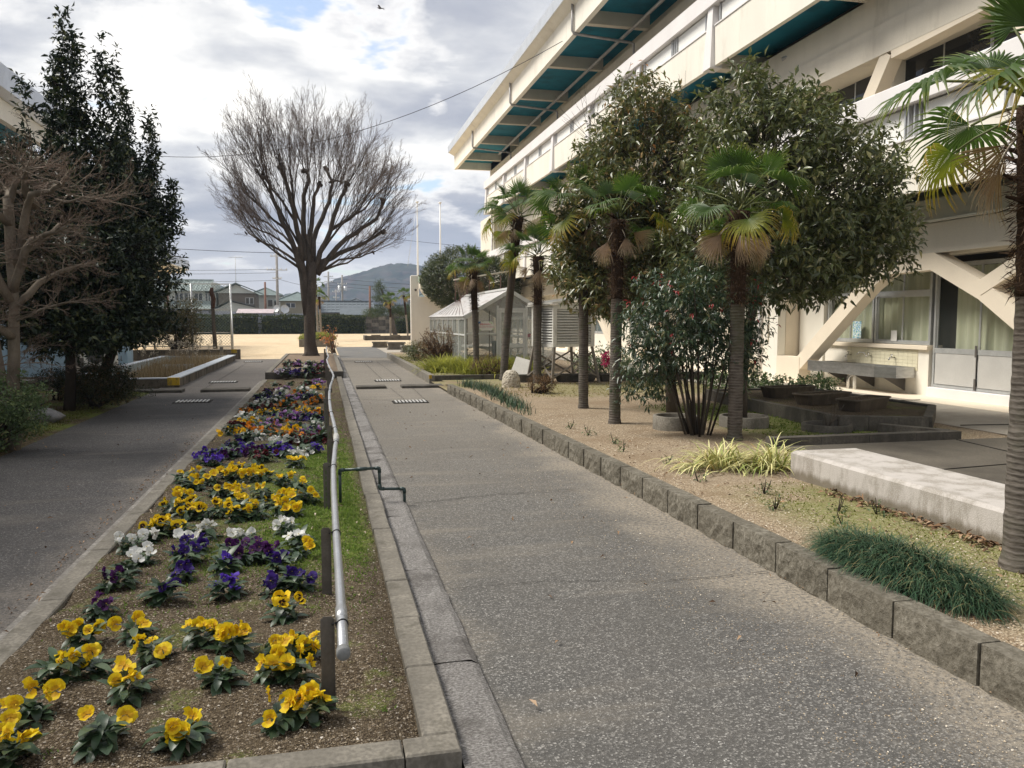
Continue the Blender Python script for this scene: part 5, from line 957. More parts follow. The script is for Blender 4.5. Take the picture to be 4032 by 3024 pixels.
# main body behind everything
MB().box(11.35, Y0, 0, 18, Y1 + .0, 11.9).obj('wall', m_wall, B)
MB().box(10.25, Y0, .0, 11.345, Y1 - .3, .17).obj('plinth', m_brace, B)
# ground floor: wall pieces between window bays, deep beam above
MB().box(11.05, 13.02, .17, 11.34, 16.26, 1.03).obj('wall', m_cream, B); MB().box(10.98, 12.99, 1.032, 11.34, 16.28, 1.11, bev=.01).obj('window_sill', m_brace, B)
MB().box(11.0, 16.27, .17, 11.34, 17.2, 3.0).obj('wall', m_cream, B); MB().box(10.45, 17.25, .17, 10.65, 17.62, 3.2).obj('pier', m_cream, B); MB().box(10.66, 17.25, .17, 11.34, 17.45, 3.2).obj('wall', m_brace, B)
MB().box(11.0, 10.3, .17, 11.34, 10.78, 3.0).obj('wall', m_cream, B); MB().box(10.98, 10.79, .17, 11.34, 12.97, .345, bev=.01).obj('door_step', m_rail, B)
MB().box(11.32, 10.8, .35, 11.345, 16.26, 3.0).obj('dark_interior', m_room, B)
# tiled splash panel and the windows and doors of the room
for j in range(6):
    for i in range(16):
        y = 13.3 + i * .133; z = .62 + j * .066; MB().box(11.038, y + .002, z + .002, 11.0495, y + .131, z + .064).obj('tile', MATS.setdefault('tile', simple('cream_tile', (.78, .72, .52), .35, 2, .05, 0, 60, .5)), B)
window(B, 11.10, 13.03, 14.62, 1.12, 2.62, 2, split=2.10); window(B, 11.10, 14.66, 16.22, 1.12, 2.62, 2, split=2.10)
curtain(13.05, 16.2, 1.15, 2.6, 11.22, B)
d = window(B, 11.10, 10.82, 12.95, .352, 2.62, 2, split=None, name='sliding_door'); curtain(10.86, 12.60, 1.05, 2.55, 11.24, B)
for a in (10.865, 11.885): MB().box(11.068, a + .03, .41, 11.085, a + .99, .98).obj('door_panel', m_panel, d)
for a in (10.865, 11.885): MB().box(11.060, a + .01, .982, 11.09, a + 1.0, 1.075).obj('rail', m_alu, d)
for a, z in ((11.90, 1.0), (11.90, .42)): MB().box(11.045, a - .02, z - .06, 11.06, a + .02, z + .14).obj('handle', m_dkpipe, d)
window(B, 11.12, 8.9, 10.78, 2.2, 3.0, 2, name='window', glass=m_dglass)
MB().box(11.0, 4., .17, 11.34, 8.85, 3.0).obj('wall', m_cream, B)
# posters inside the windows
s = NT('blue_poster'); p = s.O(); c = s.mix(s.mr(s.noise(p, 26, 3), .42, .56), (.16, .42, .72), (.85, .9, .92)); c = s.mix(s.math('MULTIPLY', s.mr(s.noise(p, 45, 2), .52, .60), .8), c, (.25, .5, .15)); s.done(c, .5)
t = MB(); t.box(11.085, 15.06, 1.20, 11.09, 15.34, 1.56); t.obj('poster', s.m, B); MB().box(11.085, 13.96, 1.17, 11.09, 14.13, 1.38).obj('notice', m_sheet, B)
# far ground floor, seen between the trees
MB().box(10.9, 17.64, .17, 11.34, Y1 - .3, 1.02).obj('wall', m_cream, B); MB().box(10.9, 17.64, 2.45, 11.34, Y1 - .3, 3.7).obj('wall', m_cream, B)
for i, y in enumerate(PY):
    if 17 < y < 46.: MB().box(10.9, y - .6, 1.03, 11.34, y + .6, 2.44).obj('wall', m_cream, B); 
    if 17 < y < 43.: window(B, 11.0, y + .62, y + 4.13, 1.04, 2.43, 4, glass=m_glass); curtain(y + .64, y + 4.1, 1.06, 2.42, 11.2, B, m_curtb)
# exoskeleton braces: hexagons of peach concrete on the ground floor and the first floor
def brace(pts, x, w=.30, d=.28, mat=m_brace, name='brace'):
    """one concrete member with mitred bends; each straight length is a part"""
    P = [Vector((0, p[0], p[1])) for p in pts]; n = len(P); off = []
    for i in range(n):
        u = (P[min(i + 1, n - 1)] - P[max(i, 0)]).normalized() if i < n - 1 else (P[i] - P[i - 1]).normalized(); q = (P[i] - P[i - 1]).normalized() if i > 0 else u
        n1 = Vector((0, -u.z, u.y)); n2 = Vector((0, -q.z, q.y)); m = (n1 + n2).normalized(); off.append(m * (w / 2) / max(.5, m.dot(n1)))
    for i in range(n - 1):
        v = [];
        for j in (i, i + 1):
            for xx, sg in ((x - d / 2, 1), (x + d / 2, 1), (x + d / 2, -1), (x - d / 2, -1)): c = P[j] + off[j] * sg; v.append((xx, c.y, c.z))
        MB().add(v, [(3, 2, 1, 0), (4, 5, 6, 7), (0, 1, 5, 4), (1, 2, 6, 5), (2, 3, 7, 6), (3, 0, 4, 7)]).obj(name, mat, B)
for k, y0 in enumerate((16.62, 7.12, 26.1, 35.6)):
    brace([(y0, .42), (y0 - 2.55, 2.30), (y0 - 3.10, 2.60), (y0 - 4.3, 2.62), (y0 - 5.45, 2.06), (y0 - 7.9, .42)] if k < 1 else [(y0, .42), (y0 - 2.6, 2.35), (y0 - 3.2, 2.62), (y0 - 4.3, 2.62), (y0 - 7.2, .42)], 10.58 + .002 * k)
brace([(11.25, 2.10), (9.4, 3.02)], 10.572, .24)
MB().box(10.43, 16.30, .17, 10.72, 17.24, .75).obj('brace_foot', m_brace, B)
for z0, z1, x in ((2.76, 3.28, 10.45), (3.285, 3.72, 10.50)): MB().box(x, Y0, z0, 11.34, Y1 - .3, z1).obj('beam', m_wall, B)
MB().box(10.40, Y0, 3.30, 10.45, Y1 - .3, 3.34).obj('drip_edge', m_cream, B)
# upper floors
def level(z, rb, rt, sill, zi, top):
    tag_ = zi
    MB().box(9.62, Y0, z + .32, 10.98, Y1, z + .40).obj('soffit', m_teal, B)
    MB().box(9.60, Y0, z + .401, 11.34, Y1, z + .52).obj('slab', m_wall, B)
    MB().box(9.40, Y0, rb, 9.66, Y1, rt, bev=.015).obj('handrail', m_rail, B)
    for k, y in enumerate(PY[:-1]):
        yb = PY[k + 1]; w = .20
        MB().box(9.50, yb + w, z, 9.615, y - w, sill).obj('parapet', m_cream, B); MB().box(9.475, yb + w, sill + .001, 9.63, y - w, sill + .03).obj('sill', m_rail, B)
        m = (y + yb) / 2
        for a, b in ((yb + .42, m - .32), (m + .10, y - .42)): MB().box(9.56, a, sill + .035, 9.585, b, rb - .03).obj('sheet', m_sheet, B)
        for a in (yb + .30, yb + .38, m - .28, m - .16, m - .02, m + .06, y - .38): MB().box(9.53, a, sill + .031, 9.60, a + .03, rb - .002).obj('mullion', m_alu, B)
        MB().box(9.62, yb + .2, sill + .03, 9.64, y - .2, rb).obj('backing', m_rail, B)
    for y in PY[:-1]:
        MB().prism([(9.34, z - .04), (9.72, z - .04), (9.72, rb - .003), (9.47, rb - .003)], 1, y - .19, y + .19).obj('pier', m_rail, B) if False else None
        v = []      # tapered fin: broad at the foot, narrow under the rail
        for zz_, x0, hw in ((z - .05, 9.38, .21), (rb - .003, 9.47, .13)): v += [(x0, y - hw, zz_), (9.70, y - hw, zz_), (9.70, y + hw, zz_), (x0, y + hw, zz_)]
        MB().add(v, [(3, 2, 1, 0), (4, 5, 6, 7), (0, 1, 5, 4), (1, 2, 6, 5), (2, 3, 7, 6), (3, 0, 4, 7)]).obj('fin', m_rail, B)
        MB().box(9.70, y - .15, z - .04, 11.0, y + .15, z + .318).obj('cross_beam', m_wall, B)
level(3.68, 5.13, 5.50, 4.56, 'first', 0); level(7.83, 9.28, 9.70, 8.78, 'second', 0)
# upper walls behind the galleries
for z0, z1, k in ((4.2, 5.75, 0), (6.85, 8.07, 0), (8.35, 9.9, 0), (10.62, 11.4, 1)): MB().box(11.0, Y0, z0, 11.34, Y1 - .1, z1).obj('wall', m_wall, B)
for z0, z1, x in ((6.62, 7.20, 10.44), (7.205, 7.80, 10.49)): MB().box(x, Y0, z0, 11.34, Y1 - .3, z1).obj('beam', m_wall, B)
for z0, z1 in ((5.76, 6.84), (9.91, 10.61)):
    for a, b in zip(PY[1:], PY): window(B, 11.12, a + .12, b - .12, z0, z1, 4, glass=m_dglass)
    for y in PY: MB().box(10.9, y - .25, z0 - .3, 11.34, y + .25, z1 + .3).obj('wall', m_cream, B)
for y0 in (14.9, 24.4, 33.9, 5.4): brace([(y0, 5.0), (y0 - 1.15, 6.62)], 10.60); brace([(y0 - .3, 5.62), (y0 + 3.4, 6.0), (y0 + 4.2, 6.6)], 10.58, .24); brace([(y0 - 1.3, 6.62), (y0 - 3.6, 6.72), (y0 - 5.2, 5.3)], 10.585, .30)
# roof: soffit, wall beam, outer beam, metal eaves, cross beams
RY = 53.6
MB().box(8.76, Y0, 11.88, 11.34, RY - .2, 11.96).obj('soffit', m_teal, B); MB().box(11.0, Y1 - .1, 11.4, 11.34, RY, 11.88).obj('beam', m_wall, B); MB().box(8.74, Y0, 11.965, 18, RY, 12.2).obj('roof_slab', m_wall, B)
MB().box(8.56, Y0, 11.40, 8.74, RY, 12.28).obj('eaves_beam', m_cream, B)
MB().prism([(8.20, 12.47), (8.56, 12.281), (8.74, 12.281), (8.74, 12.60), (8.24, 12.60)], 1, Y0, RY + .02).obj('fascia', m_cream, B)
MB().prism([(8.16, 12.45), (8.197, 12.45), (8.237, 12.605), (8.9, 12.66), (8.9, 12.90), (8.14, 12.86)], 1, Y0, RY + .05).obj('eaves_metal', m_metal, B)
MB().box(8.741, RY - .19, 11.42, 11.2, RY, 12.2).obj('cross_beam', m_cream, B)
MB().box(10.96, Y0, 10.9, 11.34, RY, 11.38).obj('beam', m_wall, B); MB().box(11.0, 47.75, 8.1, 18, RY, 11.88).obj('wall', m_wall, B)
y = 50.3
while y > Y0: MB().box(8.741, y - .12, 11.44, 10.98, y + .12, 11.879).obj('cross_beam', m_wall, B); y -= 4.72
# pipes under the eaves and galleries
MB().tube([(10.35, Y0, 11.40), (10.35, 48, 11.40)], .06, 8).obj('long_pipe', m_pipe, B); MB().tube([(10.62, Y0, 7.62), (10.62, 16.9, 7.62), (10.5, 17.4, 7.62)], .055, 8).obj('long_pipe', m_pipe, B)
MB().tube([(10.48, Y0, 11.46), (10.48, 46, 11.46)], .02, 5).obj('conduit', m_dkpipe, B)
for y in (46.5, 36.9, 27.4, 17.9, 8.4): MB().tube([(8.49, y, 12.4), (8.49, y, 11.46), (8.55, y, 11.36), (10.6, y, 11.22), (10.72, y, 11.18), (10.74, y, 10.9), (10.74, y, 8.2)], .05, 8).obj('downpipe', m_pipe, B)
for y in (PY[5] + .3,): MB().tube([(10.7, y + .3, 7.7), (10.7, y + .3, .17)], .06, 10).obj('downpipe', m_cream, B)
MB().tube([(10.58, 18.25, 3.6), (10.58, 18.25, .17)], .065, 10).obj('downpipe', m_rail, B); MB().box(10.5, 18.2, .95, 10.66, 18.3, .98).obj('pipe_clip', m_pipe, B)
# ribbed end of the stair tower below the galleries
for i in range(26): MB().box(10.0 - .0 + i * .001, 47.82 + i * .16, 0, 10.06, 47.94 + i * .16, 7.9).obj('rib', m_cream, B)
MB().box(10.05, 47.81, 0, 15, 52.2, 7.9).obj('siding', m_cream, B); MB().box(9.42, 47.81, 7.9, 10.9, 47.95, 8.1).obj('end_plate', m_cream, B)
MB().tube([(9.9, 47.9, 7.8), (9.9, 47.9, 0)], .05, 8).obj('downpipe', m_pipe, B)
# sink with three taps on the tiled wall
m_inox = simple('stainless', (.50, .50, .49), .32, 5, .15, 0, 60, .5, .85, dirt=((.3, .28, .25), 2, .5, .4), stretch=(1, 1, 3)); m_chrome = simple('chrome', (.62, .61, .6), .15, 5, .05, 0, 60, .6, .95)
t = thing('wash_trough', (10.75, 14.3, .17), 'long stainless steel wash trough under the windows', 'sink'); ya, yb = 13.35, 15.95
mb = MB(); P_ = [(10.42, ya + .35), (10.42, yb), (11.03, yb), (11.03, ya)]
def ring(mb, z, off): return [(10.42 + off, ya + .38 + off * .4, z), (10.42 + off, yb - off, z), (11.03 - off, yb - off, z), (11.03 - off, ya + off, z), (10.62 + off * .6, ya + off, z)]
v = ring(mb, .48, .0) + ring(mb, .685, .0) + ring(mb, .685, .045) + ring(mb, .52, .06); f = [(4, 3, 2, 1, 0)[::1]]
for r_ in (0, 5, 10): f += [(r_ + i, r_ + (i + 1) % 5, r_ + 5 + (i + 1) % 5, r_ + 5 + i) for i in range(5)]
f.append((15, 16, 17, 18, 19)); mb.add(v, f); mb.obj('basin', m_inox, t); MB().box(10.41, ya + .36, .6845, 10.425, yb, .71).obj('rim', m_inox, t)
for y in (13.6, 14.5, 15.4): MB().prism([(10.55, .475), (11.03, .475), (11.03, .22)], 1, y, y + .03).obj('bracket', m_dkpipe, t)
MB().tube([(10.6, 14.55, .56), (10.6, 14.55, .17)], .035, 10).obj('waste_pipe', m_sheet, t); MB().tube([(10.6, 14.75, .17), (10.6, 14.75, .40), (10.66, 14.70, .47), (10.8, 14.6, .5)], .04, 10).obj('waste_pipe', m_chrome, t)
MB().tube([(10.62, 14.3, .52), (10.8, 14.0, .48), (10.9, 13.7, .46)], .035, 8).obj('trap', m_dkpipe, t)
for i, (y, sp) in enumerate(((15.3, 0), (14.64, 1), (13.93, 0))):
    tp = thing('tap', (11.03, y, .85), ['left tap over the steel trough', 'middle tap with a long swan spout', 'right tap over the steel trough'][i], 'tap', 'taps over the wash trough'); z = .85
    MB().tube([(11.04, y, z), (10.93, y, z), (10.90, y, z - (.05 if not sp else .0))], .014, 8).obj('body', m_chrome, tp); MB().tube([(10.965, y, z), (10.965, y, z + .055)], .009, 8).obj('stem', m_chrome, tp); MB().bar((10.965, y - .035, z + .06), (10.965, y + .035, z + .06), .014).obj('handle', m_chrome, tp)
    if sp: MB().tube([(10.92, y, z), (10.88, y + .03, z + .07), (10.80, y + .08, z + .075), (10.77, y + .10, z + .03)], .009, 8).obj('spout', m_chrome, tp)
# planter in front of the trough with three troughs of soil
t = thing('block_planter', (7.6, 11, .15), 'raised concrete block planter in front of the steel trough', 'planter'); px0, px1, py0, py1 = 6.85, 9.05, 9.15, 13.6
c4 = [(7.30, 8.98), (8.45, 10.35), (8.2, 13.4), (6.42, 13.0), (6.55, 11.3), (6.62, 9.2)]
c4 = [(7.62, 8.95), (8.75, 10.2), (8.75, 13.4), (6.75, 13.4), (6.60, 11.3), (6.58, 9.35)]
for i, (a, b) in enumerate(zip(c4, c4[1:] + c4[:1])):
    A, Q = Vector((*a, .23)), Vector((*b, .23)); n = max(1, round((Q - A).length / .4))
    for k in range(n): MB().bar(A.lerp(Q, k / n) + (Q - A).normalized() * .003, A.lerp(Q, (k + 1) / n) - (Q - A).normalized() * .003, .11, .22).obj('block', m_conc_d, t)
MB().add([(x, y, .31) for x, y in c4], [(5, 4, 3, 2, 1, 0), (0, 1, 2, 3, 4, 5)][1:]).obj('soil', m_bed, t)
m_trough = simple('dark_plastic_planter', (.085, .068, .05), .6, 4, .2, dirt=((.17, .14, .10), 5, .5, .5))
def trough(x, y, z, rz, L, w, h, label, group, mat=None, soil=None, cat_='planter'):
    o = thing('flower_trough', (x, y, z), label, cat_, group, rz); mb = MB(); 
    def rg(a, b, zz): c = .05; return [(-a + c, -b, zz), (a - c, -b, zz), (a, -b + c, zz), (a, b - c, zz), (a - c, b, zz), (-a + c, b, zz), (-a, b - c, zz), (-a, -b + c, zz)]
    a, b = L / 2, w / 2; v = rg(a * .88, b * .82, 0) + rg(a * .98, b * .96, h * .88) + rg(a * 1.02, b * 1.04, h * .88) + rg(a * 1.02, b * 1.04, h) + rg(a * .93, b * .86, h) + rg(a * .92, b * .84, h * .85)
    f = [tuple(range(7, -1, -1))] + [(r * 8 + i, r * 8 + (i + 1) % 8, r * 8 + 8 + (i + 1) % 8, r * 8 + 8 + i) for r in range(5) for i in range(8)]; mb.add(v, f); mb.obj('tub', mat or m_trough, o, False)
    MB().add(rg(a * .92, b * .84, h * .85), [tuple(range(8))]).obj('soil', soil or m_bed, o, False); return o
trough(7.55, 10.15, .312, R(28), 1.02, .36, .17, 'front dark plastic trough standing on the block planter', 'dark troughs on the block planter'); trough(7.45, 11.0, .312, R(18), 1.0, .36, .17, 'middle dark plastic trough, partly hidden, on the block planter', 'dark troughs on the block planter'); trough(7.55, 12.1, .312, R(8), .95, .36, .18, 'farthest dark plastic trough with weeds, on the block planter', 'dark troughs on the block planter')
for i, x in enumerate((4.75, 5.75, 6.75, 7.75, 8.75)): trough(x, 18.15, .15, 0, .96, .40, .17, f'wide low planter trough behind the palms, {ORD[i]} from the left', 'long troughs in a row by the white box', m_conc_d)
# concrete rings
def ringpot(x, y, z, r, h, label, mat=None):
    o = thing('concrete_ring', (x, y, z), label, 'planter', 'concrete planting rings'); MB().lathe([(r, -.03), (r, h - .01), (r - .01, h), (r - .045, h), (r - .05, h - .01), (r - .05, -.02)], n=32).obj('ring', mat or m_conc, o, False); MB().lathe([(.0, h * .35), (r - .05, h * .32)], n=20).obj('soil', m_bed, o, False); return o
ringpot(4.55, 9.95, .14, .30, .19, 'round concrete ring half hidden by the many-stemmed shrub'); ringpot(5.55, 9.95, .13, .33, .17, 'round concrete ring around the trunk behind the striped grass palm'); o = ringpot(6.42, 9.35, .14, .32, .10, 'low concrete ring with dead twigs near the block planter', m_conc_d)
r_ = random.Random(5)
for i in range(6): a = r_.uniform(0, 6.28); MB().tube([(0, 0, .03), (math.cos(a) * .08, math.sin(a) * .08, .14), (math.cos(a) * .22, math.sin(a) * .15, r_.uniform(.2, .42))], [.008, .006, .003], 5).obj('twig', m_gbark, o, False)
# stone bench, low walls round the terrace
s = NT('weathered_bench'); p = s.P(); z = s.xyz(p)[2]; a = s.noise(p, 5, 6, .7, (1, 1, .35)); g_ = s.noise(p, 110, 3, .7); c = s.mix(s.mr(a, .42, .62), (.50, .465, .43), (.33, .30, .26)); c = s.mix(s.mr(g_, .45, .7, 0, .5), c, (.60, .57, .54)); c = s.mix(s.math('MULTIPLY', s.mr(s.math('ADD', z, s.math('MULTIPLY', s.noise(p, 9, 4, .7, (1, 1, .2)), .16)), .34, .27), .85), c, (.15, .125, .085)); s.done(c, .9, s.bump(g_, .5, .01), .2)
t = thing('stone_bench', (4.55, 4.2, .14), 'long pale weathered concrete bench between the sand and the terrace', 'bench'); MB().box(4.18, 1.6, .12, 4.86, 6.62, .398, bev=.025).obj('seat', s.m, t)
t = thing('terrace_wall', (6, 8.3, .1), 'dark low concrete kerb between the mossy ground and the terrace', 'kerb'); 
for a, b in (((4.9, 8.22), (7.42, 8.22)), ((7.36, 8.30), (6.95, 9.0))):
    A, Q = Vector((*a, .155)), Vector((*b, .155)); n = max(1, round((Q - A).length / .6))
    for k in range(n): MB().bar(A.lerp(Q, k / n) + (Q - A).normalized() * .003, A.lerp(Q, (k + 1) / n) - (Q - A).normalized() * .003, .14, .22).obj('kerb_stone', m_conc_d, t)
t = thing('drain_box', (4.15, 2.55, .0), 'concrete box edge below the mondo grass at the right border', 'kerb'); MB().box(2.98, 2.42, -.05, 5.5, 2.56, .176, bev=.01).obj('kerb_stone', m_conc_d, t); MB().box(2.98, 1.2, -.05, 3.05, 2.41, .1735).obj('kerb_stone', m_conc_d, t)
t = thing('white_pipe', (6.1, 5.2, .2), 'white pipe lying on the terrace behind the bench', 'pipe'); MB().tube([(4.95, 4.95, .20), (5.8, 5.3, .20), (7.2, 5.3, .20)], .022, 8).obj('tube', m_sheet, t)
# stone post top
t = thing('round_stone', (3.93, 17.0, .14), 'egg-shaped pitted stone standing in the sand among the palms', 'stone'); s = NT('pitted_stone'); p = s.P(); a = s.vor(p, 22); s.done(s.mix(s.mr(a, .1, .5), (.27, .23, .17), (.50, .45, .36)), .95, s.bump(a, 1, .03)); MB().lathe([(.20, -.02), (.205, .08), (.19, .20), (.155, .30), (.10, .36), (.03, .375), (0, .376)], (3.93, 17.0, .14), 20).obj('stone', s.m, t)
# ------------------------------------------------------------------ louvred instrument box on legs
m_wpaint = simple('old_white_paint', (.74, .72, .66), .65, 4, .08, .05, 60, dirt=((.35, .31, .26), 9, .56, .6), fine=.1); m_leg = simple('weathered_wood', (.24, .21, .175), .9, 7, .2, .4, 60, dirt=((.11, .09, .07), 6, .5, .5), stretch=(1, 1, .3))
t = thing('instrument_shelter', (5.35, 18.1, .15), 'white louvred weather instrument box on crossed wooden legs', 'instrument shelter'); sx0, sx1, sy0, sy1, sz0, sz1 = 4.78, 5.94, 17.55, 18.65, .98, 1.90
sy0, sy1 = 17.45, 18.5; sx0, sx1 = 5.02, 6.1
sh = thing('x', (0, 0, 0), None, None); bpy.data.objects.remove(sh)
CO = [Vector((4.74, 18.15, 0)), Vector((5.03, 17.45, 0)), Vector((6.02, 17.75, 0)), Vector((5.73, 18.45, 0))]   # stands turned: a narrow and a broad face show
for c in CO: MB().bar(c + Vector((0, 0, sz0)), c + Vector((0, 0, sz1)), .085, .085, up=(0, 1, 0)).obj('corner_post', m_wpaint, t)
for i in range(4):
    a, b = CO[i], CO[(i + 1) % 4]; e = (b - a).normalized(); nrm = Vector((e.y, -e.x, 0)); 
    for z in (sz0 + .035, sz1 - .03): MB().bar(a + e * .045 + Vector((0, 0, z)), b - e * .045 + Vector((0, 0, z)), .07, .07).obj('rail', m_wpaint, t)
    MB().bar(a + e * .045 - nrm * .035 + Vector((0, 0, (sz0 + sz1) / 2)), b - e * .045 - nrm * .035 + Vector((0, 0, (sz0 + sz1) / 2)), .01, sz1 - sz0 - .1).obj('backing', m_room if i > 1 else m_dkpipe, t)
    for k in range(13):
        z = sz0 + .10 + k * .0610; mb = MB(); p0 = a + e * .045; p1 = b - e * .045; v = []
        for q, dz, th in ((.035, -.022, 0), (-.02, .024, 0), (-.02, .032, 0), (.035, -.012, 0)): v += [p0 + nrm * q + Vector((0, 0, z + dz)), p1 + nrm * q + Vector((0, 0, z + dz))]
        mb.add(v, [(0, 1, 3, 2), (2, 3, 5, 4), (4, 5, 7, 6), (6, 7, 1, 0), (0, 2, 4, 6), (1, 7, 5, 3)]).obj('louvre', m_wpaint, t)
cc = sum(CO, Vector()) / 4
def ex(c, k): return cc + (c - cc) * k
rz_ = [sz1 + .03, sz1 + .04, sz1 + .20, sz1 + .19]; v = [ex(c, 1.22) + Vector((0, 0, z)) for c, z in zip(CO, rz_)] + [ex(c, 1.22) + Vector((0, 0, z + .045)) for c, z in zip(CO, rz_)]
MB().add(v, [(3, 2, 1, 0), (4, 5, 6, 7), (0, 1, 5, 4), (1, 2, 6, 5), (2, 3, 7, 6), (3, 0, 4, 7)]).obj('roof', m_wpaint, t); MB().tube([v[1] + Vector((.1, -.03, -.02)), v[0] + Vector((-.02, -.04, -.03))], .012, 6).obj('gutter_wire', m_wpaint, t)
v = [CO[0] + Vector((0, 0, sz1)), CO[1] + Vector((0, 0, sz1)), CO[2] + Vector((0, 0, sz1 + .18)), CO[2] + Vector((0, 0, sz1))]; MB().add([v[1], v[3], v[2]], [(0, 1, 2)]).obj('gable', m_wpaint, t)
FT = [ex(c, 1.25) for c in CO]
for c, f_ in zip(CO, FT): MB().bar(f_ + Vector((0, 0, .12)), ex(c, .98) + Vector((0, 0, sz0 + .05)), .055, .055, up=(0, 1, 0)).obj('leg', m_leg, t)
for i in range(4):
    a, b = FT[i], FT[(i + 1) % 4]; A, Q = CO[i], CO[(i + 1) % 4]; MB().bar(a + Vector((0, 0, .28)), Q + Vector((0, 0, .86)), .02, .035).obj('cross_brace', m_leg, t); MB().bar(b + Vector((.0, 0.012, .28)), A + Vector((0, .012, .86)), .02, .035).obj('cross_brace', m_leg, t)
t = thing('white_board', (4.75, 19.3, .15), 'white board leaning tilted at the foot of the greenhouse door', 'board'); MB().bar((4.62, 19.25, .18), (4.85, 19.5, .62), .42, .04, up=(-.2, -1, .6)).obj('board', m_wpaint, t)
# ------------------------------------------------------------------ greenhouse
t = thing('greenhouse', (4.75, 26, 0), 'small glass greenhouse with white framed ridge roof', 'greenhouse'); GX0, GX1, GY0, GY1, GE, GR = 3.80, 6.30, 22.0, 29.4, 1.60, 2.34; GM = 5.05
m_gf = simple('greenhouse_frame', (.66, .66, .63), .5, 5, .08, 0, 60, dirt=((.3, .24, .2), 10, .56, .55)); m_roofp = simple('stained_roof_sheet', (.62, .60, .58), .6, 3, .1, .1, 60, dirt=((.30, .24, .22), 3, .48, .6), stretch=(1, .4, 1))
for x in (GX0, GX1):
    for i in range(8): y = GY0 + (GY1 - GY0) * i / 7; MB().box(x - .025, y - .025, .1, x + .025, y + .025, GE).obj('post', m_gf, t)
    MB().box(x - .03, GY0 - .03, GE, x + .03, GY1, GE + .10).obj('eaves_beam', m_gf, t); MB().box(x - .02, GY0, 1.15, x + .02, GY1, 1.19).obj('rail', m_gf, t)
    MB().box(x - .04, GY0, 0, x + .04, GY1, .30).obj('base_wall', m_conc_d, t)
    for i in range(7): y = GY0 + (GY1 - GY0) * i / 7; MB().box(x - .004, y + .04, .31, x + .004, y + 1.01, GE - .01).obj('pane', m_ghglass, t)
for y in (GY0, GY1):
    for x0, x1, z1 in ((GX0 + .03, 4.69, 1.9), (5.55, GX1 - .03, 1.9)): MB().add([(x0, y, .3), (x1, y, .3), (x1, y, GE + (GR - GE) * (1 - abs(x1 - GM) / (GM - GX0)) - .03), (x0, y, GE + (GR - GE) * (1 - abs(x0 - GM) / (GM - GX0)) - .03)], [(0, 1, 2, 3)]).obj('pane', m_ghglass, t)
    MB().bar((GX0, y - .03, GE + .06), (GM, y - .03, GR + .05), .06, .10).obj('gable_beam', m_gf, t); MB().bar((GM, y - .031, GR + .05), (GX1, y - .031, GE + .06), .06, .10).obj('gable_beam', m_gf, t)
    for x in (4.70, 5.52): MB().box(x - .03, y - .04, .1, x + .03, y + .03, 1.98).obj('door_post', m_gf, t)
    MB().box(4.73, y - .036, 1.86, 5.49, y + .02, 1.91).obj('door_head', m_gf, t); MB().box(GX0 + .03, y - .03, 1.19, 4.67, y + .02, 1.23).obj('rail', m_gf, t); MB().add([(4.73, y, 1.92), (5.49, y, 1.92), (5.30, y, 2.17), (GM, y, GR), (4.85, y, 2.19)], [(0, 1, 2, 3, 4)]).obj('pane', m_ghglass, t)
dd = MB()
for b in ((4.74, 21.955, .12, 4.80, 21.985, 1.85), (5.42, 21.955, .12, 5.48, 21.985, 1.85), (4.80, 21.955, 1.79, 5.42, 21.985, 1.85), (4.80, 21.955, .82, 5.42, 21.985, .93), (4.80, 21.955, .12, 5.42, 21.985, .2)): dd.box(*b)
d = dd.obj('door', m_gf, t); MB().box(4.80, 21.965, .93, 5.42, 21.972, 1.79).obj('pane', m_ghglass, d); MB().box(4.80, 21.965, .2, 5.42, 21.972, .82).obj('pane', m_ghglass, d); MB().lathe([(.0, 0), (.03, .0), (.03, .03), (0, .04)], (4.83, 21.94, .86), 10).obj('handle', m_dkpipe, d)
n = 19
for i in range(n):      # ribbed roof: each sheet rib by rib
    for sgn in (-1, 1):
        y = GY0 - .05 + (GY1 - GY0 + .1) * (i + .5) / n; e = GX0 - .08 if sgn < 0 else GX1 + .08; MB().bar((e, y, GE + .08), (GM, y, GR + .09), (GY1 - GY0) / n * .84, .02, up=(0, 0, 1)).obj('roof_sheet', m_roofp, t)
MB().box(GM - .08, GY0 - .08, GR + .08, GM + .08, GY1 + .05, GR + .14).obj('ridge_cap', m_gf, t)
MB().box(GX0 + .2, 22.6, .80, 4.3, 28, .84).obj('shelf', m_wpaint, t); MB().box(5.7, 22.4, 1.05, 6.2, 28, 1.09).obj('shelf', m_wpaint, t); MB().box(4.5, 22.5, .25, 6.2, 27, .40).obj('bench_box', m_conc_d, t); MB().box(5.05, 24, .42, 5.5, 24.5, .95).obj('storage_box', simple('black_crate', (.03, .035, .04), .6), t)
# sign hung inside the gable
m_signp = simple('sign_board', (.83, .81, .76), .6, 5, .04); m_redink = simple('red_ink', (.62, .05, .08), .6); m_blue = simple('blue_ink', (.05, .16, .42), .6); m_grn = simple('green_ink', (.35, .55, .20), .6)
t = thing('greenhouse_sign', (4.35, 21.93, 1.42), 'white scalloped sign with two lines of red lettering and a blue butterfly on the greenhouse', 'sign'); mb = MB(); v = [(4.375 + .225 * math.cos(a) * (1 + .06 * math.sin(a * 9)), 21.93, 1.43 + .15 * math.sin(a) * (1 + .08 * math.sin(a * 7))) for a in np.linspace(0, 2 * math.pi, 49)[:-1]]
v = [(4.375 + math.copysign(abs(math.cos(a)) ** .45, math.cos(a)) * .20 * (1 + .04 * math.sin(a * 11)), 21.93, 1.42 + math.copysign(abs(math.sin(a)) ** .45, math.sin(a)) * .125 * (1 + .05 * math.sin(a * 13))) for a in np.linspace(0, 2 * math.pi, 61)[:-1]]
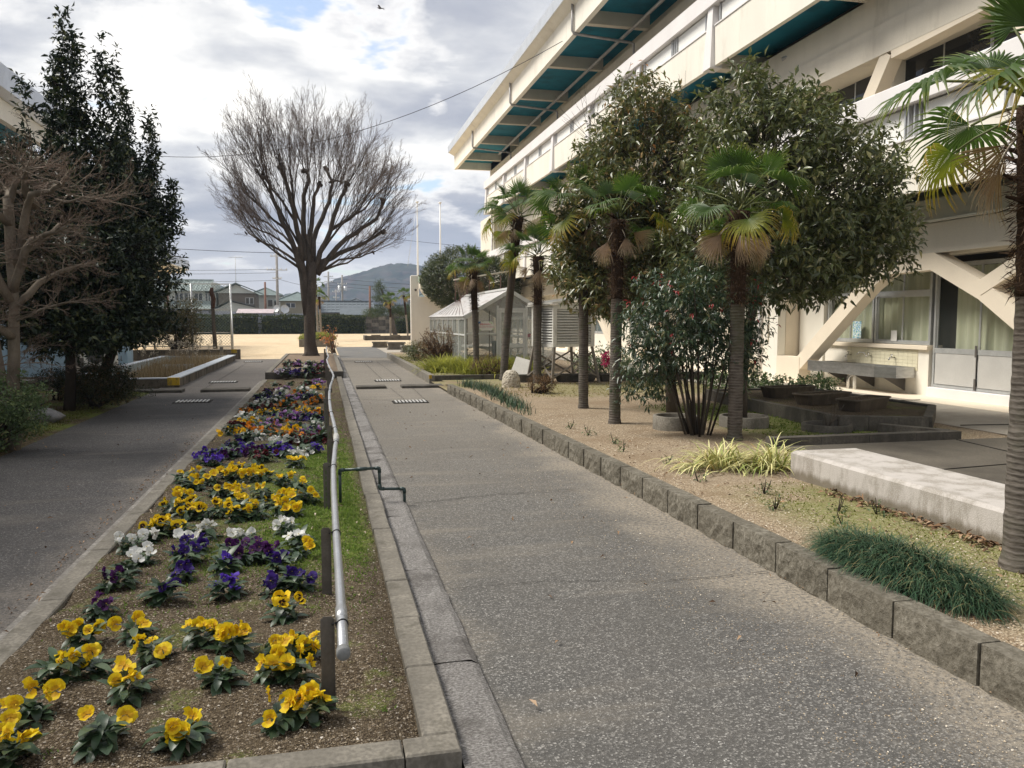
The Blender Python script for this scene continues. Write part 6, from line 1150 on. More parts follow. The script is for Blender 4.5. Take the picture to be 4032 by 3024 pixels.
w = [(x, 21.942, z) for x, _, z in v]; n = len(v); mb.add(v + w, [tuple(range(n)), tuple(range(2 * n - 1, n - 1, -1))] + [(i, n + i, n + (i + 1) % n, (i + 1) % n) for i in range(n)]).obj('board', m_signp, t)
def txt(body, x, z, size, mat, par, y=21.926):
    c = bpy.data.curves.new('lettering', 'FONT'); c.body = body; c.size = size; c.align_x = 'CENTER'; c.align_y = 'CENTER'; c.extrude = .0015; c.resolution_u = 2; o = bpy.data.objects.new('lettering', c); C.objects.link(o); bpy.context.view_layer.update()
    dg = bpy.context.evaluated_depsgraph_get(); me = bpy.data.meshes.new_from_object(o.evaluated_get(dg)); bpy.data.objects.remove(o); me.materials.clear(); me.materials.append(mat); q = bpy.data.objects.new('lettering', me); C.objects.link(q); q.parent = par; q.location = Vector((x, y, z)) - par.location; q.rotation_euler = (R(90), 0, 0); return q
txt('授業中以外に、', 4.37, 1.462, .052, m_redink, t); txt('はいらないでください', 4.385, 1.392, .042, m_redink, t)
for dx, dz, r_ in ((-.018, .012, .02), (.014, .014, .016), (-.012, -.012, .013), (.012, -.010, .012)): o = MB().lathe([(0, 0), (r_, 0), (0, .003)], (0, 0, 0), 10).obj('butterfly', m_blue, t, False); o.location = (4.185 + dx - 4.35, -.004, 1.51 + dz - 1.42); o.rotation_euler = (R(90), 0, 0)
for x, z in ((4.47, 1.53), (4.52, 1.50), (4.56, 1.33), (4.20, 1.31)): o = MB().lathe([(0, 0), (.018, 0), (0, .003)], (0, 0, 0), 8).obj('leaf_mark', m_grn, t, False); o.location = (x - 4.35, -.003, z - 1.42); o.rotation_euler = (R(90), 0, 0)
t = thing('pink_basket', (5.75, 22.6, 1.09), 'small pink basket on the greenhouse shelf', 'basket'); MB().box(5.62, 22.5, 1.09, 5.78, 22.7, 1.19).obj('basket', simple('pink_plastic', (.65, .06, .15), .5), t); MB().box(5.60, 22.49, 1.192, 5.80, 22.71, 1.21).obj('rim', m_signp, t)
for x, lab in ((5.5, 'white plant pot inside the greenhouse door, left'), (5.72, 'white plant pot inside the greenhouse door, right')): t = thing('plant_pot', (x, 22.75, .42), lab, 'pot', 'white pots in the greenhouse'); MB().lathe([(.055, 0), (.09, .17), (.098, .18), (.098, .2), (.085, .2), (.08, .17)], (x, 22.75, .42), 14).obj('pot', m_signp, t)
# wire trellis of rusty poles leaning over the greenhouse
m_rustpole = simple('rusty_pole', (.10, .055, .04), .85, 9, .3)
t = thing('trellis', (4.9, 29, 0), 'rusty pole frame with strings sloping down over the greenhouse roof', 'trellis')
for i in range(6): x = 4.7 + i * .42; MB().tube([(x, 29.3, 0), (x, 29.3, 3.2)], .022, 6).obj('pole', m_rustpole, t)
MB().tube([(4.4, 27.8, 2.95), (6.7, 28.6, 3.35)], .03, 6).obj('bamboo_pole', simple('bamboo', (.52, .48, .38), .6), t)
for i in range(9): MB().tube([(GX0 - .02, 22.2 + i * .7, GE + .12), (4.6 + i * .22, 28.4 + i * .18, 2.95 + i * .05)], .007, 4).obj('string', m_rustpole, t)
# ------------------------------------------------------------------ white end wall with the curved canopy, flag poles
m_ww = simple('white_end_wall', (.70, .68, .63), .8, 1.0, .06, .1, 80, dirt=((.52, .50, .45), 1.2, .55, .4), stretch=(1, 1, .4))
t = thing('stage_wall', (7, 48.8, 0), 'white end wall with rounded canopy and green edge beside the round tree', 'wall'); MB().box(5.12, 48.6, 0, 12, 49.0, 2.95).obj('wall', m_ww, t); MB().box(5.12, 48.598, 2.952, 5.55, 49.0, 4.22, bev=.04).obj('wall_horn', m_ww, t)
MB().box(5.56, 48.0, 3.78, 12, 48.9, 4.14).obj('green_edge', simple('pale_green_paint', (.42, .50, .40), .7, 2, .08), t)
prof = [(47.9 + .0, 3.76)] + [(48.85 - .95 * math.cos(a), 3.70 - .95 * math.sin(a)) for a in np.linspace(0, math.pi / 2, 9)] + [(48.85, 3.76)]
v = []; 
bowl = [(5.56 + 1.1 * (1 - math.cos(a)), 3.76 - 1.05 * math.sin(a)) for a in np.linspace(0, math.pi / 2, 10)] + [(12, 2.71), (12, 3.76)]
MB().prism([(z, x) for x, z in bowl][::-1], 1, 47.9, 48.59).obj('canopy', m_ww, t) if False else MB().prism([(x, z) for x, z in bowl], 1, 47.9, 48.59).obj('canopy', m_cream, t)
o = MB().lathe([(0, 0), (.07, 0), (.06, .02)], (0, 0, 0), 12).obj('vent', m_dkpipe, t, False); o.location = (5.4 - 7, -.22, 3.35); o.rotation_euler = (R(90), 0, 0)
MB().box(5.3, 48.3, 0, 8, 48.59, .12).obj('step', m_apron, t)
for x, lab in ((6.84, 'left tall white flag pole above the end wall'), (8.52, 'right tall white flag pole behind the round tree')): t = thing('flag_pole', (x, 60, 0), lab, 'flag pole', 'white flag poles'); MB().tube([(x, 60, 0), (x, 60, 5), (x, 60, 10.1)], [.085, .07, .045], 10).obj('pole', m_sheet, t); MB().lathe([(.045, 0), (.12, .03), (.12, .10), (.05, .13)], (x, 60, 10.08), 12).obj('finial', m_sheet, t)
MB().tube([(6.80, 60, 9.9), (6.1, 60, 5.5)], .012, 4).obj('halyard', m_alu, [o for o in C.objects if o.name == 'flag_pole'][0])
# concrete planters by the end wall
for (x, y, w, d, h, lab) in ((3.15, 47, .9, .5, .33, 'oblong concrete planter box farthest along the paving'), (3.75, 43.3, .95, .6, .40, 'octagonal concrete planter box in the middle of the three'), (4.05, 39.5, .8, .8, .34, 'concrete planter box with brown soil nearest the garden wall')):
    t = thing('concrete_box', (x, y, 0), lab, 'planter', 'concrete planter boxes before the end wall'); MB().box(x - w / 2, y - d / 2, 0, x + w / 2, y + d / 2, .08).obj('foot', m_conc, t); mb = MB(); mb.box(x - w / 2 + .05, y - d / 2 + .05, .081, x + w / 2 - .05, y + d / 2 - .05, h - .08).obj('body', m_conc, t)
    for b in ((x - w / 2, y - d / 2, x + w / 2, y - d / 2 + .09), (x - w / 2, y + d / 2 - .09, x + w / 2, y + d / 2), (x - w / 2, y - d / 2 + .092, x - w / 2 + .09, y + d / 2 - .092), (x + w / 2 - .09, y - d / 2 + .092, x + w / 2, y + d / 2 - .092)): MB().box(b[0], b[1], h - .079, b[2], b[3], h).obj('rim', m_conc, t)
    MB().box(x - w / 2 + .09, y - d / 2 + .09, h - .078, x + w / 2 - .09, y + d / 2 - .09, h - .03).obj('soil', m_leftsoil, t)
t = thing('palm_planter', (5.3, 65, 0), 'long dark low planter wall round the small playground palms', 'planter'); MB().box(3.1, 63.4, 0, 9.4, 63.65, .34).obj('front_wall', m_conc_d, t); MB().box(3.1, 63.66, 0, 3.35, 66, .34).obj('side_wall', m_conc_d, t)
for i in range(4): MB().box(3.6 + i * 1.5, 63.38, .341, 4.3 + i * 1.5, 63.67, .42).obj('cap_block', m_conc, t)
t = thing('clump_planter', (.2, 50, 0), 'low concrete planter with a trimmed green dome and yellow corner mark', 'planter'); MB().box(-1.4, 49, 0, .50, 51.5, .42).obj('wall', m_conc, t); MB().box(.30, 48.995, .12, .503, 49.1, .425).obj('corner_mark', bpy.data.materials['yellow_marking'], t)
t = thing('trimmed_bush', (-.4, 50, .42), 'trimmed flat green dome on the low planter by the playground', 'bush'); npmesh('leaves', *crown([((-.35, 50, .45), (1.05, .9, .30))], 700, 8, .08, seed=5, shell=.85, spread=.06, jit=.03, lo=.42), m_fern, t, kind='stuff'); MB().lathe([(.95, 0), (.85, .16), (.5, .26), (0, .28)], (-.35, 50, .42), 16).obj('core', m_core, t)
# ------------------------------------------------------------------ pond
m_pblue = simple('pale_blue_paint', (.42, .50, .52), .8, 2, .1, .1, 60, dirt=((.26, .28, .24), 2, .5, .5)); m_pcap = simple('pale_cap', (.52, .56, .60), .6, 3, .08, dirt=((.3, .3, .28), 5, .56, .5))
m_pwall = simple('mossy_pond_wall', (.20, .17, .13), .95, 3, .25, .4, 50, dirt=((.045, .04, .03), 2.5, .44, .8), stretch=(1, 1, .4), fine=.3)
t = thing('pond', (-4.6, 27, 0), 'empty rectangular concrete pond with pale blue lining and dark outer walls', 'pond')
for b, nm in (((-3.62, 20.4, -.3, -3.36, 33.2, .20), 'wall'), ((-6.6, 20.4, -.3, -3.622, 20.62, .20), 'wall'), ((-5.98, 33.0, -.3, -3.622, 33.2, .20), 'wall'), ((-6.0, 20.622, -.3, -5.78, 32.998, .20), 'wall')): MB().box(*b).obj(nm, m_pwall if b[0] > -4 or b[1] < 20.5 else m_pblue, t)
MB().box(-3.64, 20.38, .2005, -3.35, 33.22, .225).obj('coping', m_pcap, t); MB().box(-6.6, 20.385, .2005, -3.642, 20.64, .224).obj('coping', m_pcap, t); MB().box(-6.02, 20.642, .2005, -5.76, 33.0, .224).obj('coping', m_pcap, t)
MB().box(-5.779, 20.63, -.32, -5.77, 32.99, .19).obj('lining', m_pblue, t); MB().box(-3.64, 20.63, -.32, -3.623, 32.99, .19).obj('lining', m_pblue, t); MB().box(-5.78, 20.63, -.36, -3.62, 33, -.30).obj('floor', m_leftsoil, t)
MB().box(-3.60, 20.372, .05, -3.345, 20.50, .229).obj('corner_mark', bpy.data.materials['yellow_marking'], t)
MB().box(-4.9, 27.0, .05, -4.0, 27.12, .20).obj('inner_ledge', m_pcap, t)
k = np.random.RandomState(5); n = 5200; P = np.stack([-3.68 - 1.75 * k.rand(n) ** 1.2, 21.2 + 11.6 * k.rand(n), np.full(n, -.3)], 1); P = P[~((P[:, 0] < -5.0) & (P[:, 1] < 26))]; n = len(P)
m_reed = island('reed', (0, (.18, .125, .06)), (.5, (.32, .235, .125)), (1, (.46, .37, .23))); v, f = blades(P, k.normal(size=(n, 3)) * .13 + [0, 0, 1], .48 + .34 * k.rand(n), .008 + .008 * k.rand(n), 3, .12); npmesh('dry_reeds', v, f, m_reed, loc=(-4.5, 27, -.3), kind='stuff', label='thick stand of dry brown reeds filling the pond', cat='reeds')
n = 60; P = np.stack([-3.7 - 1.7 * k.rand(n), 24 + 9 * k.rand(n), np.full(n, -.3)], 1); v, f = blades(P, k.normal(size=(n, 3)) * .1 + [0, 0, 1], .95 + .35 * k.rand(n), np.full(n, .007), 3, .2); 
tips = v.reshape(n, -1, 3)[:, -1]; v2, f2 = leaves(np.repeat(tips, 14, 0) + k.normal(size=(n * 14, 3)) * [.015, .015, .05], unit(k.normal(size=(n * 14, 3)) + [.5, 0, .3]), unit(k.normal(size=(n * 14, 3))), np.full(n * 14, .07), np.full(n * 14, .018)); t2 = thing('reed_plumes', (-4.5, 28, -.3), 'taller reed stalks with pale feathery plumes above the pond', 'reeds', kind='stuff'); npmesh('stalks', v, f, m_reed, t2, kind='stuff'); npmesh('plumes', v2, f2, island('plume', (0, (.4, .34, .25)), (1, (.62, .56, .45))), t2, kind='stuff')
# low wall and chain-link fence behind the pond
t = thing('low_wall', (-7, 34.5, 0), 'dark stained low wall between the pond and the playground', 'wall'); 
for x in np.arange(-14, -3.4, 1.2): MB().box(x + .004, 34.25, -.05, min(x + 1.2, -3.28) - .004, 34.5, .40, bev=.01).obj('block', m_pwall, t)
MB().box(-3.62, 34.24, .26, -3.40, 34.30, .403).obj('corner_mark', bpy.data.materials['yellow_marking'], t); MB().box(-3.98, 33.6, 0, -3.86, 33.72, .52).obj('marker_post', m_conc, t)
t = thing('chain_link_fence', (-6, 38, 0), 'tall chain-link fence with galvanised posts behind the pond', 'fence'); fx0, fx1, fz0, fz1, FY = -12.5, -3.98, .42, 3.16, 38
for x in (-12.2, -10.2, -7.18, -5.62, -3.98): MB().tube([(x, FY, 0), (x, FY, fz1)], .045, 8).obj('post', m_alu, t)
for x, s_ in ((-7.3, -1), (-5.62, 1), (-3.98, 1)): MB().tube([(x + .02 * s_, FY - .02, 2.5), (x + .14 * s_ + .02, FY - 1.0, .1)], .03, 6).obj('stay', m_alu, t)
for z in (fz0, 1.02, 2.05, fz1): MB().tube([(fx0, FY, z), (fx1, FY, z)], .022, 6).obj('rail', m_alu, t)
W_ = []; stp = .13; H_ = fz1 - fz0
for i in range(int((fx1 - fx0) / stp) + int(H_ / stp)):
    for sg in (0, 1):
        a = fx0 - H_ + i * stp; x0, z0, x1, z1 = a, fz0, a + H_, fz1
        if x0 < fx0: z0 += fx0 - x0; x0 = fx0
        if x1 > fx1: z1 -= x1 - fx1; x1 = fx1
        if x1 - x0 < .05: continue
        if sg: z0, z1 = fz0 + fz1 - z0, fz0 + fz1 - z1
        W_.append([(x0, FY + .01 * sg, z0), (x1, FY + .01 * sg, z1)])
v, f = sticks(np.array(W_), np.full((len(W_), 2), .0062)); npmesh('wire_mesh', v, f, simple('green_wire', (.20, .26, .22), .5), t, kind='stuff')
# ------------------------------------------------------------------ left building, lockers, air conditioners
L_ = thing('left_building', (-12, 30, 0), 'cream building behind the left trees with a broad metal-edged eaves', 'building')
MB().box(-18, -4, 0, -11.0, 44, 8.2).obj('wall', m_wall, L_); MB().box(-18, -4, 7.3, -8.35, 30.0, 7.5).obj('soffit', m_teal, L_); MB().box(-8.5, -4, 6.95, -8.3, 30.02, 7.55).obj('eaves_beam', m_cream, L_)
MB().prism([(-8.25, 7.5), (-8.0, 7.62), (-7.9, 8.15), (-8.1, 8.2), (-8.6, 7.6)], 1, -4, 30.05).obj('eaves_metal', m_metal, L_)
MB().box(-12, 44, 4.45, -8.2, 53.5, 4.6).obj('canopy_slab', m_cream, L_); MB().box(-8.3, 30.1, 4.62, -7.98, 53.6, 5.18).obj('canopy_fascia', m_metal, L_); MB().prism([(-8.9, 4.0), (-8.75, 4.45), (-12, 4.45), (-12, 4.0)], 1, 30.1, 52.0).obj('canopy_beam', m_brace, L_)
for i in range(9): y = 19 + i * 2.6; window(L_, -11.0, y, y + 2.2, 1.2, 2.5, 2, glass=m_dglass); [setattr(o, 'scale', (1, 1, 1)) for o in ()]
for o in [o for o in L_.children if o.name.startswith('window')]: o.rotation_euler = (0, 0, 0); o.location = (.12, 0, 0)
m_lock = simple('light_blue_paint', (.36, .50, .60), .55, 2, .06, dirt=((.22, .3, .36), 3, .55, .4))
for i, (x, y, w, h, lab) in enumerate(((-8.9, 23.8, 1.3, 1.5, 'tall light blue steel locker block half behind the bare tree trunk'), (-7.6, 24.6, 1.5, 1.15, 'light blue shutter cabinet with slots behind the clipped shrub'), (-6.75, 29.5, .8, 1.0, 'light blue cabinet behind the second dark trunk'))):
    t = thing('blue_cabinet', (x, y, 0), lab, 'cabinet', 'light blue cabinets by the left building'); MB().box(x - w / 2, y - .4, .05, x + w / 2, y + .4, h).obj('body', m_lock, t)
    for j in range(5):
        for q in range(2): MB().box(x - w / 2 + .08 + j * (w - .16) / 5, y - .406, h * (.25 + .35 * q), x - w / 2 + .10 + j * (w - .16) / 5, y - .399, h * (.40 + .35 * q)).obj('slot', m_dkpipe, t)
for x, y, lab in ((-6.3, 25.6, 'beige air conditioner outdoor unit on a concrete block beside the dark trunk'), (-7.9, 31.0, 'beige air conditioner outdoor unit farther along the left building')):
    t = thing('outdoor_unit', (x, y, 0), lab, 'air conditioner', 'air conditioner units by the left building'); MB().box(x - .5, y - .25, .02, x + .5, y + .25, .26).obj('block', m_conc, t); MB().box(x - .42, y - .16, .262, x + .42, y + .16, .88).obj('body', m_cream, t); o = MB().lathe([(.0, 0), (.20, 0), (.23, .02)], (0, 0, 0), 16).obj('fan_grille', m_dkpipe, t, False); o.location = (-.1, -.165, .56); o.rotation_euler = (R(90), 0, 0)
# rocks in the left bed
def rock(x, y, z, sx_, sy_, sz_, mat, label, seed, grp=None):
    k = np.random.RandomState(seed); bm = MB(); n, m = 14, 8; v = []
    for j in range(m + 1):
        for i in range(n):
            th = math.pi * j / m; ph = 2 * math.pi * i / n; d = np.array([math.sin(th) * math.cos(ph), math.sin(th) * math.sin(ph), math.cos(th)]); r = 1 + .16 * math.sin(3 * d[0] + seed) * math.cos(4 * d[1]) + .12 * math.sin(6 * d[2] + 2 * d[0]) + k.normal() * .02
            v.append((x + d[0] * sx_ * r, y + d[1] * sy_ * r, z + d[2] * sz_ * r))
    bm.add(v, [(j * n + i, j * n + (i + 1) % n, (j + 1) * n + (i + 1) % n, (j + 1) * n + i)[::-1] for j in range(m) for i in range(n)], 0, True); tag(bm.obj('rock', mat), label, 'rock', grp)
rock(-4.13, 13.55, .12, .24, .18, .13, simple('blue_grey_stone', (.24, .235, .235), .9, 4, .25, .5, 40, dirt=((.10, .095, .09), 5, .5, .6)), 'smooth blue-grey boulder at the edge of the left path', 2); rock(-4.55, 14.1, .09, .20, .15, .09, simple('brown_stone', (.22, .14, .08), .95, 6, .3, .6, 40), 'low rusty brown rock behind the grey boulder', 4)
rock(-4.7, 17.6, .15, .25, .2, .2, m_conc_d, 'dark upright garden rock among the bushes', 6)
t = thing('shade_kerb', (-5.6, 19, 0), 'low mossy wall behind the left garden', 'kerb'); 
for x in np.arange(-9.2, -5.0, .8): MB().box(x + .005, 19.2, -.05, x + .795, 19.38, .26, bev=.015).obj('kerb_stone', m_conc_d, t)
# ------------------------------------------------------------------ houses, walls and poles beyond the hedge
m_tile_g = simple('green_grey_roof_tile', (.17, .21, .20), .6, 2, .15, .2, 40); m_tile_b = simple('grey_roof_tile', (.155, .175, .185), .5, 2, .15, .2, 40, .5); m_tile_p = simple('pale_roof_tile', (.30, .35, .33), .6, 2, .12, .2, 40); m_metalroof = simple('grey_metal_roof', (.135, .155, .165), .45, 2, .12)
m_hw = simple('house_white', (.56, .57, .52), .85, 1, .06); m_hb = simple('house_brown', (.20, .165, .13), .85, 1, .08); m_ht = simple('house_tan', (.34, .30, .22), .85, 1, .08); m_hp = simple('house_lilac', (.45, .46, .52), .85, 1, .06)
def hwin(par, x0, x1, z0, z1, y, n=2):
    o = MB().box(x0, y - .06, z0, x1, y + .02, z1).obj('window', m_alu, par); w = (x1 - x0) / n
    for i in range(n): MB().box(x0 + w * i + .05, y - .075, z0 + .05, x0 + w * (i + 1) - .05, y - .061, z1 - .05).obj('pane', m_dglass, o)
def ridge(par, x0, x1, y0, y1, ze_, zr_, mat, rows=9, ax='x', name='roof'):
    """gabled roof with real tile courses; ridge along x (ax='x') or y"""
    if ax == 'x':
        ym = (y0 + y1) / 2
        for s_ in (0, 1):
            ye = y0 if s_ == 0 else y1
            mb = MB(); 
            for i in range(rows):
                a, b = i / rows, (i + 1) / rows; p = lambda q: (ye + (ym - ye) * q, ze_ + (zr_ - ze_) * q); ya_, za_ = p(a); yb_, zb2 = p(b); mb.add([(x0, ya_, za_ + .09), (x1, ya_, za_ + .09), (x1, yb_, zb2 + .03), (x0, yb_, zb2 + .03), (x0, ya_, za_), (x1, ya_, za_)], [(0, 1, 2, 3), (4, 5, 1, 0)])
            mb.obj(name, mat, par)
        nr_ = int((x1 - x0) / .55); mb = MB()
        for i in range(nr_ + 1): x = x0 + (x1 - x0) * i / nr_; mb.bar((x, y0, ze_ + .07), (x, ym, zr_ + .05), .12, .10)
        mb.obj('tile_ribs', mat, par, kind='stuff'); MB().box(x0 - .1, ym - .15, zr_, x1 + .1, ym + .15, zr_ + .22).obj('ridge_tile', mat, par)
        for x in (x0 + .4, x1 - .4): MB().add([(x, y0 + .4, ze_), (x, y1 - .4, ze_), (x, ym, zr_ - .05)], [(0, 1, 2)]).obj('gable', m_hw, par)
    else:
        xm = (x0 + x1) / 2
        for xe in (x0, x1):
            mb = MB(); mb.add([(xe, y0, ze_), (xm, y0, zr_), (xm, y1, zr_), (xe, y1, ze_), (xe, y0, ze_ + .14), (xm, y0, zr_ + .14), (xm, y1, zr_ + .14), (xe, y1, ze_ + .14)], [(3, 2, 1, 0), (4, 5, 6, 7), (0, 1, 5, 4), (2, 3, 7, 6), (0, 4, 7, 3)]); mb.obj(name, mat, par)
        MB().add([(x0 + .35, y0 + .5, ze_), (x1 - .35, y0 + .5, ze_), (xm, y0 + .5, zr_ - .1)], [(0, 1, 2)]).obj('gable', m_hw, par)
def hip(par, x0, x1, y0, y1, ze_, zr_, mat, name='roof'):
    d = min(x1 - x0, y1 - y0) / 2; v = [(x0, y0, ze_), (x1, y0, ze_), (x1, y1, ze_), (x0, y1, ze_), (x0 + d, y0 + d, zr_), (x1 - d, y0 + d, zr_)]; MB().add(v, [(0, 1, 5, 4), (1, 2, 5), (2, 3, 4, 5), (3, 0, 4), (3, 2, 1, 0)]).obj(name, mat, par)
    for a, b in ((0, 4), (1, 5), (4, 5)): MB().bar(v[a], v[b], .18, .18).obj('hip_tile', mat, par)
def box(par, name, m, *b): return MB().box(*b).obj(name, m, par)
h = thing('house', (-17.5, 112, 0), 'two-storey white house with pale tiled roof seen through the chain-link fence', 'house', 'houses beyond the hedge'); box(h, 'wall', m_hw, -21, 110, 0, -14.6, 116, 5.2); ridge(h, -22, -14.0, 109.2, 117, 5.15, 6.6, m_tile_p)
for x in (-20.3, -18.2, -17.1, -15.9): hwin(h, x, x + 1.0, 4.0, 4.95, 110)
box(h, 'wall', m_hp, -21.5, 108.5, 0, -14, 109.9, 2.7); MB().prism([(108, 2.8), (110, 3.9), (110, 4.0), (108, 2.92)], 0, -22, -13.6).obj('lower_roof', m_tile_p, h); MB().box(-13.9, 110.3, 3.3, -13.3, 115, 6.3).obj('side_wall', m_hw, h); hwin(h, -14.55, -13.95, 3.9, 4.9, 109.98)
h = thing('house', (-11, 112, 0), 'brown-walled house with dark gabled roof and a white gable, above the hedge', 'house', 'houses beyond the hedge'); box(h, 'wall', m_hb, -13.0, 110, 0, -8.5, 116, 5.0); ridge(h, -13.7, -7.9, 109.2, 117, 4.95, 6.15, m_tile_g, ax='y'); hwin(h, -9.7, -8.7, 3.55, 4.4, 110)
box(h, 'wall', m_hp, -13.6, 107, 0, -6.3, 109.6, 2.7); MB().add([(-13.8, 106.4, 2.75), (-11.2, 106.4, 3.95), (-5.4, 106.4, 2.5), (-5.4, 110, 2.5), (-11.2, 110, 3.95), (-13.8, 110, 2.75)], [(0, 1, 4, 5), (1, 2, 3, 4)]).obj('lower_roof', m_tile_g, h); MB().add([(-13.5, 106.95, 2.6), (-11.2, 106.95, 3.8), (-6.2, 106.95, 2.6)], [(0, 2, 1)]).obj('gable', m_hw, h); hwin(h, -10.2, -8.9, .9, 2.1, 107)
h = thing('house', (-7, 122, 0), 'white house with hipped grey roof behind the brown house', 'house', 'houses beyond the hedge'); box(h, 'wall', m_hw, -9.8, 120, 0, -6.0, 127, 5.0); hip(h, -10.4, -5.5, 119.4, 127.5, 5.0, 6.1, m_tile_g); hwin(h, -7.6, -6.9, 3.4, 4.4, 120, 1); hwin(h, -6.75, -6.2, 3.4, 4.3, 120, 1)
h = thing('house', (-3.5, 112, 0), 'tan house with green-grey hipped roof just left of the big trunk', 'house', 'houses beyond the hedge'); box(h, 'wall', m_ht, -5.4, 110, 0, -1.2, 116, 4.0); hip(h, -6.0, -.6, 109.4, 116.6, 4.0, 5.2, m_tile_g); hwin(h, -4.7, -3.5, 3.1, 3.75, 110); MB().box(-5.2, 109.2, 2.2, -.5, 109.9, 2.35).obj('canopy', m_tile_g, h)
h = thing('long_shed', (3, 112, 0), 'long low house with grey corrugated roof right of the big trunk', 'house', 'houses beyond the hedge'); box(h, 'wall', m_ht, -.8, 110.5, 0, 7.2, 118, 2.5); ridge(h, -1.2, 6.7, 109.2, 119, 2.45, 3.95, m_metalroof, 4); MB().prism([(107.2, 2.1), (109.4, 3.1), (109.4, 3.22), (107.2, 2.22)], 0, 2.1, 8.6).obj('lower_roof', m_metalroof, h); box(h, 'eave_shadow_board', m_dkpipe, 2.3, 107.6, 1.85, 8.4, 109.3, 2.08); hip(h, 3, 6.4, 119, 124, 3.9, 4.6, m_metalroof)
h = thing('house', (10.5, 116, 0), 'low tiled house behind the pine', 'house', 'houses beyond the hedge'); box(h, 'wall', m_ht, 7.6, 114, 0, 13.5, 120, 2.6); ridge(h, 7.2, 14, 113, 121, 2.6, 3.5, m_metalroof); box(h, 'wall', m_hp, 12.0, 113, 0, 15, 120, 4.2); hip(h, 11.6, 15.4, 112.6, 120.4, 4.2, 5.2, m_tile_g)
t = thing('boundary_wall', (7, 94.5, 0), 'grey weathered block wall in the gap of the hedge', 'wall')
for j in range(5):
    for i in range(7): MB().box(4.6 + i * .8 + .01, 94.4, .05 + j * .38 + .008, 4.6 + i * .8 + .79, 94.55, .05 + (j + 1) * .38 - .008).obj('block', m_conc_d if (i + j) % 3 else m_conc, t)
t = thing('boundary_wall', (-6, 94.6, 0), 'pale fence wall just above the hedge on the left', 'wall'); MB().box(-14, 94.8, 0, -2.2, 94.95, 2.25).obj('wall', m_hp, t); MB().prism([(94.6, 2.26), (97.4, 2.75), (97.4, 2.8), (94.6, 2.32)], 0, -9.4, -5.4).obj('awning', simple('faded_pink_sheet', (.50, .42, .42), .7), t)
m_pole = simple('pole_concrete', (.36, .34, .31), .85, 2, .1); m_rpole = simple('brown_pole', (.22, .12, .085), .9, 4, .2)
def pole(x, y, h_, r, label, mat=m_pole, arms=(), boxes=()):
    t = thing('utility_pole', (x, y, 0), label, 'utility pole', 'poles beyond the playground'); MB().tube([(x, y, 0), (x, y, h_)], [r, r * .7], 8).obj('pole', mat, t)
    for z, w in arms: MB().bar((x - w, y - .1, z), (x + w, y - .1, z), .10).obj('crossarm', m_alu, t); [MB().lathe([(.05, 0), (.07, .06), (.03, .16)], (x + q * w, y - .1, z + .05), 8).obj('insulator', m_sheet, t) for q in (-.9, -.4, .4, .9)]
    for dx, z, s_ in boxes: MB().lathe([(s_ * .5, 0), (s_ * .5, s_ * 1.3), (0, s_ * 1.4)], (x + dx, y - .2, z), 10).obj('transformer', m_alu, t)
pole(-5.2, 100, 9.6, .19, 'tallest concrete utility pole, left of the big tree trunk', arms=((7.4, 1.2), (6.4, .5), (9.0, .7))); pole(-6.45, 98, 5.9, .15, 'brown wooden pole standing before the white house', m_rpole); pole(-17.0, 98, 6.2, .16, 'brown wooden pole seen through the chain-link fence', m_rpole)
pole(-2.25, 100, 7.2, .16, 'pale pole just left of the big bare trunk'); pole(5.4, 97, 5.5, .16, 'brown wooden pole over the hedge right of the trunk', m_rpole); pole(.9, 130, 9.0, .18, 'concrete pole with short arms near the hill, left of two', arms=((8.2, .7), (7.4, .7))); pole(2.95, 128, 8.4, .18, 'concrete pole with transformers before the hill', arms=((7.0, .7),), boxes=((-.4, 6.0, .55), (.45, 6.0, .5))); pole(2.2, 140, 6.6, .14, 'small pole with lamps behind the transformer pole', arms=((6.2, .6), (5.2, .5)))
for x, y, zt, lab in ((-11.6, 118, 10.1, 'tall thin television aerial above the brown house'), (-21.0, 118, 12.3, 'thin aerial above the white house at left')):
    t = thing('aerial', (x, y, 5), lab, 'aerial', 'television aerials'); MB().tube([(x, y, 5), (x, y, zt)], .045, 6).obj('mast', m_alu, t); MB().bar((x - .95, y, zt), (x + .95, y, zt), .05).obj('boom', m_alu, t)
    for q in np.linspace(-.85, .85, 8): MB().bar((x + q, y - .4, zt + .04), (x + q, y + .4, zt + .04), .03).obj('element', m_alu, t)
t = thing('satellite_dish', (-4.5, 97, 2), 'grey round satellite dish behind the hedge, right of two', 'satellite dish', 'satellite dishes'); o = MB().lathe([(0, 0), (.3, .04), (.5, .14)], (0, 0, 0), 18).obj('dish', m_alu, t, False); o.rotation_euler = (R(75), 0, R(20)); o.location = (.2, 0, .75); MB().tube([(-4.3, 97.1, 0), (-4.3, 97.1, 2.7)], .04, 6).obj('mast', m_alu, t)
t = thing('satellite_dish', (-5.5, 98, 2), 'smaller satellite dish behind the hedge beside the tall pole', 'satellite dish', 'satellite dishes'); o = MB().lathe([(0, 0), (.28, .04), (.42, .12)], (0, 0, 0), 18).obj('dish', m_alu, t, False); o.rotation_euler = (R(75), 0, R(-30)); o.location = (.3, 0, .85); MB().tube([(-5.2, 98.1, 0), (-5.2, 98.1, 2.8)], .04, 6).obj('mast', m_alu, t)
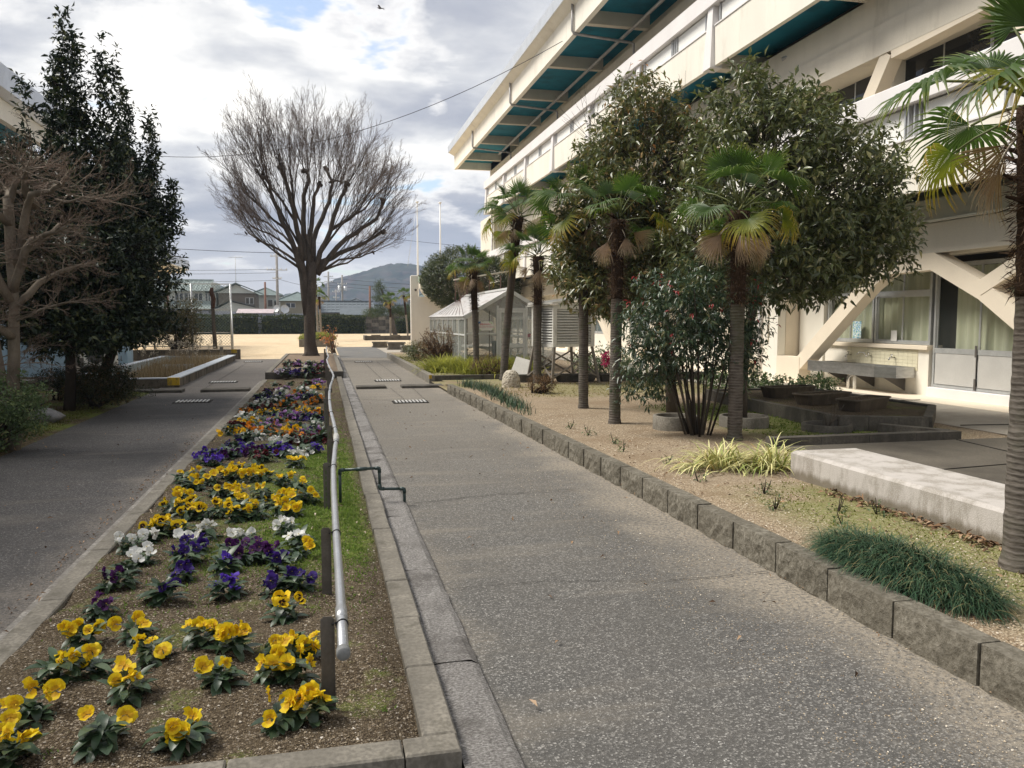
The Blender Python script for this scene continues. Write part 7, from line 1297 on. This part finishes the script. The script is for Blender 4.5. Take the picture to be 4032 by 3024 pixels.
# wires
m_wire = simple('wire', (.05, .05, .055), .6)
def wire(a, b, sag, r, label, grp='overhead wires'):
    pts_ = [Vector(a).lerp(Vector(b), i / 24) - Vector((0, 0, sag * 4 * (i / 24) * (1 - i / 24))) for i in range(25)]; tag(MB().tube(pts_, r, 5).obj('wire', m_wire), label, 'wire', grp)
wire((-9, 40, 9.1), (8.5, 28.6, 11.5), 1.6, .012, 'single cable slung from the school eaves past the big tree to the left'); wire((-40, 100, 11.6), (-5.2, 100, 9.4), .5, .03, 'highest wire running left from the tall utility pole')
for i, (z, d, w) in enumerate(((7.5, 0, 'upper'), (7.1, .3, 'middle'), (6.2, .1, 'lower'))): wire((-40, 100 + i, z + .2), (-5.2, 100, z), .4, .02, f'{w} of three wires left of the tall pole'); 
for i, z in enumerate((8.0, 7.4, 6.9)): wire((.9, 130, z), (45, 118, z - 1.5 - i * .3), .7, .025, f'{["upper", "middle", "lower"][i]} wire running right across the hill')
wire((-5.2, 100, 6.4), (2.95, 128, 6.6), .5, .02, 'wire from the tall pole to the transformer pole'); wire((5.3, 90, 10.6), (45, 95, 9.5), .6, .02, 'thin wire high to the right over the hill')
# ------------------------------------------------------------------ hill
s = NT('wooded_hill'); p = s.P(); a = s.vor(p, .16, out='Color'); g_ = s.n('ShaderNodeSeparateColor'); s.l(a, g_.inputs[0]); b = s.noise(p, .02, 5, .6); c = s.mix(g_.outputs[0], (.035, .045, .040), (.105, .082, .078)); c = s.mix(s.mr(b, .4, .6, 0, .6), c, (.060, .075, .055)); m_hill = s.done(c, 1, None, 0)
def hill(name, y, prof, depth, label, seed, mat):
    k = np.random.RandomState(seed); xs = np.linspace(prof[0][0], prof[-1][0], 170); top = np.interp(xs, [q[0] for q in prof], [q[1] for q in prof]); m = 46; v = []
    for j in range(m + 1):
        t_ = j / m; 
        for i, x in enumerate(xs): h_ = top[i] * math.sin(t_ * math.pi / 2) ** .8; r_ = (k.rand() - .5) * 3.0 * (j > 0) + 2.5 * math.sin(x * .05 + j * .4) * math.sin(j * .5) * (t_ < .97) * (j > 0); v.append((x + (k.rand() - .5) * 2, y + depth * t_ + (k.rand() - .5) * 3, h_ + r_ - (3 if j == 0 else 0)))
    n = len(xs); f = [(j * n + i, j * n + i + 1, (j + 1) * n + i + 1, (j + 1) * n + i) for j in range(m) for i in range(n - 1)]
    npmesh(name, np.array(v), np.array(f), mat, loc=(0, y, 0), kind='structure', label=label)
    return np.array(v)
V_ = hill('hill', 860, [(-330, 30), (-160, 46), (-110, 38), (-60, 26), (-25, 29), (0, 41), (17, 49), (42, 55), (75, 64), (95, 66), (112, 65), (150, 62), (210, 68), (260, 66), (340, 40)], 120, 'long wooded winter hill on the horizon', 3, m_hill)
# hazy air and birds
s = bpy.data.materials.new('haze'); s.use_nodes = True; nt2 = s.node_tree; nt2.nodes.remove(nt2.nodes['Principled BSDF']); vv = nt2.nodes.new('ShaderNodeVolumePrincipled'); vv.inputs['Color'].default_value = (.62, .77, 1, 1); vv.inputs['Density'].default_value = .0004; vv.inputs['Anisotropy'].default_value = 0.; nt2.links.new(vv.outputs[0], nt2.nodes['Material Output'].inputs['Volume'])
HZ = MB().box(-640, -70, -2, 640, 1100, 84).obj('haze', s, kind='stuff', label='thin blue haze in the air', cat='haze')
def bird(x, y, z, sp, label, fly, s_=1., mat=None, cat_='bird', grp='birds'):
    t = thing('bird', (x, y, z), label, cat_, grp); m = mat or simple('bird_grey', (.12, .12, .13), .8) if 'bird_grey' not in bpy.data.materials else bpy.data.materials['bird_grey']
    MB().tube([(0, -.16 * s_, -.01), (0, -.08 * s_, .0), (0, .02, .01), (0, .10 * s_, .03 * s_), (0, .15 * s_, .06 * s_), (0, .19 * s_, .06 * s_), (0, .215 * s_, .055 * s_)], [.012 * s_, .035 * s_, .06 * s_, .05 * s_, .03 * s_, .028 * s_, .004], 8).obj('body', m, t, False)
    MB().add([(-.03 * s_, -.12 * s_, 0), (.03 * s_, -.12 * s_, 0), (.05 * s_, -.27 * s_, -.01), (-.05 * s_, -.27 * s_, -.01)], [(0, 1, 2, 3)]).obj('tail', m, t, False)
    if fly:
        for q in (-1, 1): MB().add([(q * .03 * s_, .08 * s_, .02), (q * .03 * s_, -.07 * s_, .02), (q * .22 * s_, -.05 * s_, .10 * s_), (q * .24 * s_, .07 * s_, .11 * s_), (q * .50 * s_, -.10 * s_, .04 * s_)], [(0, 1, 2, 3), (3, 2, 4)]).obj('wing', m, t, False)
    t.rotation_euler = (0, 0, sp); return t
bird(3.05, 42, 17.0, R(60), 'bird gliding high in the blue gap of the clouds', True, .8)
bird(8.35, 27.9, 12.72, R(30), 'pigeon perched on the roof edge nearer the camera', False, .9); bird(8.35, 34.2, 12.72, R(80), 'pigeon perched on the roof edge farther along', False, .9)
